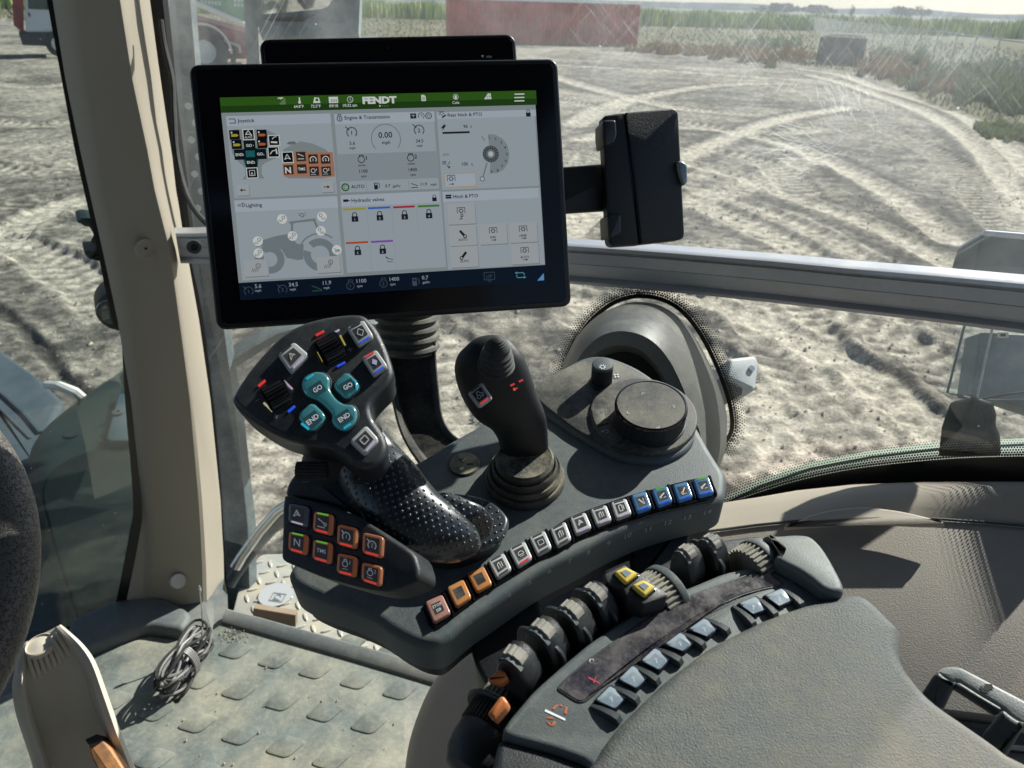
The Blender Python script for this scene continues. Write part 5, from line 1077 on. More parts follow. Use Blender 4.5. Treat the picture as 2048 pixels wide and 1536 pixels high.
for h_, r_ in seq: T_.append((992+h_*.06, 733-h_*.98, r_, .548-h_*.00035))
ringlathe(T_, tip, mb); mk('thumb_tip', mb, js)
# plane for marks on the face of the grip
pj = Pl(P(985, 770, .549), camn(-.12, .28, -.95), (940, 800), (1010, 790))
key(js, pj, zs(z5, [(295, 520), (385, 450), (448, 545), (362, 608)]), capw, 'tractor', top=dsl, bot=LEDR, h=.004, isz=.62, name='thumb_key')
pj2 = Pl(P(1028, 775, .553), camn(.32, .25, -.92), (1000, 770), (1050, 765)); cv = Cv(pj2, .002, .0002); rk = emi((225, 60, 65), .7)
for p_, a in (((1023, 771), .35), ((1040, 763), .35)): cv.ln(p_, [(-5*math.cos(a), -5*math.sin(a)), (5*math.cos(a), 5*math.sin(a))], 3.8, rk, 1)
cv.disc((1027, 780), 3.4, emi((215, 90, 50), .7), 1, 10); cv.ln((1029, 779), [(0, 0), (5, 1.5)], 1.8, emi((215, 90, 50), .7), 1)
cv.ln((1030, 766), [(-6, 14), (6, -16)], 1.6, blackg, 0); cv.ln((1030, 768), [(-12, -8), (10, 6)], 1.2, blackg, 0); mk('gate_marks', cv.mb, js)
# ================================================================ MULTIFUNCTION JOYSTICK
mj = thing('multifunction_joystick', 'large multifunction joystick with teal GO and END keys on its tilted head', 'joystick', PC.w(PC.uv(800, 1100)))
NH = camn(.05, .42, -.9); PH = Pl(P(640, 770, .505), NH, (520, 800), (760, 700))
hd = zs(z4, [(60, 512), (75, 468), (110, 410), (160, 340), (230, 260), (300, 190), (400, 125), (500, 92), (600, 74), (690, 68), (740, 78), (780, 115), (815, 165), (850, 240), (882, 335), (888, 385), (865, 430), (820, 475), (782, 520), (772, 560), (788, 610), (815, 650), (845, 700), (855, 750), (842, 800), (805, 842), (755, 860), (700, 848), (640, 808), (590, 770), (540, 752), (460, 742), (390, 722), (320, 700), (250, 668), (170, 618), (105, 568)])
hm = mat('head_plastic', (.017, .021, .027), .38, bump=.35, bscale=1500, dust=.15, dcol=(.25, .25, .21), dscale=18, dup=.1, coat=.1)
mb = MB(); huv = PH.uvs(crv(hd, 3)); mb.slab(PH, huv, 0, -.014, hm, .004, 4); mk('head', mb, mj)
mb = MB(); mb.slab(PH, offset(ccw(huv), .0008), -.0145, -.030, darkp, .0005, 1)
mb.slab(PH, offset(ccw(huv), .006), -.030, -.036, darkp, .0005, 1); mk('head_back', mb, mj)
key(mj, PH, zs(z4, [(298, 290), (384, 224), (460, 290), (366, 388)]), capw, 'steer', top=dsl, bot=LEDW, h=.0035, isz=.56, name='auto_key')
cv = Cv(PH.up(.0036), .0004, .0001); qa = zs(z4, [(335, 300), (395, 262), (425, 305), (365, 348)]); cv_txt(cv, 'AUTO', qa, (.55, 1.15), .30, ink, 0, .01); mk('auto_lettering', cv.mb, mj)
key(mj, PH, zs(z4, [(650, 155), (738, 112), (790, 197), (710, 250)]), capw, 'diamond', top=dsl, bot=LEDB, h=.0035, isz=.56, name='diamond_key')
key(mj, PH, zs(z4, [(727, 306), (802, 264), (862, 350), (788, 402)]), capw, 'diamondf', top=LEDR, bot=LEDB, h=.0035, isz=.56, im=emi((165, 160, 205), .8), name='diamond_key')
key(mj, PH, zs(z4, [(664, 732), (750, 648), (818, 722), (742, 806)]), capw, 'square', bot=LEDW, h=.0035, isz=.62, name='square_key')
def tealkey(pts, name, texts, led):
    mb = MB(); mb.slab(PH, PH.uvs(crv(pts, 4)), .0012, -.002, darkp, .0008, 2); s_ = mk('key_surround', mb, mj)
    c_ = (sum(p[0] for p in pts)/len(pts), sum(p[1] for p in pts)/len(pts)); mb = MB(); uv = offset(ccw(PH.uvs(crv(pts, 4))), .0012); mb.slab(PH, uv, .0032, 0, capt, .0022, 4); k = mk(name, mb, mj)
    for t_, q in texts:
        cv = Cv(PH.up(.0033), .0001, .0001); cv.poly(q, icon_bg2 if False else mat('teal_window', (.03, .09, .11), .3), 0); cv_txt(cv, t_, q, (.5, .68), .40, inkb, 2, .02); mk('icon_plate', cv.mb, k)
    for q in led: mb = MB(); mb.slab(PH, PH.uvs(q), .0037, .002, LEDT, .0003, 1); mk('indicator_bar', mb, k)
def rq(c, w_, h_, ang):  # rotated px quad TL,TR,BR,BL around z4 centre
    c = z4(*c); ca, sa = math.cos(R_(ang)), math.sin(R_(ang)); o = []
    for x, y in ((-w_, -h_), (w_, -h_), (w_, h_), (-w_, h_)): o.append((c[0]+(x*ca+y*sa), c[1]+(-x*sa+y*ca)))
    return o
tealkey(zs(z4, [(412, 435), (430, 395), (490, 366), (545, 376), (572, 410), (574, 455), (600, 500), (640, 530), (688, 538), (714, 580), (704, 635), (655, 680), (600, 672), (566, 632), (566, 595), (535, 558), (495, 526), (445, 505), (420, 475)]), 'go_end_key', [('GO', rq((500, 455), 14, 12, 33)), ('END', rq((636, 602), 15, 12, 33))], [rq((465, 405), 8, 1.6, 33), rq((655, 655), 8, 1.6, 33)])
def circpts(cx, cy_, r, n=14, ph=0): return [z4(cx+r*math.cos(2*math.pi*i/n+ph)*(1+.08*math.cos(8*math.pi*i/n)), cy_+r*math.sin(2*math.pi*i/n+ph)*(1+.08*math.cos(8*math.pi*i/n))) for i in range(n)]
tealkey(circpts(650, 445, 68), 'go_key', [('GO', rq((655, 442), 14, 12, 30))], [rq((700, 445), 1.8, 9, 10)])
tealkey(circpts(475, 605, 72), 'end_key', [('END', rq((475, 612), 15, 13, 38))], [rq((440, 655), 9, 2, -38)])
# thumb rollers
rlm = mat('roller_black', (.012, .012, .013), .22)
for (cx, cy_), an in (((568, 250), 28), ((295, 490), 28)):
    q = rq((cx, cy_), 27, 27, an); mb = MB(); uvq = rpoly(PH.uvs(q), .004); mb.slab(PH, uvq, .0018, -.001, blackg, .0012, 2); s_ = mk('roller_recess', mb, mj)
    mb = MB(); o = PH.w(PH.uv(*z4(cx, cy_)), -.006); axd = (PH.hit(*lerpq(q, 1, .5))-PH.hit(*lerpq(q, 0, .5))).normalized(); ribs(o-axd*.0066, axd, .0125, 0, .0132, 26, rlm, mb, .0011); mk('thumb_roller', mb, mj)
for q, mm in ((rq((512, 172), 9, 2, 28), LEDR), (rq((600, 160), 5, 1.5, 28), LEDW), (rq((628, 208), 1.8, 11, 28), LEDY), (rq((515, 291), 1.8, 11, 28), LEDY), (rq((620, 331), 9, 1.8, 28), LEDB),
              (rq((215, 428), 9, 2.2, 40), LEDR), (rq((349, 436), 1.9, 12, 46), emi((190, 175, 200), .7)), (rq((247, 549), 1.9, 12, 46), emi((200, 195, 160), .7)), (rq((367, 559), 9, 2.2, 40), LEDB)):
    mb = MB(); mb.slab(PH, PH.uvs(q), .0010, -.0005, mm, .0003, 1); mk('indicator_bar', mb, mj)
cv = Cv(PH, .0004, .0001)
for c_ in ((667, 256), (287, 598)): cv.ln(z4(*c_), [(-5, 0), (5, 0)], 2.2, inkd, 0); cv.ln(z4(*c_), [(0, -5), (0, 5)], 2.2, inkd, 1)
for c_ in ((193, 517),): cv.ln(z4(*c_), [(-5, 0), (5, 2)], 2.4, inkd, 0)
mk('plus_minus_marks', cv.mb, mj)
# hand rest: hump
hr = mat('perforated_black', (.016, .020, .025), .33, dust=.12, dscale=20, dcol=(.1, .13, .15), dup=.4, coat=.35)
rowsH = [(672, 905, 770, 862, .545), (668, 925, 797, 893, .545), (672, 955, 828, 925, .540), (684, 990, 853, 958, .535), (702, 1025, 876, 985, .531), (735, 1060, 902, 1008, .528), (775, 1085, 932, 1035, .528), (820, 1102, 955, 1062, .532), (862, 1110, 962, 1085, .54)]
mb = MB(); sil(dense(rowsH, 5), hr, mb, fl=.62, seg=40)
PL_ = PC.up(.020); lip = [(870, 985), (905, 984), (950, 990), (985, 1003), (1010, 1025), (1017, 1043), (1003, 1072), (968, 1092), (930, 1108), (890, 1113), (850, 1108), (815, 1094), (780, 1075), (800, 1030)]
mb.slab(PL_, PL_.uvs(crv(lip, 4)), 0, -.006, hr, .003, 4)
mb.slab(PL_, PL_.uvs(shr_ := [(c_[0]+(890-c_[0])*.1, c_[1]+(1050-c_[1])*.1) for c_ in crv(lip, 4)]), -.006, -.022, darkp, .001, 1)
# fillet between hump and lip
sil(dense([(760, 1040, 900, 985, .535), (790, 1072, 960, 1010, .535), (820, 1098, 985, 1035, .545), (850, 1106, 985, 1060, .553)], 4), hr, mb, fl=.30, seg=32)
from mathutils.bvhtree import BVHTree
mb.bm.normal_update(); bv = BVHTree.FromBMesh(mb.bm); dots = []
for i in range(-20, 34):
    for j in range(-20, 34):
        x = 860+i*12.6+j*3.0; y = 1030+j*12.4-i*4.4
        if not (672 < x < 1008 and 872 < y < 1106): continue
        if x < 740 and y < 930: continue
        h_, nrm, idx, dist = bv.ray_cast(C0, ray(x, y).normalized())
        if h_ is None: continue
        v0 = (C0-h_).normalized()
        if nrm.dot(v0) < 0: nrm = -nrm
        if nrm.dot(v0) < .15: continue
        dots.append((h_.copy(), nrm.copy()))
dm = mat('perforation', (.06, .07, .08), .22)
for h_, nrm in dots: mb.lathe(h_-nrm*.0003, nrm, [(.0013, 0), (.0012, .0004), (.0008, .0008), (.0003, .0009)], dm, 8)
mk('palm_rest', mb, mj)
# dark neck and back housing
mb = MB(); sil(dense([(628, 1010, 740, 1040, .545), (604, 965, 745, 985, .545), (600, 935, 740, 950, .543), (608, 905, 745, 920, .54), (612, 880, 760, 895, .535), (618, 860, 765, 860, .53)], 3), cond, mb, fl=.5, seg=24)
mk('neck', mb, mj)
# ---- side key module
NM = camn(-.30, .42, -.86); PM_ = Pl(P(690, 1090, .498), NM, (600, 1050), (800, 1110))
mout = zs(z4, [(325, 1000), (400, 1008), (500, 1030), (600, 1058), (700, 1105), (800, 1165), (900, 1232), (985, 1290), (1010, 1340), (1022, 1400), (1005, 1440), (940, 1468), (870, 1488), (800, 1488), (700, 1468), (600, 1440), (500, 1410), (400, 1368), (330, 1338), (312, 1318), (311, 1285), (316, 1150)])
mod = thing('key_module', 'black side module with eight lit square keys at the left of the console', 'key module', PM_.w(PM_.uv(690, 1160), -.03))
mb = MB(); mb.slab(PM_, PM_.uvs(crv(mout, 2)), 0, -.026, cond, .003, 4); mk('body', mb, mod)
mb = MB(); PMt = Pl(P(640, 985, .530), camn(-.20, .45, -.87), (600, 1000), (700, 1000))
mb.slab(PMt, rpoly(PMt.uvs(zs(z4, [(328, 1002), (345, 935), (420, 835), (440, 800), (520, 780), (640, 800), (720, 880), (740, 1000), (740, 1140), (690, 1102), (600, 1055), (500, 1028)])), .004), 0, -.03, cond, .003, 3)
tpm = mk('top_cover', mb, mod)
mb = MB(); o = P(624, 941, .508); ribs(o-RT*.010, RT, .006, 0, .020, 16, rubber, mb, .0008); mk('thumbwheel', mb, mod)
cv = Cv(PMt, .0006, .0001); gi = mat('dim_orange_print', (.12, .05, .02), .6); cv.arc(z4(428, 965), 8, 1.4, gi, -40, 220, 0, 14); cv.ln(z4(428, 965), [(0, 0), (4, 4)], 1.4, gi, 0)
for k in range(3): cv.ln(z4(440, 905+k*14), [(-9, 0), (9, 0)], 1.2, inkd, 0)
mk('printed_marks', cv.mb, mod)
mqs = [([(362, 1045), (463, 1062), (456, 1170), (358, 1142)], capgr, 'steer', None, LEDW, None), ([(490, 1085), (588, 1104), (581, 1212), (483, 1186)], capo2, 'pedal', LEDG, LEDR, None),
       ([(612, 1150), (713, 1174), (706, 1281), (606, 1255)], capo2, 'gauge1', None, LEDR, None), ([(740, 1192), (847, 1217), (840, 1329), (735, 1300)], capo2, 'gauge2', None, LEDR, None),
       ([(362, 1187), (460, 1208), (452, 1312), (358, 1285)], capo2, None, LEDG, LEDR, [('N', .75, .56)]), ([(487, 1228), (583, 1249), (576, 1358), (481, 1330)], capo2, None, LEDG, LEDR, [('TMS', .62, .28)]),
       ([(612, 1298), (710, 1320), (703, 1425), (605, 1400)], capo2, 'eng1', None, LEDR, None), ([(735, 1345), (840, 1369), (832, 1474), (731, 1440)], capo2, 'eng2', None, LEDR, None)]
for q, c_, ic, tp_, bt, tx in mqs:
    q = zs(z4, q); mb = MB(); mb.slab(PM_, rpoly(PM_.uvs(shrink(q, 1.13)), .003), .0006, -.002, blackg, .0004, 1); mk('key_surround', mb, mod)
    key(mod, PM_, q, c_, ic, tp_, bt, h=.003, isz=.68, ibg=icon_bg2, im=inkb, txt=tx)
# ================================================================ ARMREST
PA = Pl(P(1500, 1300, .425), V((-.02, -.17, .985)), (1100, 1400), (1500, 1250))
arm = thing('armrest', 'padded dusty grey armrest with finger levers, small keys and display strip', 'armrest', PA.w(PA.uv(1500, 1400), -.05))
modm = mat('armrest_grey', (.088, .107, .112), .5, bump=.25, bscale=1200, dust=.35, dcol=(.30, .29, .23), dscale=14, dup=.4)
front_a = [(1016, 1439), (1067, 1379), (1120, 1332), (1174, 1287), (1228, 1249), (1291, 1211), (1332, 1189), (1386, 1169), (1446, 1144), (1480, 1136), (1524, 1127)]
aout = [(999, 1468)]+front_a+[(1570, 1150), (1620, 1178), (1700, 1200), (1800, 1300), (1700, 1500), (1400, 1700), (1190, 1600), (1180, 1525), (1100, 1496), (1030, 1478)]
mb = MB(); mb.slab(PA, rpoly(PA.uvs(aout), .004, 2), 0, -.034, modm, .0035, 4); mk('module_body', mb, arm)
mb = MB(); PAd = PA.up(-.004); mb.slab(PAd, rpoly(PAd.uvs([(998, 1475), (1100, 1502), (1185, 1530), (1300, 1620), (1200, 1800), (960, 1800), (985, 1530)]), .004), 0, -.04, cond, .003); mk('front_shell', mb, arm)
# pad
padm = mat('pad_vinyl', (.066, .074, .074), .60, bump=.6, bscale=900, dust=.62, dcol=(.30, .285, .215), dscale=7, var=.25, vscale=14, dup=.5)
pout = [(1190, 1519), (1222, 1471), (1244, 1446), (1288, 1402), (1329, 1364), (1374, 1329), (1418, 1297), (1465, 1272), (1522, 1244), (1599, 1216), (1652, 1202), (1690, 1192), (1722, 1196), (1750, 1215), (1778, 1243), (1800, 1268), (1800, 1300), (1806, 1335), (1835, 1376), (1871, 1412), (1941, 1461), (2011, 1512), (2100, 1590), (2100, 1900), (1200, 1900), (1160, 1600)]
mb = MB(); mb.slab(PA, PA.uvs(crv(pout, 3)), .006, -.03, padm, .009, 6); mk('pad', mb, arm)
# display strip
st = [(1111, 1379), (1133, 1355), (1180, 1316), (1228, 1282), (1270, 1252), (1313, 1224), (1350, 1205), (1386, 1188), (1450, 1165), (1498, 1147), (1530, 1140), (1540, 1145), (1567, 1168), (1565, 1174), (1530, 1180), (1487, 1192), (1430, 1217), (1373, 1250), (1330, 1279), (1291, 1306), (1228, 1356), (1176, 1402), (1165, 1408), (1150, 1405)]
mb = MB(); mb.slab(PA, rpoly(PA.uvs(st), .002, 2), .0007, -.001, darkp, .0005, 1)
ds = mat('display_dusty', (.020, .020, .032), .16, dust=.7, dcol=(.16, .145, .13), dscale=26, var=.6, vscale=30, dup=.9, coat=.3)
mk('display_frame', mb, arm); mb = MB(); mb.slab(PA, offset(ccw(rpoly(PA.uvs(st), .002, 2)), .0012), .0011, 0, ds, .0002, 1); dsp = mk('display_strip', mb, arm)
cv = Cv(PA.up(.0011), .0002, .0001); rd = mat('red_scratch', (.45, .03, .04), .5); cv.poly([(1176, 1353), (1199, 1366), (1200, 1369), (1177, 1357)], rd, 0); cv.poly([(1186, 1366), (1192, 1353), (1193, 1354), (1188, 1367)], rd, 1); cv.arc((1183, 1322), 4, 1.2, ink, -30, 220, 0, 10); cv.ln((1183, 1319), [(-5, -1), (-2, -1)], 1, ink, 0); cv.ln((1183, 1319), [(2, -1), (5, -1)], 1, ink, 0); mk('printed_marks', cv.mb, dsp)
cv = Cv(PA, .0003, .0001); org = mat('orange_print', (.42, .10, .03), .6); wh = mat('white_print', (.75, .77, .78), .5)
cv.poly([(1091, 1419), (1131, 1438), (1130, 1442), (1089, 1423)], wh, 0)
for pts_ in ([(1104, 1418), (1112, 1410), (1118, 1411), (1108, 1420)], [(1117, 1412), (1123, 1409), (1126, 1414), (1121, 1413)], [(1128, 1427), (1131, 1413), (1136, 1415), (1133, 1429)], [(1090, 1436), (1103, 1434), (1109, 1438), (1099, 1438)], [(1092, 1441), (1098, 1450), (1104, 1452), (1097, 1444)], [(1103, 1453), (1106, 1443), (1113, 1444), (1110, 1450)]): cv.poly(pts_, org, 0)
mk('printed_symbol', cv.mb, arm)
# seven small keys with fins
aq = [zs(z7, [(975, 1122), (1068, 1026), (1188, 1095), (1105, 1182)]), zs(z7, [(1120, 990), (1212, 898), (1322, 972), (1242, 1052)]), zs(z7, [(1262, 872), (1352, 788), (1464, 852), (1386, 937)]), zs(z7, [(1412, 767), (1512, 690), (1614, 752), (1540, 817)]), zs(z7, [(1562, 672), (1662, 600), (1767, 662), (1692, 724)]), zs(z8, [(362, 605), (462, 562), (540, 640), (452, 670)]), zs(z8, [(510, 560), (612, 516), (690, 586), (602, 625)])]
cgl_ = mat('clear_key', (.24, .29, .33), .12, dust=.4, dscale=80, dcol=(.42, .45, .45), dup=.9, coat=.5)
for i, q in enumerate(aq):
    mb = MB(); mb.slab(PA, rpoly(PA.uvs(shrink(q, 1.10)), .0012), .0014, -.002, blackg, .0005, 2); mk('key_surround', mb, arm)
    mb = MB(); mb.slab(PA, rpoly(PA.uvs(shrink(q, .92)), .0012), .0026, 0, cgl_, .0005, 2); k = mk('small_key', mb, arm)
    cv = Cv(PA.up(.0028), .0003, .0001); cv.poly(shrink(q, .66), mat('key_plate', (.15, .20, .25), .25, dust=.3, dscale=90, dcol=(.5, .52, .52), dup=1), 0); glyph(cv, shrink(q, .42), 'wrench', mat('key_glyph', (.42, .45, .47), .5), 1); mk('icon_plate', cv.mb, k)
    def fin(q0, dx=0):
        a, b = q0[1], q0[2]; e = (b[0]-a[0], b[1]-a[1]); top_ = [(a[0]+1, a[1]-2), (b[0]+e[0]*.55, b[1]+e[1]*.55+2)]
        mb = MB(); A_ = PA.hit(*top_[0]); B_ = PA.hit(*top_[1]); w_ = PA.n.cross((B_-A_).normalized()); w_ = w_ if w_.dot(PA.u) > 0 else -w_
        rings = []
        for t_, hh, ww in ((0, .001, .0008), (.3, .003, .0024), (.65, .0042, .0040), (.9, .0042, .0046), (1, .002, .0038)):
            c_ = A_.lerp(B_, t_); rings.append([c_+w_*ww-PA.n*.001, c_+w_*ww*.5+PA.n*hh, c_-w_*.0012+PA.n*hh, c_-w_*.0024-PA.n*.001])
        mb.loft(rings, mat('fin_dark', (.035, .042, .045), .5, bump=.2, bscale=1000)); mk('key_fin', mb, arm)
    fin(q)
    if i in (0, 5):
        d_ = (q[0][0]-q[1][0], q[0][1]-q[1][1]); qq = [(p[0]+d_[0]*1.25, p[1]+d_[1]*1.25) for p in q]; fin(qq)
# side wing
wing = zs(z8, [(510, 225), (600, 222), (690, 216), (770, 226), (830, 275), (880, 345), (930, 435), (965, 510), (960, 550), (900, 552), (840, 530), (780, 480), (700, 425), (610, 378), (575, 350), (600, 300), (560, 262)])
mb = MB(); PW = PA.up(.006); mb.slab(PW, PW.uvs(crv(wing, 3)), .004, -.03, modm, .0035, 4); mk('side_wing', mb, arm)
# ---- finger levers
E2 = (PA.hit(1329, 1130)-PA.hit(1080, 1285)).normalized()
lev = mat('lever_black', (.016, .018, .021), .42, bump=.25, bscale=1200, dust=.12, dup=.5); levg = mat('lever_top', (.20, .195, .175), .5, dust=.8, dcol=(.38, .35, .29), dscale=40, dup=.9)
PAl = PA.up(-.004)
def disc_plate(parent, a, b, thick, m, hs_=.62, name='divider_fin', n=20):
    """half-disc plate standing on the chord a-b (photo px on the armrest plane)"""
    A_, B_ = PAl.hit(*a), PAl.hit(*b); e = B_-A_; L_ = e.length; e.normalize(); sd = PA.n.cross(e).normalized(); pts = []
    for i in range(n+1):
        t = math.pi*i/n; pts.append(A_+e*(L_/2*(1-math.cos(t)))+PA.n*(L_*hs_*.5*(math.sin(t)**.8)))
    base = [B_-PA.n*.012, A_-PA.n*.012]
    o_ = pts+base; mb = MB(); off = [(0, -thick/2), (.0006, -thick/2-.0002)]
    c_ = (A_+B_)/2; rr_ = []
    for s_, sh_ in ((-thick/2, .0007), (-thick/2+.0006, 0), (thick/2-.0006, 0), (thick/2, .0007)): rr_.append([p+sd*s_+(c_-p).normalized()*sh_ for p in o_])
    mb.loft(rr_, m); return mk(name, mb, parent)
def lever(a, b, width_px, ridge=True):
    A_, B_ = PAl.hit(*a), PAl.hit(*b); e = B_-A_; L_ = e.length; e.normalize(); sd = PA.n.cross(e).normalized(); wd = width_px*.43/F_PX
    if sd.dot(PA.u) < 0: sd = -sd
    rings = []; prof = [(0, .0), (.02, .008), (.12, .0135), (.3, .016), (.5, .0155), (.7, .012), (.85, .006), (.95, 0)]
    prof2 = prof+[(.9, -.012), (.05, -.012)]
    mb = MB()
    for s_, k_ in ((0, .86), (.12, 1), (.88, 1), (1, .86)):
        rings.append([A_+e*(L_*(.5+(t-.5)*k_))+PA.n*(h*k_)+sd*(wd*(s_-.5)) for t, h in prof2])
    mb.loft(rings, lev); o = mk('finger_lever', mb, arm)
    mb = MB(); rr_ = []; M_ = 26
    for s_, dz in ((-.30, .0), (-.28, .0012), (.12, .0012), (.14, 0)):
        r_ = []
        for i in range(M_):
            t = .03+.62*i/(M_-1); h = np.interp(t, [p[0] for p in prof], [p[1] for p in prof]); rib = .0011*abs(math.sin(i/(M_-1)*math.pi*4)) if dz else 0
            r_.append(A_+e*(L_*t)+PA.n*(h+dz+rib*.9)+sd*(wd*s_))
        rr_.append(r_)
    mb.loft(rr_, levg, closed=False); mk('grip_ribs', mb, o)
    mb = MB(); rr_ = []
    for s_ in (-.47, -.31):
        rr_.append([A_+e*(L_*t)+PA.n*(np.interp(t, [p[0] for p in prof], [p[1] for p in prof])+.0007)+sd*(wd*s_) for t in (.03, .1, .2, .3, .45, .6, .7)])
    mb.loft(rr_, modm, closed=False); mk('side_band', mb, o)
for a, b, wp in (((1006, 1322), (1078, 1362), 58), ((1062, 1268), (1132, 1316), 56), ((1120, 1230), (1186, 1278), 54), ((1166, 1194), (1232, 1246), 48), ((1352, 1118), (1402, 1158), 50), ((1400, 1096), (1452, 1140), 44)): lever(a, b, wp)
for a, b in (((1036, 1262), (1132, 1326)), ((1089, 1222), (1184, 1286)), ((1146, 1186), (1236, 1250)), ((1378, 1086), (1450, 1148))): disc_plate(arm, a, b, .0028, darkp)
# black well under the levers
mb = MB(); PAw = PA.up(-.016); mb.slab(PAw, rpoly(PAw.uvs([(1010, 1370), (1060, 1290), (1120, 1240), (1200, 1180), (1300, 1140), (1400, 1085), (1520, 1070), (1600, 1150), (1400, 1300), (1120, 1440)]), .004), 0, -.02, brk, .002); mk('lever_well', mb, arm)
wheelm = mat('wheel_ribs', (.17, .165, .14), .55, dust=.7, dcol=(.40, .37, .28), dscale=50, dup=.9)
def wheel(cpx, r, wd, nt_, collar=True, up_=-.010, m=wheelm):
    o = PA.hit(*cpx)+PA.n*up_; mb = MB(); ribs(o-E2*wd/2, E2, r, 0, wd, nt_, m, mb, .0014, PA.n); wh_ = mk('ribbed_wheel', mb, arm)
    if collar: mb = MB(); mb.lathe(o, E2, [(r*.5, wd*.5), (r*1.03, wd*.5), (r*1.05, wd*.5+.0008), (r*1.05, wd*.5+.0045), (r*1.0, wd*.5+.0055), (r*.5, wd*.5+.0055)], modm, 48); mk('wheel_collar', mb, wh_)
    return o
wheel((1318, 1182), .0185, .0105, 34); wheel((1507, 1120), .0155, .0105, 30, True, -.008)
# yellow key block
z3b = lattice(1100, 1060, 6.02, 6.02); blk = zs(z3b, [(650, 528), (890, 408), (965, 462), (1180, 572), (1210, 622), (1418, 762), (1408, 792), (1130, 892), (930, 802), (878, 692), (685, 622)])
PY = PA.up(.013); mb = MB(); mb.slab(PY, rpoly(PY.uvs(blk), .0015), 0, -.028, lev, .0012, 2); yb = mk('key_block', mb, arm)
for q in ([(765, 545), (900, 478), (1055, 560), (905, 682)], [(975, 705), (1115, 635), (1262, 722), (1130, 838)]):
    q = zs(z3b, q); mb = MB(); mb.slab(PY, rpoly(PY.uvs(shrink(q, 1.22)), .002), .0010, -.001, blackg, .0008, 2); mk('key_surround', mb, yb); mb = MB(); mb.slab(PY, rpoly(PY.uvs(q), .0018), .0035, 0, capy, .0014, 3)
    mb.slab(PY, PY.uvs(shrink(q, .46)), .0039, .003, mat('key_inner', (.19, .24, .28), .25), .0002, 1); mk('yellow_key', mb, yb)
# rotary control with orange tabs at the left end
ax0, ax1 = P(950, 1512, .420), P(1030, 1385, .447); axr = (ax1-ax0).normalized(); kR = .43/F_PX; Lr = (ax1-ax0).length
mb = MB(); mb.lathe(ax0, axr, [(16*kR, -.012), (44*kR, -.010), (58*kR, -.004), (63*kR, .004), (63*kR, .012), (59*kR, .0135)], darkp, 48); rot = mk('rotary_drum', mb, arm)
mb = MB(); ribs(ax0, axr, 65*kR, .0135, .024, 44, lev, mb, .0012); mk('drum_ribs', mb, rot); mb = MB(); mb.lathe(ax0, axr, [(40*kR, .0242), (76*kR, .0242), (79*kR, .0252), (79*kR, .0262), (75*kR, .0275), (40*kR, .0275)], darkp, 56); mk('divider_disc', mb, rot)
mb = MB(); ribs(ax0, axr, 58*kR, .0275, .040, 30, wheelm, mb, .0013); mk('ribbed_ring', mb, rot)
ort = mat('orange_plastic', (.62, .19, .05), .4, dust=.2, dscale=40)
pO = Pl(P(992, 1408, .385), camn(-.15, .6, -.78), (980, 1430), (1010, 1400)); mb = MB(); mb.slab(pO, rpoly(pO.uvs([(974, 1427), (998, 1394), (1006, 1391), (1016, 1404), (1012, 1414), (990, 1440)]), .001), .0, -.009, ort, .0015); mk('orange_tab', mb, rot)
pO = Pl(P(995, 1355, .405), camn(-.1, .5, -.8), (980, 1360), (1010, 1350)); mb = MB(); mb.slab(pO, rpoly(pO.uvs([(974, 1357), (998, 1338), (1009, 1342), (1016, 1356), (1000, 1368), (976, 1360)]), .001), .0, -.010, ort, .0015); mk('orange_tab', mb, rot)
# ---- grey grab handle on the right
hp_ = mat('handle_grey', (.20, .225, .225), .5, bump=.3, bscale=700, dust=.4, dcol=(.34, .34, .29), dscale=20, dup=.4)
PHd = Pl(P(1950, 1380, .50), V((-.25, -.30, .92)), (1880, 1340), (2040, 1430)); gh = thing('adjusting_grip', 'grey plastic adjusting handle with a double arrow beside the armrest pad', 'grab bar', PHd.w(PHd.uv(1960, 1400), -.06))
z6b = lattice(1780, 1300, 6.507, 6.508); top_h = zs(z6b, [(590, 300), (640, 245), (720, 212), (820, 205), (900, 215), (980, 245), (1400, 465), (1760, 655), (1980, 790), (1980, 990), (1800, 990), (1680, 930), (1560, 850), (1470, 762), (1180, 590), (900, 415), (860, 405), (800, 412), (700, 350)])
mb = MB(); mb.slab(PHd, PHd.uvs(crv(top_h, 2)), 0, -.012, hp_, .0025, 3); mk('grip_bar', mb, gh)
hd2 = mat('handle_dark', (.055, .065, .068), .5, bump=.3, bscale=700, dust=.15)
pl2 = Pl(P(1900, 1370, .502), camf(1900, 1370, 0, .1), (1850, 1380), (1900, 1380)); mb = MB(); mb.slab(pl2, rpoly(pl2.uvs(zs(z6b, [(575, 310), (640, 285), (700, 350), (800, 410), (870, 410), (840, 470), (790, 560), (700, 760), (560, 900), (360, 640)])), .003), .0, -.016, hd2, .003); mk('leg', mb, gh)
mb = MB(); mb.slab(pl2, rpoly(pl2.uvs(zs(z6b, [(840, 425), (900, 415), (1180, 592), (1470, 762), (1400, 840), (1360, 850), (860, 525), (810, 505)])), .002), -.002, -.012, hd2, .002); mk('under_bar', mb, gh)
pl3 = Pl(P(1990, 1440, .478), camf(1990, 1440, 0, .1), (1950, 1440), (2000, 1440)); mb = MB(); mb.slab(pl3, rpoly(pl3.uvs(zs(z6b, [(1465, 765), (1560, 850), (1680, 930), (1760, 935), (1740, 1000), (1510, 1390), (1300, 1500), (1180, 1130)])), .003), .0, -.016, hd2, .003); mk('leg', mb, gh)
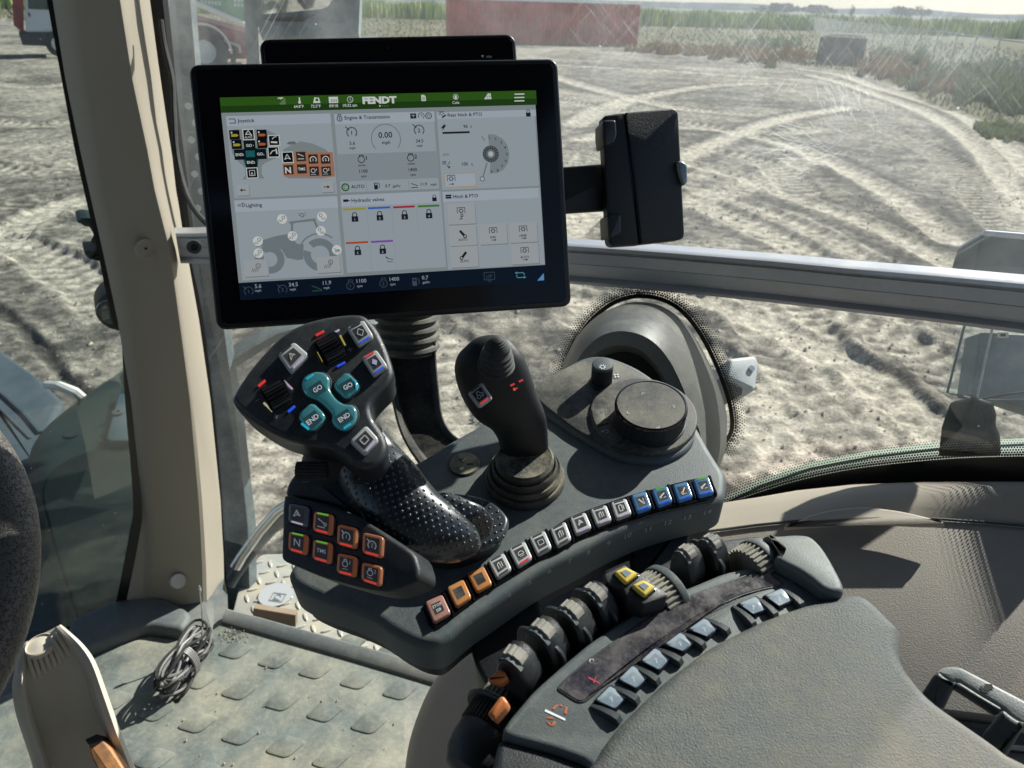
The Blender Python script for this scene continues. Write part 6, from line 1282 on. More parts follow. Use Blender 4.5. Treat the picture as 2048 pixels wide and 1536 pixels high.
cv = Cv(PHd, .0004, .0001); blk_ = mat('arrow_black', (.01, .012, .013), .6); cv.poly(zs(z6b, [(1210, 440), (1325, 448), (1355, 522), (1320, 505), (1280, 530), (1270, 480)]), blk_, 0); cv.poly(zs(z6b, [(1165, 478), (1195, 470), (1222, 520), (1300, 548), (1305, 558), (1200, 552)]), blk_, 0); cv.poly(zs(z6b, [(1240, 460), (1300, 500), (1270, 540), (1205, 510)]), blk_, 1); mk('arrow_symbol', cv.mb, gh)
# ================================================================ STEERING WHEEL AND COLUMN COVER
leath = bpy.data.materials.new('cracked_leather'); leath.use_nodes = True; n = leath.node_tree; b_ = n.nodes['Principled BSDF']; tc = n.nodes.new('ShaderNodeTexCoord'); vo = n.nodes.new('ShaderNodeTexVoronoi'); vo.feature = 'DISTANCE_TO_EDGE'; vo.inputs['Scale'].default_value = 170
nzz = n.nodes.new('ShaderNodeTexNoise'); nzz.inputs['Scale'].default_value = 90; mxv = n.nodes.new('ShaderNodeMix'); mxv.data_type = 'VECTOR'; mxv.inputs[0].default_value = .012; n.links.new(tc.outputs['Object'], mxv.inputs[4]); n.links.new(nzz.outputs['Color'], mxv.inputs[5]); n.links.new(mxv.outputs[1], vo.inputs['Vector'])
mrr = n.nodes.new('ShaderNodeMapRange'); mrr.inputs[1].default_value = 0; mrr.inputs[2].default_value = .12; n.links.new(vo.outputs['Distance'], mrr.inputs[0]); rmp = n.nodes.new('ShaderNodeMix'); rmp.data_type = 'RGBA'; rmp.inputs[6].default_value = (.015, .013, .012, 1); rmp.inputs[7].default_value = (.13, .12, .105, 1); n.links.new(mrr.outputs[0], rmp.inputs[0]); n.links.new(rmp.outputs[2], b_.inputs['Base Color'])
bpn = n.nodes.new('ShaderNodeBump'); bpn.inputs['Strength'].default_value = .6; bpn.inputs['Distance'].default_value = .0008; n.links.new(mrr.outputs[0], bpn.inputs['Height']); n.links.new(bpn.outputs[0], b_.inputs['Normal']); b_.inputs['Roughness'].default_value = .38
sw = thing('steering_wheel', 'worn cracked black leather steering wheel rim at the left edge', 'steering wheel', P(-300, 1300, .75))
cx_, cy2 = -560, 1225; mb = MB(); rings = []; RR_, rt = 585, 52; pS = Pl(P(cx_, cy2, .58), camn(.12, .45, -.88), (cx_, cy2), (cx_+100, cy2)); c_ = pS.uv(cx_, cy2); kS = .58/F_PX
# find the rim radius so the right silhouette sits at x=70
uR = V(pS.uv(16, 1200))-V(c_); Rm_ = uR.length
N_ = 96
for i in range(N_+1):
    t = 2*math.pi*i/N_; ctr = pS.w((c_[0]+Rm_*math.cos(t), c_[1]+Rm_*math.sin(t))); rad_ = (pS.u*math.cos(t)+pS.v*math.sin(t)); rings.append([ctr+rad_*(.0195*math.cos(a))+pS.n*(.0195*math.sin(a)) for a in np.linspace(0, 2*math.pi, 25)[:-1]])
mb.loft(rings, leath, cap=False); mk('rim', mb, sw)
mb = MB()
for a in (90, 210, 330): mb.tube([pS.w(c_, -.03), pS.w((c_[0]+Rm_*.5*math.cos(R_(a)), c_[1]+Rm_*.5*math.sin(R_(a))), -.02), pS.w((c_[0]+Rm_*math.cos(R_(a)), c_[1]+Rm_*math.sin(R_(a))), 0)], .012, darkp, 10)
mk('spoke', mb, sw); mb = MB(); mb.lathe(pS.w(c_, -.06), pS.n, [(.05, 0), (.055, .03), (.03, .05)], darkp, 32); mk('hub', mb, sw)
# column cover
bc = mat('beige_cover', (.62, .56, .46), .5, bump=.2, bscale=600, dust=.15, dup=.3)
cc = thing('column_cover', 'beige moulded pedal column cover with ribs at the lower left', 'cover', P(150, 1560, 1.1))
rowsC = [(44, 1288, 122, 1249, .93), (36, 1310, 138, 1262, .915), (28, 1345, 168, 1290, .905), (24, 1380, 192, 1325, .90), (32, 1430, 216, 1390, .905), (48, 1480, 244, 1470, .92), (68, 1545, 268, 1530, .94), (100, 1700, 320, 1680, .98)]
rg = []
for xl, yl, xr, yr, d in dense(rowsC, 4):
    G = lambda t, dd: P(xl+(xr-xl)*t, yl+(yr-yl)*t, d+dd)
    flat = d < .918 and yl < 1400 or yl < 1320; dep = float(np.interp(yl, [1288, 1320, 1375, 1430], [-.002, .006, .022, .032]))
    prof = [(0, .10), (0, .014), (.02, .000), (.06, -.008), (.12, -.008), (.155, .000), (.18, dep), (.35, dep+.002), (.6, dep+.002), (.82, dep), (.85, .000), (.88, -.008), (.95, -.008), (.985, .000), (1, .014), (1, .10)]
    rg.append([G(t, dd) for t, dd in prof])
mb = MB(); mb.loft(rg, bc); mk('shell', mb, cc)
pcv = Pl(P(85, 1290, .915), (P(100, 1300, .9)-P(60, 1260, .93)).cross(P(130, 1262, .915)-P(36, 1310, .915)) if False else camn(-.05, .82, -.57), (44, 1300), (130, 1265))
mb = MB(); o = pcv.hit(80, 1291); mb.lathe(o, pcv.n, [(.0165, -.004), (.0165, .002), (.0150, .003), (.0145, .0008), (.0115, .0012), (.004, .0032), (.001, .0032)], bc, 32); mk('round_cap', mb, cc)
mb = MB()
for i in range(9):
    f_ = (i+.5)/9; xa, ya = 50+f_*92, 1312-f_*42; xb, yb = 66+f_*98, 1366-f_*52
    if f_ > .62: xa -= 14; ya -= 22*(f_-.3)
    mb.tube([P(xa+(xb-xa)*t, ya+(yb-ya)*t, .9145-.006*math.sin(t*2.6)+.016*t) for t in (0, .25, .5, .75, 1)], [.0015, .0026, .0028, .0026, .0012], bc, 8)
mk('cooling_rib', mb, cc)
t = thing('pedal_lever', 'orange worn lever bar with a black tip beside the beige cover', 'lever', P(240, 1560, .95)); pO = Pl(P(210, 1500, .90), camn(.05, .5, -.86), (180, 1490), (230, 1470))
mb = MB(); mb.slab(pO, rpoly(pO.uvs([(176, 1487), (203, 1478), (222, 1500), (262, 1560), (330, 1700), (280, 1720), (205, 1560), (183, 1515)]), .002), 0, -.022, mat('orange_worn', (.50, .22, .08), .45, var=.35, vscale=60, dust=.5, dcol=(.25, .2, .15), dscale=60), .002); mk('bar', mb, t)
mb = MB(); mb.slab(pO, rpoly(pO.uvs([(171, 1479), (195, 1468), (204, 1478), (177, 1489)]), .001), .002, -.024, darkp, .001); mk('tip', mb, t)
# ================================================================ TOUCHSCREEN MONITOR
Z2 = lattice(430, 170, 3.269, 3.268); Z3 = lattice(860, 170, 3.269, 3.268)
PS = Pl(P(435, 660, .635), camn(.1633, -.095, -.982), (435, 660), (1143, 612)); TILT = 0
mon = thing('touchscreen_monitor', 'large black framed touchscreen monitor showing the tractor menu', 'monitor', P(800, 640, .72))
a, b = PS.uv(375, 128), PS.uv(1143, 612); c, d = PS.uv(1116, 117), PS.uv(434, 661)
x0 = (a[0]+d[0])/2; x1 = (b[0]+c[0])/2; y1 = (a[1]+c[1])/2; y0 = (b[1]+d[1])/2
frame = mat('monitor_frame', (.006, .007, .009), .35, bump=.2, bscale=900)
mb = MB(); mb.slab(PS, rrect(x0, y0, x1, y1, .008, 5), 0, -.022, frame, .0022, 3); mb.slab(PS, rrect(x0+.02, y0+.02, x1-.02, y1-.02, .01, 4), -.02, -.034, frame, .002); mk('housing', mb, mon)
gls = mat('screen_glass', (.003, .0035, .006), .10, spec=.42)
mb = MB(); mb.slab(PS, rrect(x0+.0045, y0+.0045, x1-.0045, y1-.0045, .005, 4), .0006, -.001, gls, .0004, 1); mk('front_glass', mb, mon)
cv = Cv(PS, .0009, .00010); Rk = cv.rect
def T(t, p, cap, m, l=4, bold=.014, al='l', sx=1.0): cv.text(t, p, cap, m, l, max(bold, .014), al, sx)
E_ = lambda r, g, b: emi((r, g, b), .62)
BG, TB, TH, TD = E_(146, 156, 160), E_(166, 178, 186), E_(180, 190, 202), E_(150, 161, 168)
DK, GR, WH = E_(26, 32, 40), E_(120, 130, 136), E_(222, 228, 226); BTN, BTS = E_(176, 182, 186), E_(132, 138, 142)
FT, FTX, FTG = E_(8, 22, 40), E_(150, 162, 176), E_(70, 84, 98)
Rk(Z2(32, 84), Z3(697, 131), E_(52, 96, 26), 0); Rk(Z2(40, 140), Z3(698, 131), E_(34, 68, 22), 1)
Rk(Z2(42, 184), Z3(752, 1182), BG, 0)
Rk(Z2(156, 1294), Z3(764, 1283), FT, 1)
def tile(tl, br, hb):  # body then header
    Rk(tl, br, TB, 1, 2); Rk(tl, (br[0], tl[1]+hb) if False else hb, TH, 2, 2)
Rk(Z2(72, 206), Z2(800, 712), TB, 1); Rk(Z2(72, 206), Z2(760, 252), TH, 2)
Rk(Z2(126, 756), Z2(842, 1240), TB, 1); Rk(Z2(126, 756), Z2(806, 802), TH, 2)
Rk(Z2(778, 192), Z2(1465, 678), TB, 1); Rk(Z2(778, 192), Z2(1437, 240), TH, 2); Rk(Z2(797, 455), Z2(1458, 608), TD, 2)
Rk(Z2(820, 722), Z3(105, 1190), TB, 1); Rk(Z2(820, 722), Z3(62, 768), TH, 2); 
Rk(Z3(42, 180), Z3(712, 660), TB, 1); Rk(Z3(42, 180), Z3(692, 206), TH, 2)
Rk(Z3(80, 700), Z3(748, 1170), TB, 1); Rk(Z3(80, 700), Z3(708, 738), TH, 2)
# header bar text and icons
for s, p, cp, bo in (('64.8°F', Z2(518, 152), 5.4, 0), ('72.5°F', Z2(629, 150), 5.4, 0), ('09/18', Z2(748, 148), 5.6, 0), ('10:32 am', Z2(838, 145), 5.8, 0), ('Cole', Z3(146, 126), 5.4, 0)): T(s, p, cp, WH, 3, bo)
T('FENDT', Z2(966, 124), 13.0, WH, 3, .055, sx=1.22)
for i in range(4): cv.disc(Z2(1078+17*i, 139), 1.7 if i == 0 else 1.1, WH if i == 0 else E_(120, 150, 110), 3, 8)
for i in range(5): cv.loc(Z2(428+i*8, 130), [(-1, 0), (1, 0), (1, 3+i*2.4), (-1, 3+i*2.4)], E_(110, 140, 100), 3)
cv.ln(Z2(425, 93), [(-4, 1), (4, 2)], 2, WH, 3); cv.ln(Z2(437, 88), [(-3, -2), (3, 1)], 1.6, WH, 3)
cv.ln(Z2(554, 104), [(0, -3), (0, 6)], 2.6, WH, 3); cv.disc(Z2(554, 115), 2.8, WH, 3, 8)
cv.loc(Z2(665, 103), [(-7, -5), (7, -5), (5, 5), (-4, 6)], WH, 3); cv.loc(Z2(667, 101), [(-3, -2), (3, -2), (2, 3), (-2, 3)], E_(52, 96, 26), 4)
cv.loc(Z2(775, 100), [(-9, -6), (9, -6), (9, 6), (-9, 6)], WH, 3)
for i in range(4):
    for j in range(2): cv.loc(Z2(762+i*11, 104+j*9-4), [(-.9, -.9), (.9, -.9), (.9, .9), (-.9, .9)], E_(52, 96, 26), 4)
cv.arc(Z2(884, 97), 5.6, 1, WH, 0, 360, 3, 16); cv.ln(Z2(884, 97), [(0, 4), (0, 0), (2.5, -3)], .9, WH, 3)
cv.loc(Z2(1363, 87), [(-4.5, -6), (4.5, -6), (4.5, 3), (1.5, 6), (-4.5, 6)], WH, 3)
for k in range(3): cv.ln(Z2(1363, 82+k*8), [(-3, 0), (3, 0)], .9, E_(52, 96, 26), 4)
cv.disc(Z3(167, 80), 5.6, WH, 3, 16); cv.disc(Z3(167, 80), 4.6, E_(52, 96, 26), 4, 16); cv.disc(Z3(167, 77), 2.2, WH, 5, 8); cv.disc(Z3(167, 86), 2.6, WH, 5, 8)
cv.loc(Z3(377, 77), [(-8, -5.5), (7, -5.5), (6, 6), (0, 6)], WH, 3); cv.ln(Z3(377, 77), [(-1, 6), (-2, -6)], .7, E_(52, 96, 26), 4); cv.ln(Z3(377, 77), [(-6, 0), (7, 0)], .7, E_(52, 96, 26), 4); cv.ln(Z3(377, 77), [(3, 6), (3, -6)], .7, E_(52, 96, 26), 4)
for k in (62, 84, 106): cv.ln(Z3(583, k), [(-10.5, 0), (10.5, 0)], 2.3, WH, 3)
# tile titles
T('Joystick', Z2(149, 248), 7.4, DK); T('Lighting', Z2(204, 800), 7.4, DK); T('Engine & Transmission', Z2(849, 228), 7.2, DK); T('Hydraulic valves', Z2(894, 768), 7.4, DK); T('Rear hitch & PTO', Z3(115, 210), 7.2, DK); T('Hitch & PTO', Z3(151, 742), 7.2, DK)
cv.ln(Z2(113, 238), [(-6, 4), (5, 4), (6, 2), (6, -4), (-5, -4)], 1.5, DK, 3)
cv.arc(Z2(180, 785), 4, 1.2, DK, -90, 90, 3, 8); cv.ln(Z2(180, 785), [(0, 4), (0, -4)], 1.2, DK, 3)
for k in (-3, 0, 3): cv.ln(Z2(163, 787+k*2.2), [(-4, 0), (3, 0)], .8, DK, 3)
cv.arc(Z2(815, 222), 5, 1.5, DK, 0, 360, 3, 12); cv.ln(Z2(815, 222), [(-3, 5), (-3, 8), (3, 8), (3, 5)], 1.3, DK, 3); cv.ln(Z2(816, 222), [(0, 3), (0, -3)], 1.6, DK, 3)
cv.loc(Z2(1296, 205), [(-6, -5), (6, -5), (6, 5), (-6, 5)], DK, 3); cv.ln(Z2(1296, 205), [(-4, 1), (4, 1)], 1, TH, 4); cv.ln(Z2(1296, 205), [(0, 3), (0, -3)], 1, TH, 4)
cv.arc(Z2(1348, 204), 6, 1.3, DK, -60, 220, 3, 12); cv.ln(Z2(1348, 204), [(0, 4), (0, 0), (3, -1)], 1.1, DK, 3); cv.arc(Z2(1396, 203), 6, 1.5, DK, 0, 360, 3, 14); cv.arc(Z2(1396, 203), 3, 1, DK, 0, 360, 3, 10)
cv.ln(Z2(862, 757), [(-7, 0), (3, 0)], 5, DK, 3); cv.ln(Z2(862, 757), [(3, 0), (7, 0)], 1.5, DK, 3)
cv.arc(Z3(75, 190), 3, 1, DK, 0, 360, 3, 8); cv.ln(Z3(75, 190), [(-5, -3), (-5, 4), (5, 4), (5, -1)], .9, DK, 3); cv.ln(Z3(90, 205), [(-4, -3), (4, 2)], 3, DK, 3)
cv.loc(Z3(120, 731), [(-6, -4), (6, -4), (6, 4), (-6, 4)], DK, 3); cv.ln(Z3(120, 731), [(-6, 0), (6, 0)], .8, TH, 4)
def lock(p, k=1.0, s=None):
    cv.loc(p, [(-4.2*k, -4.5*k), (4.2*k, -4.5*k), (4.2*k, 2.5*k), (-4.2*k, 2.5*k)], DK, 3); cv.ln(p, [(-2.6*k, 2*k), (-2.6*k, 5.5*k), (-1.5*k, 7*k), (1.5*k, 7*k), (2.6*k, 5.5*k), (2.6*k, 2*k)], 1.1*k, DK, 3)
    if s: T(s, (p[0], p[1]+3.2*k), 5.2, TB, 5, .02, 'c')
lock(Z2(1434, 745), 1.1); lock(Z3(641, 192), 1.15)
# joystick tile
gs = E_(140, 150, 152)
cv.poly([Z2(*p) for p in [(92, 300), (130, 292), (260, 290), (350, 300), (412, 330), (428, 360), (420, 440), (400, 480), (330, 510), (308, 530), (306, 580), (325, 612), (180, 620), (200, 590), (196, 540), (150, 500), (115, 450), (95, 360)]], gs, 2)
cv.poly([Z2(*p) for p in [(438, 450), (450, 420), (500, 395), (560, 370), (640, 385), (720, 420), (772, 470), (785, 560), (770, 600), (700, 612), (480, 612), (448, 590)]], gs, 2)
cv.poly([Z2(*p) for p in [(470, 388), (480, 374), (520, 370), (535, 385), (500, 392)]], E_(110, 120, 124), 3)
cv.poly([Z2(*p) for p in [(440, 445), (770, 440), (785, 600), (452, 600)]], E_(170, 130, 108), 3)
tl_, bk_ = E_(28, 104, 106), E_(10, 14, 18)
cv.poly([Z2(*p) for p in [(185, 420), (280, 412), (290, 470), (280, 530), (200, 535), (180, 470)]], tl_, 3)
def sq(p, hw_2, hh_, m, l, t_=None, cap=5, tm=None, sh_=0): 
    cv.loc(p, [(-hw_2, -hh_), (hw_2, -hh_), (hw_2+sh_, hh_), (-hw_2+sh_, hh_)], m, l)
    if t_: T(t_, (p[0], p[1]+cap/2), cap, tm or WH, l+2, .015, 'c')
for x, y in ((130, 328), (144, 390), (308, 325), (310, 385)): sq(Z2(x, y), 9.5, 9, bk_, 4); cv.loc(Z2(x+2, y+4), [(-7, -2.5), (4, -2.5), (7, 0), (4, 2.5), (-7, 2.5)], E_(176, 168, 60) if x < 200 else E_(190, 100, 60), 5); cv.disc(Z2(x-20, y-14), 1.8, WH, 5, 6)
for x, y, i in ((221, 326, 0), (388, 365, 1), (384, 440, 2), (245, 577, 3)): sq(Z2(x, y), 11, 10.5, WH, 4); sq(Z2(x, y), 9.5, 9, bk_, 5)
cv.ln(Z2(221, 320), [(-6, -2), (0, 6), (6, -4), (0, -1), (-6, -2)], 1.3, WH, 6); T('AUTO', Z2(221, 351), 3.8, WH, 6, .01, 'c')
cv.ln(Z2(388, 375), [(-6, 0), (6, -1)], 3, WH, 6); cv.ln(Z2(388, 350), [(-4, -2), (0, 2), (5, 3)], 1.3, WH, 6); cv.ln(Z2(378, 440), [(-5, -4), (0, 2), (5, 3)], 1.6, WH, 6); cv.ln(Z2(402, 440), [(0, 6), (1, -4)], 2.6, WH, 6)
cv.ln(Z2(245, 577), [(-5, -5), (5, -5), (5, 5), (-5, 5), (-5, -5)], 1, WH, 6); T('A', Z2(245, 588), 5, WH, 6, .01, 'c')
for x, y, t_ in ((228, 397, 'GO'), (166, 457, 'END'), (300, 453, 'GO'), (240, 507, 'END')): sq(Z2(x, y), 11, 10, E_(10, 24, 28), 5); T(t_, Z2(x-3, y+9), 5.4, WH, 6, .02, 'c')
for x, y, t_ in ((253, 398, '1'), (188, 461, '2'), (321, 458, '2'), (263, 512, '1')): T(t_, Z2(x, y+4), 2.6, WH, 6, 0, 'c')
sq(Z2(477, 475), 11, 11, WH, 4); sq(Z2(477, 475), 9.5, 9.5, bk_, 5); cv.ln(Z2(477, 475), [(-6, -4), (-1, 6), (5, -4), (0, -1), (-6, -4)], 1.2, WH, 6)
for x, y in ((563, 470), (643, 486), (723, 486), (483, 556), (569, 550), (650, 565), (728, 565)): sq(Z2(x, y), 10.5, 10.5, E_(186, 118, 84), 4); sq(Z2(x, y), 9, 9, E_(52, 44, 42), 5)
cv.ln(Z2(563, 465), [(-6, 4), (5, -1)], 1.3, WH, 6); cv.ln(Z2(563, 485), [(-6, 0), (6, 0)], 1.3, WH, 6)
T('N', Z2(481, 578), 12, WH, 6, .03, 'c'); T('TMS', Z2(568, 560), 5.6, WH, 6, .02, 'c')
for x, y, t_ in ((643, 490, '1'), (725, 488, '2')): cv.arc(Z2(x, y), 6, 1.6, WH, -40, 220, 6, 12); T(t_, Z2(x, y+10), 5, WH, 6, .03, 'c')
for x, y, t_ in ((643, 562, '1'), (722, 560, '2')): cv.arc(Z2(x, y), 4, 1.1, WH, 0, 360, 6, 10); T(t_, Z2(x+22, y), 4.6, WH, 6, .02, 'c'); cv.ln(Z2(x+2, y+24), [(-5, 0), (5, 0)], .8, WH, 6)
def btn(tl, br, l=2): Rk((tl[0]+1, tl[1]+1.2), (br[0]+1, br[1]+1.6), BTS, l, 2); Rk(tl, br, BTN, l+1, 2)
btn(Z2(140, 655), Z2(228, 722)); btn(Z2(692, 634), Z2(780, 700))
cv.ln(Z2(183, 689), [(-3, 0), (6, 0)], 1.8, DK, 6); cv.loc(Z2(175, 689), [(-3, 0), (1.5, 3.4), (1.5, -3.4)], DK, 6); cv.ln(Z2(731, 668), [(-6, 0), (3, 0)], 1.8, DK, 6); cv.loc(Z2(741, 668), [(3, 0), (-1.5, 3.4), (-1.5, -3.4)], DK, 6)
# lighting tile: tractor silhouette
gt = E_(126, 137, 143)
P2 = lambda pts: [Z2(*p) for p in pts]
cv.poly(P2([(268, 1062), (320, 1012), (400, 988), (490, 972), (530, 1030), (540, 1040), (580, 1040), (578, 1140), (540, 1145), (470, 1130), (440, 1080), (390, 1052), (330, 1050)]), gt, 2)
cv.poly(P2([(262, 1140), (262, 1080), (285, 1070), (320, 1080), (320, 1140)]), gt, 2)
cv.arc(Z2(360, 1140), 21.5, 14, gt, -100, 120, 2, 26); cv.arc(Z2(688, 1110), 25.5, 14.5, gt, -200, 130, 2, 34)
cv.poly(P2([(478, 895), (655, 872), (663, 888), (530, 902), (512, 908), (512, 955), (497, 962), (497, 910)]), gt, 3); cv.poly(P2([(640, 885), (655, 880), (690, 955), (678, 965)]), gt, 3)
cv.arc(Z2(688, 1110), 42, 3, gt, 50, 160, 2, 18)
for x, y, fl in ((440, 877, 1), (700, 862, -1), (693, 955, -1), (508, 988, 1), (282, 1022, 1), (286, 1100, 1), (797, 1078, 0), (571, 850, 2)):
    if fl != 2: cv.disc(Z2(x, y), 9.6, WH, 4, 18)
    if fl in (1, -1):
        cv.arc(Z2(x+8*fl, y-10), 3, 1, DK, 0, 360, 5, 10)
        for k in (-3, 0, 3): cv.ln(Z2(x-12*fl, y+10), [(k+2*fl, 2), (k-1*fl, -3)], .8, DK, 5)
    elif fl == 0: cv.ln(Z2(x, y), [(-5, 3), (-1, 0), (5, 0), (5, -2), (-4, -2)], 1, DK, 5); cv.arc(Z2(x-6, y+12), 2, .8, DK, 0, 360, 5, 8); cv.arc(Z2(x+12, y+10), 2, .8, DK, 0, 360, 5, 8)
    else:
        cv.arc(Z2(x, y), 2.8, 1, DK, 0, 180, 5, 8); cv.ln(Z2(x, y), [(-2.8, 0), (-2.8, -4), (2.8, -4), (2.8, 0)], 1, DK, 5)
        for a in (-1, 1): cv.ln(Z2(x, y), [(a*4.5, 2), (a*7.5, 4)], .8, DK, 5); cv.ln(Z2(x, y), [(a*4.5, -.5), (a*7.5, -1.5)], .8, DK, 5)
btn(Z2(190, 1150), Z2(355, 1246), 5); btn(Z2(662, 1125), Z2(824, 1222), 5)
for x, y, t_ in ((272, 1195, '1'), (745, 1170, '2')):
    cv.arc(Z2(x+12, y-12), 4.4, 1, DK, 0, 360, 8, 12); T(t_, Z2(x+12, y-4), 4.6, DK, 8, 0, 'c')
    for k in (-5, -1.5, 2, 5.5): cv.ln(Z2(x-14, y+16), [(k+3, 3.5), (k, -3.5)], .8, DK, 8)
# engine tile
cv.arc(Z2(1118, 355), 29, 1.6, GR, -40, 220, 3, 30); T('0.00', Z2(1115, 347), 12.0, DK, 4, .0, 'c'); T('mph', Z2(1120, 388), 7.0, DK, 4, 0, 'c')
for x, y, n1_, s1 in ((895, 312, '1', '5.6'), (1334, 297, '2', '34.5')):
    cv.arc(Z2(x, y), 10, 1.4, DK, -50, 230, 4, 18); T(n1_, Z2(x, y+15), 8, DK, 4, .02, 'c'); cv.ln(Z2(x-32, y-28), [(-3, 3), (4, -4)], 1.6, DK, 4)
    for a in range(-30, 230, 30): cv.ln(Z2(x, y), [(7.2*math.cos(R_(a)), 7.2*math.sin(R_(a))), (9.6*math.cos(R_(a)), 9.6*math.sin(R_(a)))], .9, DK, 4)
    T(s1, Z2(x+4, y+81), 6.8, DK, 4, 0, 'c'); T('mph', Z2(x+5, y+109), 5, DK, 4, 0, 'c')
for x, y, n1_, s1 in ((957, 488, '1', '1100'), (1279, 478, '2', '1400')):
    cv.arc(Z2(x, y), 6.6, 1.5, DK, 0, 360, 4, 16); cv.ln(Z2(x, y-20), [(-4, -2), (-4, 2.5), (4, 2.5), (4, -2)], 1.3, DK, 4); T(n1_, Z2(x+34, y+3), 8, DK, 4, .02, 'c'); T('n/min', Z2(x+4, y+45), 4.8, DK, 4, 0, 'c')
    T(s1, Z2(x+15, y+87), 6.8, DK, 4, 0, 'c'); T('rpm', Z2(x+17, y+117), 5, DK, 4, 0, 'c')
gg = E_(40, 96, 24); cv.arc(Z2(853, 670), 6.5, 2.4, gg, 0, 360, 4, 16); cv.arc(Z2(853, 670), 3, 1, gg, 30, 300, 4, 10); T('AUTO', Z2(891, 678), 7, DK)
for k in range(12): a = R_(30*k); cv.ln(Z2(853, 670), [(7*math.cos(a), 7*math.sin(a)), (8.6*math.cos(a), 8.6*math.sin(a))], 1.4, gg, 4)
cv.loc(Z2(1054, 662), [(-4, -6.5), (3, -6.5), (3, 6.5), (-4, 6.5)], DK, 4); cv.loc(Z2(1053, 652), [(-2.2, -1), (1.8, -1), (1.8, 2), (-2.2, 2)], TB, 5); cv.ln(Z2(1070, 660), [(-1, -3), (1, -4), (2, 3), (-1, 6)], 1.1, DK, 4); T('0.7', Z2(1114, 671), 6.2, DK); T('gal/hr', Z2(1162, 670), 5.2, DK)
cv.ln(Z2(1305, 657), [(-7, 4), (6, -1)], 1.6, gg, 4); cv.ln(Z2(1305, 668), [(-7, -1), (7, -1)], 1.6, gg, 4); T('11.9', Z2(1344, 660), 6.4, DK); T('mph', Z2(1410, 659), 5.2, DK)
for x, y in ((990, 665), (1268, 655)): cv.ln(Z2(x, y), [(0, -9), (0, 9)], .7, GR, 3)
# valves
for (xa, xb, y), m in (((836, 984, 812), E_(170, 165, 50)), ((1000, 1146, 804), E_(50, 110, 200)), ((1163, 1307, 798), E_(180, 40, 60)), ((1324, 1467, 792), E_(70, 130, 40)), ((856, 1002, 1031), E_(190, 80, 50)), ((1019, 1165, 1023), E_(140, 80, 185))):
    c_ = Z2((xa+xb)/2, y); hw_3 = (xb-xa)/2/3.27; cv.loc(c_, [(-hw_3, -2), (hw_3, -2), (hw_3, 2), (-hw_3, 2)], m, 4)
for x, y, t_ in ((915, 872, '1'), (1078, 864, '2'), (1240, 858, '3'), (1399, 850, '4'), (934, 1090, '5'), (1097, 1082, '6')): lock(Z2(x, y), 1.55, t_)
for x, y in ((1000, 905), (1163, 895), (1324, 890), (1020, 1130), (1180, 1120)): cv.ln(Z2(x, y), [(0, -28), (0, 28)], .6, BG, 3)
cv.ln(Z2(1140, 1138), [(-7, 4), (-3, 1), (2, 0), (8, -1)], 1.3, DK, 4); cv.ln(Z2(1135, 1150), [(-3, 0), (2, -2), (8, -2)], 1, DK, 4); cv.ln(Z2(1122, 1126), [(-2, 2), (3, -2)], 1, DK, 4)
# rear hitch
cv.ln(Z3(87, 277), [(-4.5, -5), (4.5, 5)], 5, DK, 4); cv.disc(Z3(76, 290), 2.1, TB, 5, 8); cv.disc(Z3(98, 263), 1.4, TB, 5, 8); T('96', Z3(218, 283), 6.8, DK, 4, .015); T('%', Z3(262, 281), 4.2, DK)
cv.loc(Z3(170, 313), [(-28, -2), (28, -2), (28, 2), (-28, 2)], DK, 4); T('100', Z3(209, 529), 6.8, DK, 4, .015); T('%', Z3(268, 528), 4.2, DK)
for k in (0, 8, 16): cv.ln(Z3(96, 502+k), [(-5, 0), (3, 0)], 1.2, DK, 4)
cv.ln(Z3(120, 520), [(-4, -5), (4, 6)], 1, DK, 4); cv.loc(Z3(124, 540), [(-3, 2), (3, 2), (0, -3)], DK, 4); cv.ln(Z3(100, 455), [(-6, -2), (-3, 1), (6, 1), (6, -2), (-6, -2)], 1.2, GR, 4)
dc = Z3(396, 453); cv.poly([Z3(*p) for p in [(396, 453), (375, 325), (420, 325), (470, 350), (505, 395), (518, 450), (510, 510), (480, 555), (440, 578), (390, 580)]], E_(140, 151, 156), 3)
cv.arc(dc, 13, 8, E_(74, 80, 86), 0, 360, 4, 28); cv.disc(dc, 9.5, E_(120, 128, 134), 5, 20); cv.disc(dc, 5.5, E_(196, 202, 206), 6, 16)
for k in range(18): a = R_(20*k); cv.ln(dc, [(12*math.cos(a), 12*math.sin(a)), (16*math.cos(a), 16*math.sin(a))], .8, E_(150, 156, 160), 5)
for t_, x, y in (('1', 388, 350), ('2', 428, 355), ('3', 465, 378), ('4', 490, 412), ('5', 502, 455), ('6', 495, 498), ('7', 471, 535), ('8', 441, 560), ('9', 402, 570)): T(t_, Z3(x, y+7), 5.6, DK, 4, 0, 'c')
cv.ln(Z3(347, 352), [(-2.5, 5), (2.5, -5)], 1, DK, 4); cv.ln(Z3(362, 560), [(4, 15), (-6, -12)], 2.6, GR, 3); cv.disc(Z3(341, 615), 5.5, GR, 3, 16); cv.disc(Z3(341, 615), 3.2, E_(196, 202, 206), 4, 12)
yl = E_(190, 160, 70); a_, b_2 = cv.at(Z3(92, 580)), cv.at(Z3(303, 664)); 
Rk(Z3(90, 581), Z3(303, 664), yl, 3); Rk(Z3(94, 585), Z3(299, 660), TH, 4)
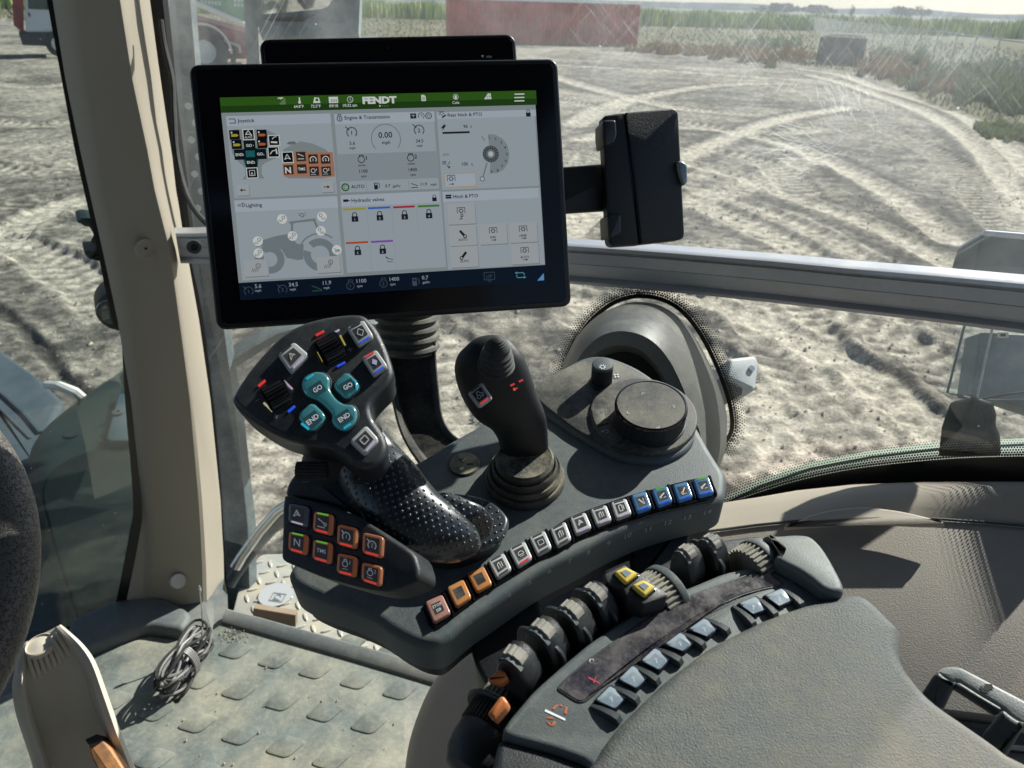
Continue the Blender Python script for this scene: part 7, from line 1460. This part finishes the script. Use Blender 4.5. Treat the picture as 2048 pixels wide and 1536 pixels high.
def pto(p, t_=None, arrow=True, k=1.0):
    cv.arc(p, 3.4*k, 1.3, DK, 0, 360, 6, 12); cv.ln(p, [(-8*k, -5*k), (-8*k, 6.5*k), (8*k, 6.5*k), (8*k, -5*k)], 1.2, DK, 6)
    for q in range(6): a = R_(60*q); cv.ln(p, [(3.6*k*math.cos(a), 3.6*k*math.sin(a)), (5.4*k*math.cos(a), 5.4*k*math.sin(a))], 1.4, DK, 6)
    if t_: T(t_, (p[0], p[1]+15), 4.8, DK, 6, .01, 'c')
    if arrow:
        y = -19 if t_ else -11; cv.ln(p, [(-5, y), (2, y)], 1.2, DK, 6); cv.loc(p, [(2, y-2.4), (2, y+2.4), (6, y)], DK, 6)
pto(Z3(137, 614))
for tl, br in ((Z3(110, 780), Z3(300, 906)), (Z3(119, 922), Z3(308, 1046)), (Z3(317, 912), Z3(506, 1036)), (Z3(514, 902), Z3(704, 1024)), (Z3(128, 1060), Z3(318, 1186)), (Z3(526, 1040), Z3(714, 1164))): btn(tl, br, 3)
pto(Z3(202, 824), None, False); cv.ln(Z3(202, 862), [(0, -6), (0, 5), (4, 5), (4, 0), (0, 0)], 1.4, DK, 6); cv.ln(Z3(202, 876), [(-4, 0), (4, 0)], 1, DK, 6)
for (x, y), s_ in (((211, 972), -1), ((221, 1112), 1)):
    cv.ln(Z3(x, y), [(-5*s_, -6), (5*s_, 6)], 5, DK, 6); cv.disc(Z3(x-s_*16*(1), y+20) if s_ > 0 else Z3(x+17, y+18), 4, DK, 6, 12); cv.disc(Z3(x-s_*16*(1), y+20) if s_ > 0 else Z3(x+17, y+18), 2.2, BTN, 7, 10); T('AUTO', Z3(x+4, y+47), 4.8, DK, 6, .01, 'c')
pto(Z3(411, 954), '1000'); pto(Z3(607, 943), '1000E'); pto(Z3(617, 1083), 'AUTO')
# footer
for s, p, cp, m in (('5.6', Z2(263, 1328), 8, FTX), ('mph', Z2(265, 1352), 5, FTX), ('34.5', Z2(485, 1318), 8, FTX), ('mph', Z2(492, 1344), 5, FTX), ('11.9', Z2(707, 1306), 8, FTX), ('mph', Z2(712, 1334), 5, FTX), ('1100', Z2(927, 1294), 8, FTX), ('rpm', Z2(930, 1322), 5, FTX), ('1400', Z2(1142, 1282), 8, FTX), ('rpm', Z2(1146, 1310), 5, FTX), ('0.7', Z2(1353, 1272), 8, FTX), ('gal/hr', Z2(1357, 1298), 5, FTX)): T(s, p, cp, m, 4, 0)
for x, y, t_ in ((222, 1348, '1'), (444, 1336, '2')): cv.arc(Z2(x, y), 8.5, 1.2, FTG, -50, 230, 3, 16); T(t_, Z2(x, y+12), 7, FTG, 3, 0, 'c'); cv.ln(Z2(x-26, y-22), [(-3, 3), (3, -3)], 1.3, FTG, 3)
cv.ln(Z2(668, 1330), [(-10, 6), (9, -3)], 1.6, E_(50, 90, 60), 3); cv.ln(Z2(668, 1342), [(-10, -1), (10, -1)], 1.6, E_(50, 90, 60), 3)
for x, y, t_ in ((886, 1312, '1'), (1102, 1298, '2')): cv.arc(Z2(x, y), 7.6, 1.2, FTG, 0, 360, 3, 18); T(t_, Z2(x, y+10), 6.4, FTG, 3, 0, 'c'); cv.ln(Z2(x, y-28), [(-4, -1), (-4, 3), (4, 3), (4, -1)], 1.1, FTG, 3)
cv.loc(Z2(1306, 1287), [(-5, -8), (4, -8), (4, 8), (-5, 8)], FTG, 3); cv.loc(Z2(1305, 1276), [(-3, -2), (2.4, -2), (2.4, 2), (-3, 2)], FT, 4); cv.ln(Z2(1328, 1284), [(0, -5), (2, -4), (2, 4), (-1, 7)], 1.2, FTG, 3)
p_ = Z3(387, 1250); cv.ln(p_, [(-11, -7), (11, -7), (11, 8), (-11, 8), (-11, -7)], 1.1, FTG, 3); T('UT', (p_[0], p_[1]+4), 7, FTG, 3, 0, 'c'); cv.ln(p_, [(-4, -10), (4, -10)], 1.4, FTG, 3)
p_ = Z3(590, 1243); fc = E_(90, 150, 170); cv.ln(p_, [(-9, 5), (6, 5), (8, 3), (8, -1)], 1.8, fc, 3); cv.ln(p_, [(9, -5), (-6, -5), (-8, -3), (-8, 1)], 1.8, fc, 3); cv.loc(p_, [(-12, 5), (-7, 8), (-7, 2)], fc, 3); cv.loc(p_, [(12, -5), (7, -2), (7, -8)], fc, 3)
cv.loc(Z3(722, 1256), [(-8, -7), (7, -7), (7, 8)], E_(96, 160, 214), 3)
mk('screen', cv.mb, mon)
# stem with bellows and arm behind the screen
mb = MB(); bel = mat('bellows_rubber', (.05, .05, .048), .55, dust=.5, dcol=(.30, .28, .2), dscale=30, dup=.5)
seq = []
for i in range(5):
    y = 610+i*19.5; seq += [(812-i*-1.5, y, 66-i*1.5, .735), (813+i*1.5, y+6, 67-i*1.6, .735), (814+i*1.5, y+13, 57-i*1.0, .735), (815+i*1.5, y+16, 56-i, .735)]
rg = []
for x, y, r_, d in seq[::-1]:
    c = P(x, y, d); k = d/F_PX; ax = (UP*.95-FW*.3).normalized(); a = RT; b = ax.cross(a).normalized(); rg.append([c+(a*math.cos(t)+b*math.sin(t))*r_*k for t in [2*math.pi*q/40 for q in range(40)]])
mb.loft(rg, bel); mk('bellows', mb, mon)
stm = mat('stem_black', (.011, .012, .014), .5, bump=.2, bscale=600, dust=.3, dcol=(.32, .29, .2), dscale=20, dup=.3)
def trough(rows, m, w0=.012):
    rg = []
    for xl, yl, xr, yr, d in rows:
        a, b = P(xl, yl, d), P(xr, yr, d); e = (b-a); L_ = e.length; e.normalize(); nn = (C0-a).normalized()
        rg.append([a-nn*.035, a+nn*.004, a+e*L_*.05+nn*.007, a+e*L_*.14+nn*.005, a+e*L_*.20-nn*.003, a+e*L_*.85-nn*.003, a+e*L_*.92+nn*.003, a+e*L_*.97+nn*.004, b, b-nn*.035])
    mb = MB(); mb.loft(rg, m); return mb
mk('stem', trough(dense([(768, 690, 872, 682, .73), (772, 740, 873, 725, .725), (783, 800, 878, 780, .72), (795, 850, 886, 835, .71), (812, 890, 908, 870, .695), (842, 935, 945, 893, .675), (880, 985, 990, 935, .655)], 3), stm), mon)
# ---- tablet behind the monitor
tb_ = thing('tablet', 'black tablet standing behind the top edge of the touchscreen monitor', 'tablet', P(775, 130, .72)); PT = Pl(P(520, 120, .70), camn(.163, -.095, -.982), (519, 125), (1030, 112))
a, b = PT.uv(519, 84), PT.uv(1030, 62); yt = (a[1]+b[1])/2; mb = MB(); mb.slab(PT, rrect(a[0]-.0005, yt-.14, b[0], yt, .009, 6), 0, -.008, frame, .002, 3); mk('case', mb, tb_)
mb = MB(); mb.slab(PT, rrect(a[0]+.003, yt-.137, b[0]-.003, yt-.003, .007, 5), .0005, -.001, gls, .0003, 1); fg = mk('front_glass', mb, tb_)
cv = Cv(PT, .0008, .0001); q = E_(110, 115, 120); cv.loc((965, 113), [(-3, 2), (3, 2), (0, -3)], q, 0); cv.text('10:33', (973, 116), 4, q, 0); mk('status_marks', cv.mb, fg); cv = Cv(PT, .0008, .0001); cv.disc((776, 97), 2.2, emi((14, 14, 18), .5), 0, 10); mk('camera_lens', cv.mb, fg)
mb = MB(); mb.tube([P(800, 150, .725), P(805, 300, .72), P(810, 420, .72)], .012, frame, 8); mk('rear_clamp', mb, tb_)
# ---- phone in its holder on the right
PP = Pl(P(1290, 350, .70), camn(.20, -.06, -.98), (1222, 492), (1368, 480)); ph = thing('phone_case', 'black folding phone case with embossed emblem held by a clamp right of the monitor', 'phone', P(1290, 490, .70))
case = mat('case_black', (.006, .007, .009), .40, bump=.4, bscale=900)
P3c = lambda pts: [Z3(*p) for p in pts]
mb = MB(); mb.slab(PP, rpoly(PP.uvs(P3c([(1128, 200), (1275, 180), (1330, 600), (1372, 1044), (1172, 1056)])), [.005, .0005, .0005, .0005, .006]), 0, -.012, case, .0016, 3); mk('spine_flap', mb, ph)
mb = MB(); mb.slab(PP, rpoly(PP.uvs(P3c([(1277, 180), (1622, 150), (1640, 500), (1666, 1008), (1374, 1042), (1332, 600)])), [.0005, .006, .0005, .006, .0005, .0005]), .0006, -.0115, case, .0018, 3); cvx = mk('cover', mb, ph)
cv = Cv(PP.up(.0006), .0002, .0001); em2 = mat('emboss', (.03, .032, .036), .25); hexp = [(1470, 290), (1525, 330), (1522, 385), (1470, 420), (1412, 388), (1408, 325), (1470, 290)]; c_ = Z3(1468, 355)
def pl_line(pts, wd):
    q0 = Z3(*pts[0]); loc_ = [((Z3(*p)[0]-q0[0]), -(Z3(*p)[1]-q0[1])) for p in pts]; cv.ln(q0, loc_, wd, em2, 0)
pl_line(hexp, 1.1); 
for a, b in (((1470, 420), (1468, 455)), ((1408, 325), (1390, 310)), ((1525, 385), (1545, 400)), ((1425, 390), (1500, 320)), ((1412, 388), (1378, 402)), ((1525, 330), (1548, 318))): pl_line([a, b], 1)
mk('embossed_emblem', cv.mb, cvx)
clm = mat('clamp_dark', (.022, .025, .028), .35); 
hold = thing('phone_holder', 'black clamp holder and arm carrying the phone case beside the monitor', 'holder', P(1215, 430, .70))
for pts, m in (([(1120, 245), (1140, 236), (1205, 236), (1212, 330), (1195, 385), (1130, 408), (1120, 330)], clm), ([(1150, 860), (1165, 850), (1240, 848), (1240, 975), (1180, 1000), (1158, 1002)], clm), ([(1600, 505), (1640, 503), (1670, 530), (1672, 640), (1655, 662), (1630, 650), (1605, 560)], mat('clamp_steel', (.22, .25, .25), .3, metal=.7, dust=.3))):
    mb = MB(); mb.slab(PP, rpoly(PP.uvs(P3c(pts)), .0025), .005, -.018, m, .002, 3); mk('clamp_jaw', mb, hold)
mb = MB(); PPa = PP.up(-.016); mb.slab(PPa, rpoly(PPa.uvs(P3c([(700, 555), (890, 533), (1150, 512), (1400, 500), (1400, 800), (1155, 818), (905, 834), (700, 850)])), .002), 0, -.008, mat('arm_black', (.010, .010, .010), .5), .0015); mk('mounting_arm', mb, hold)
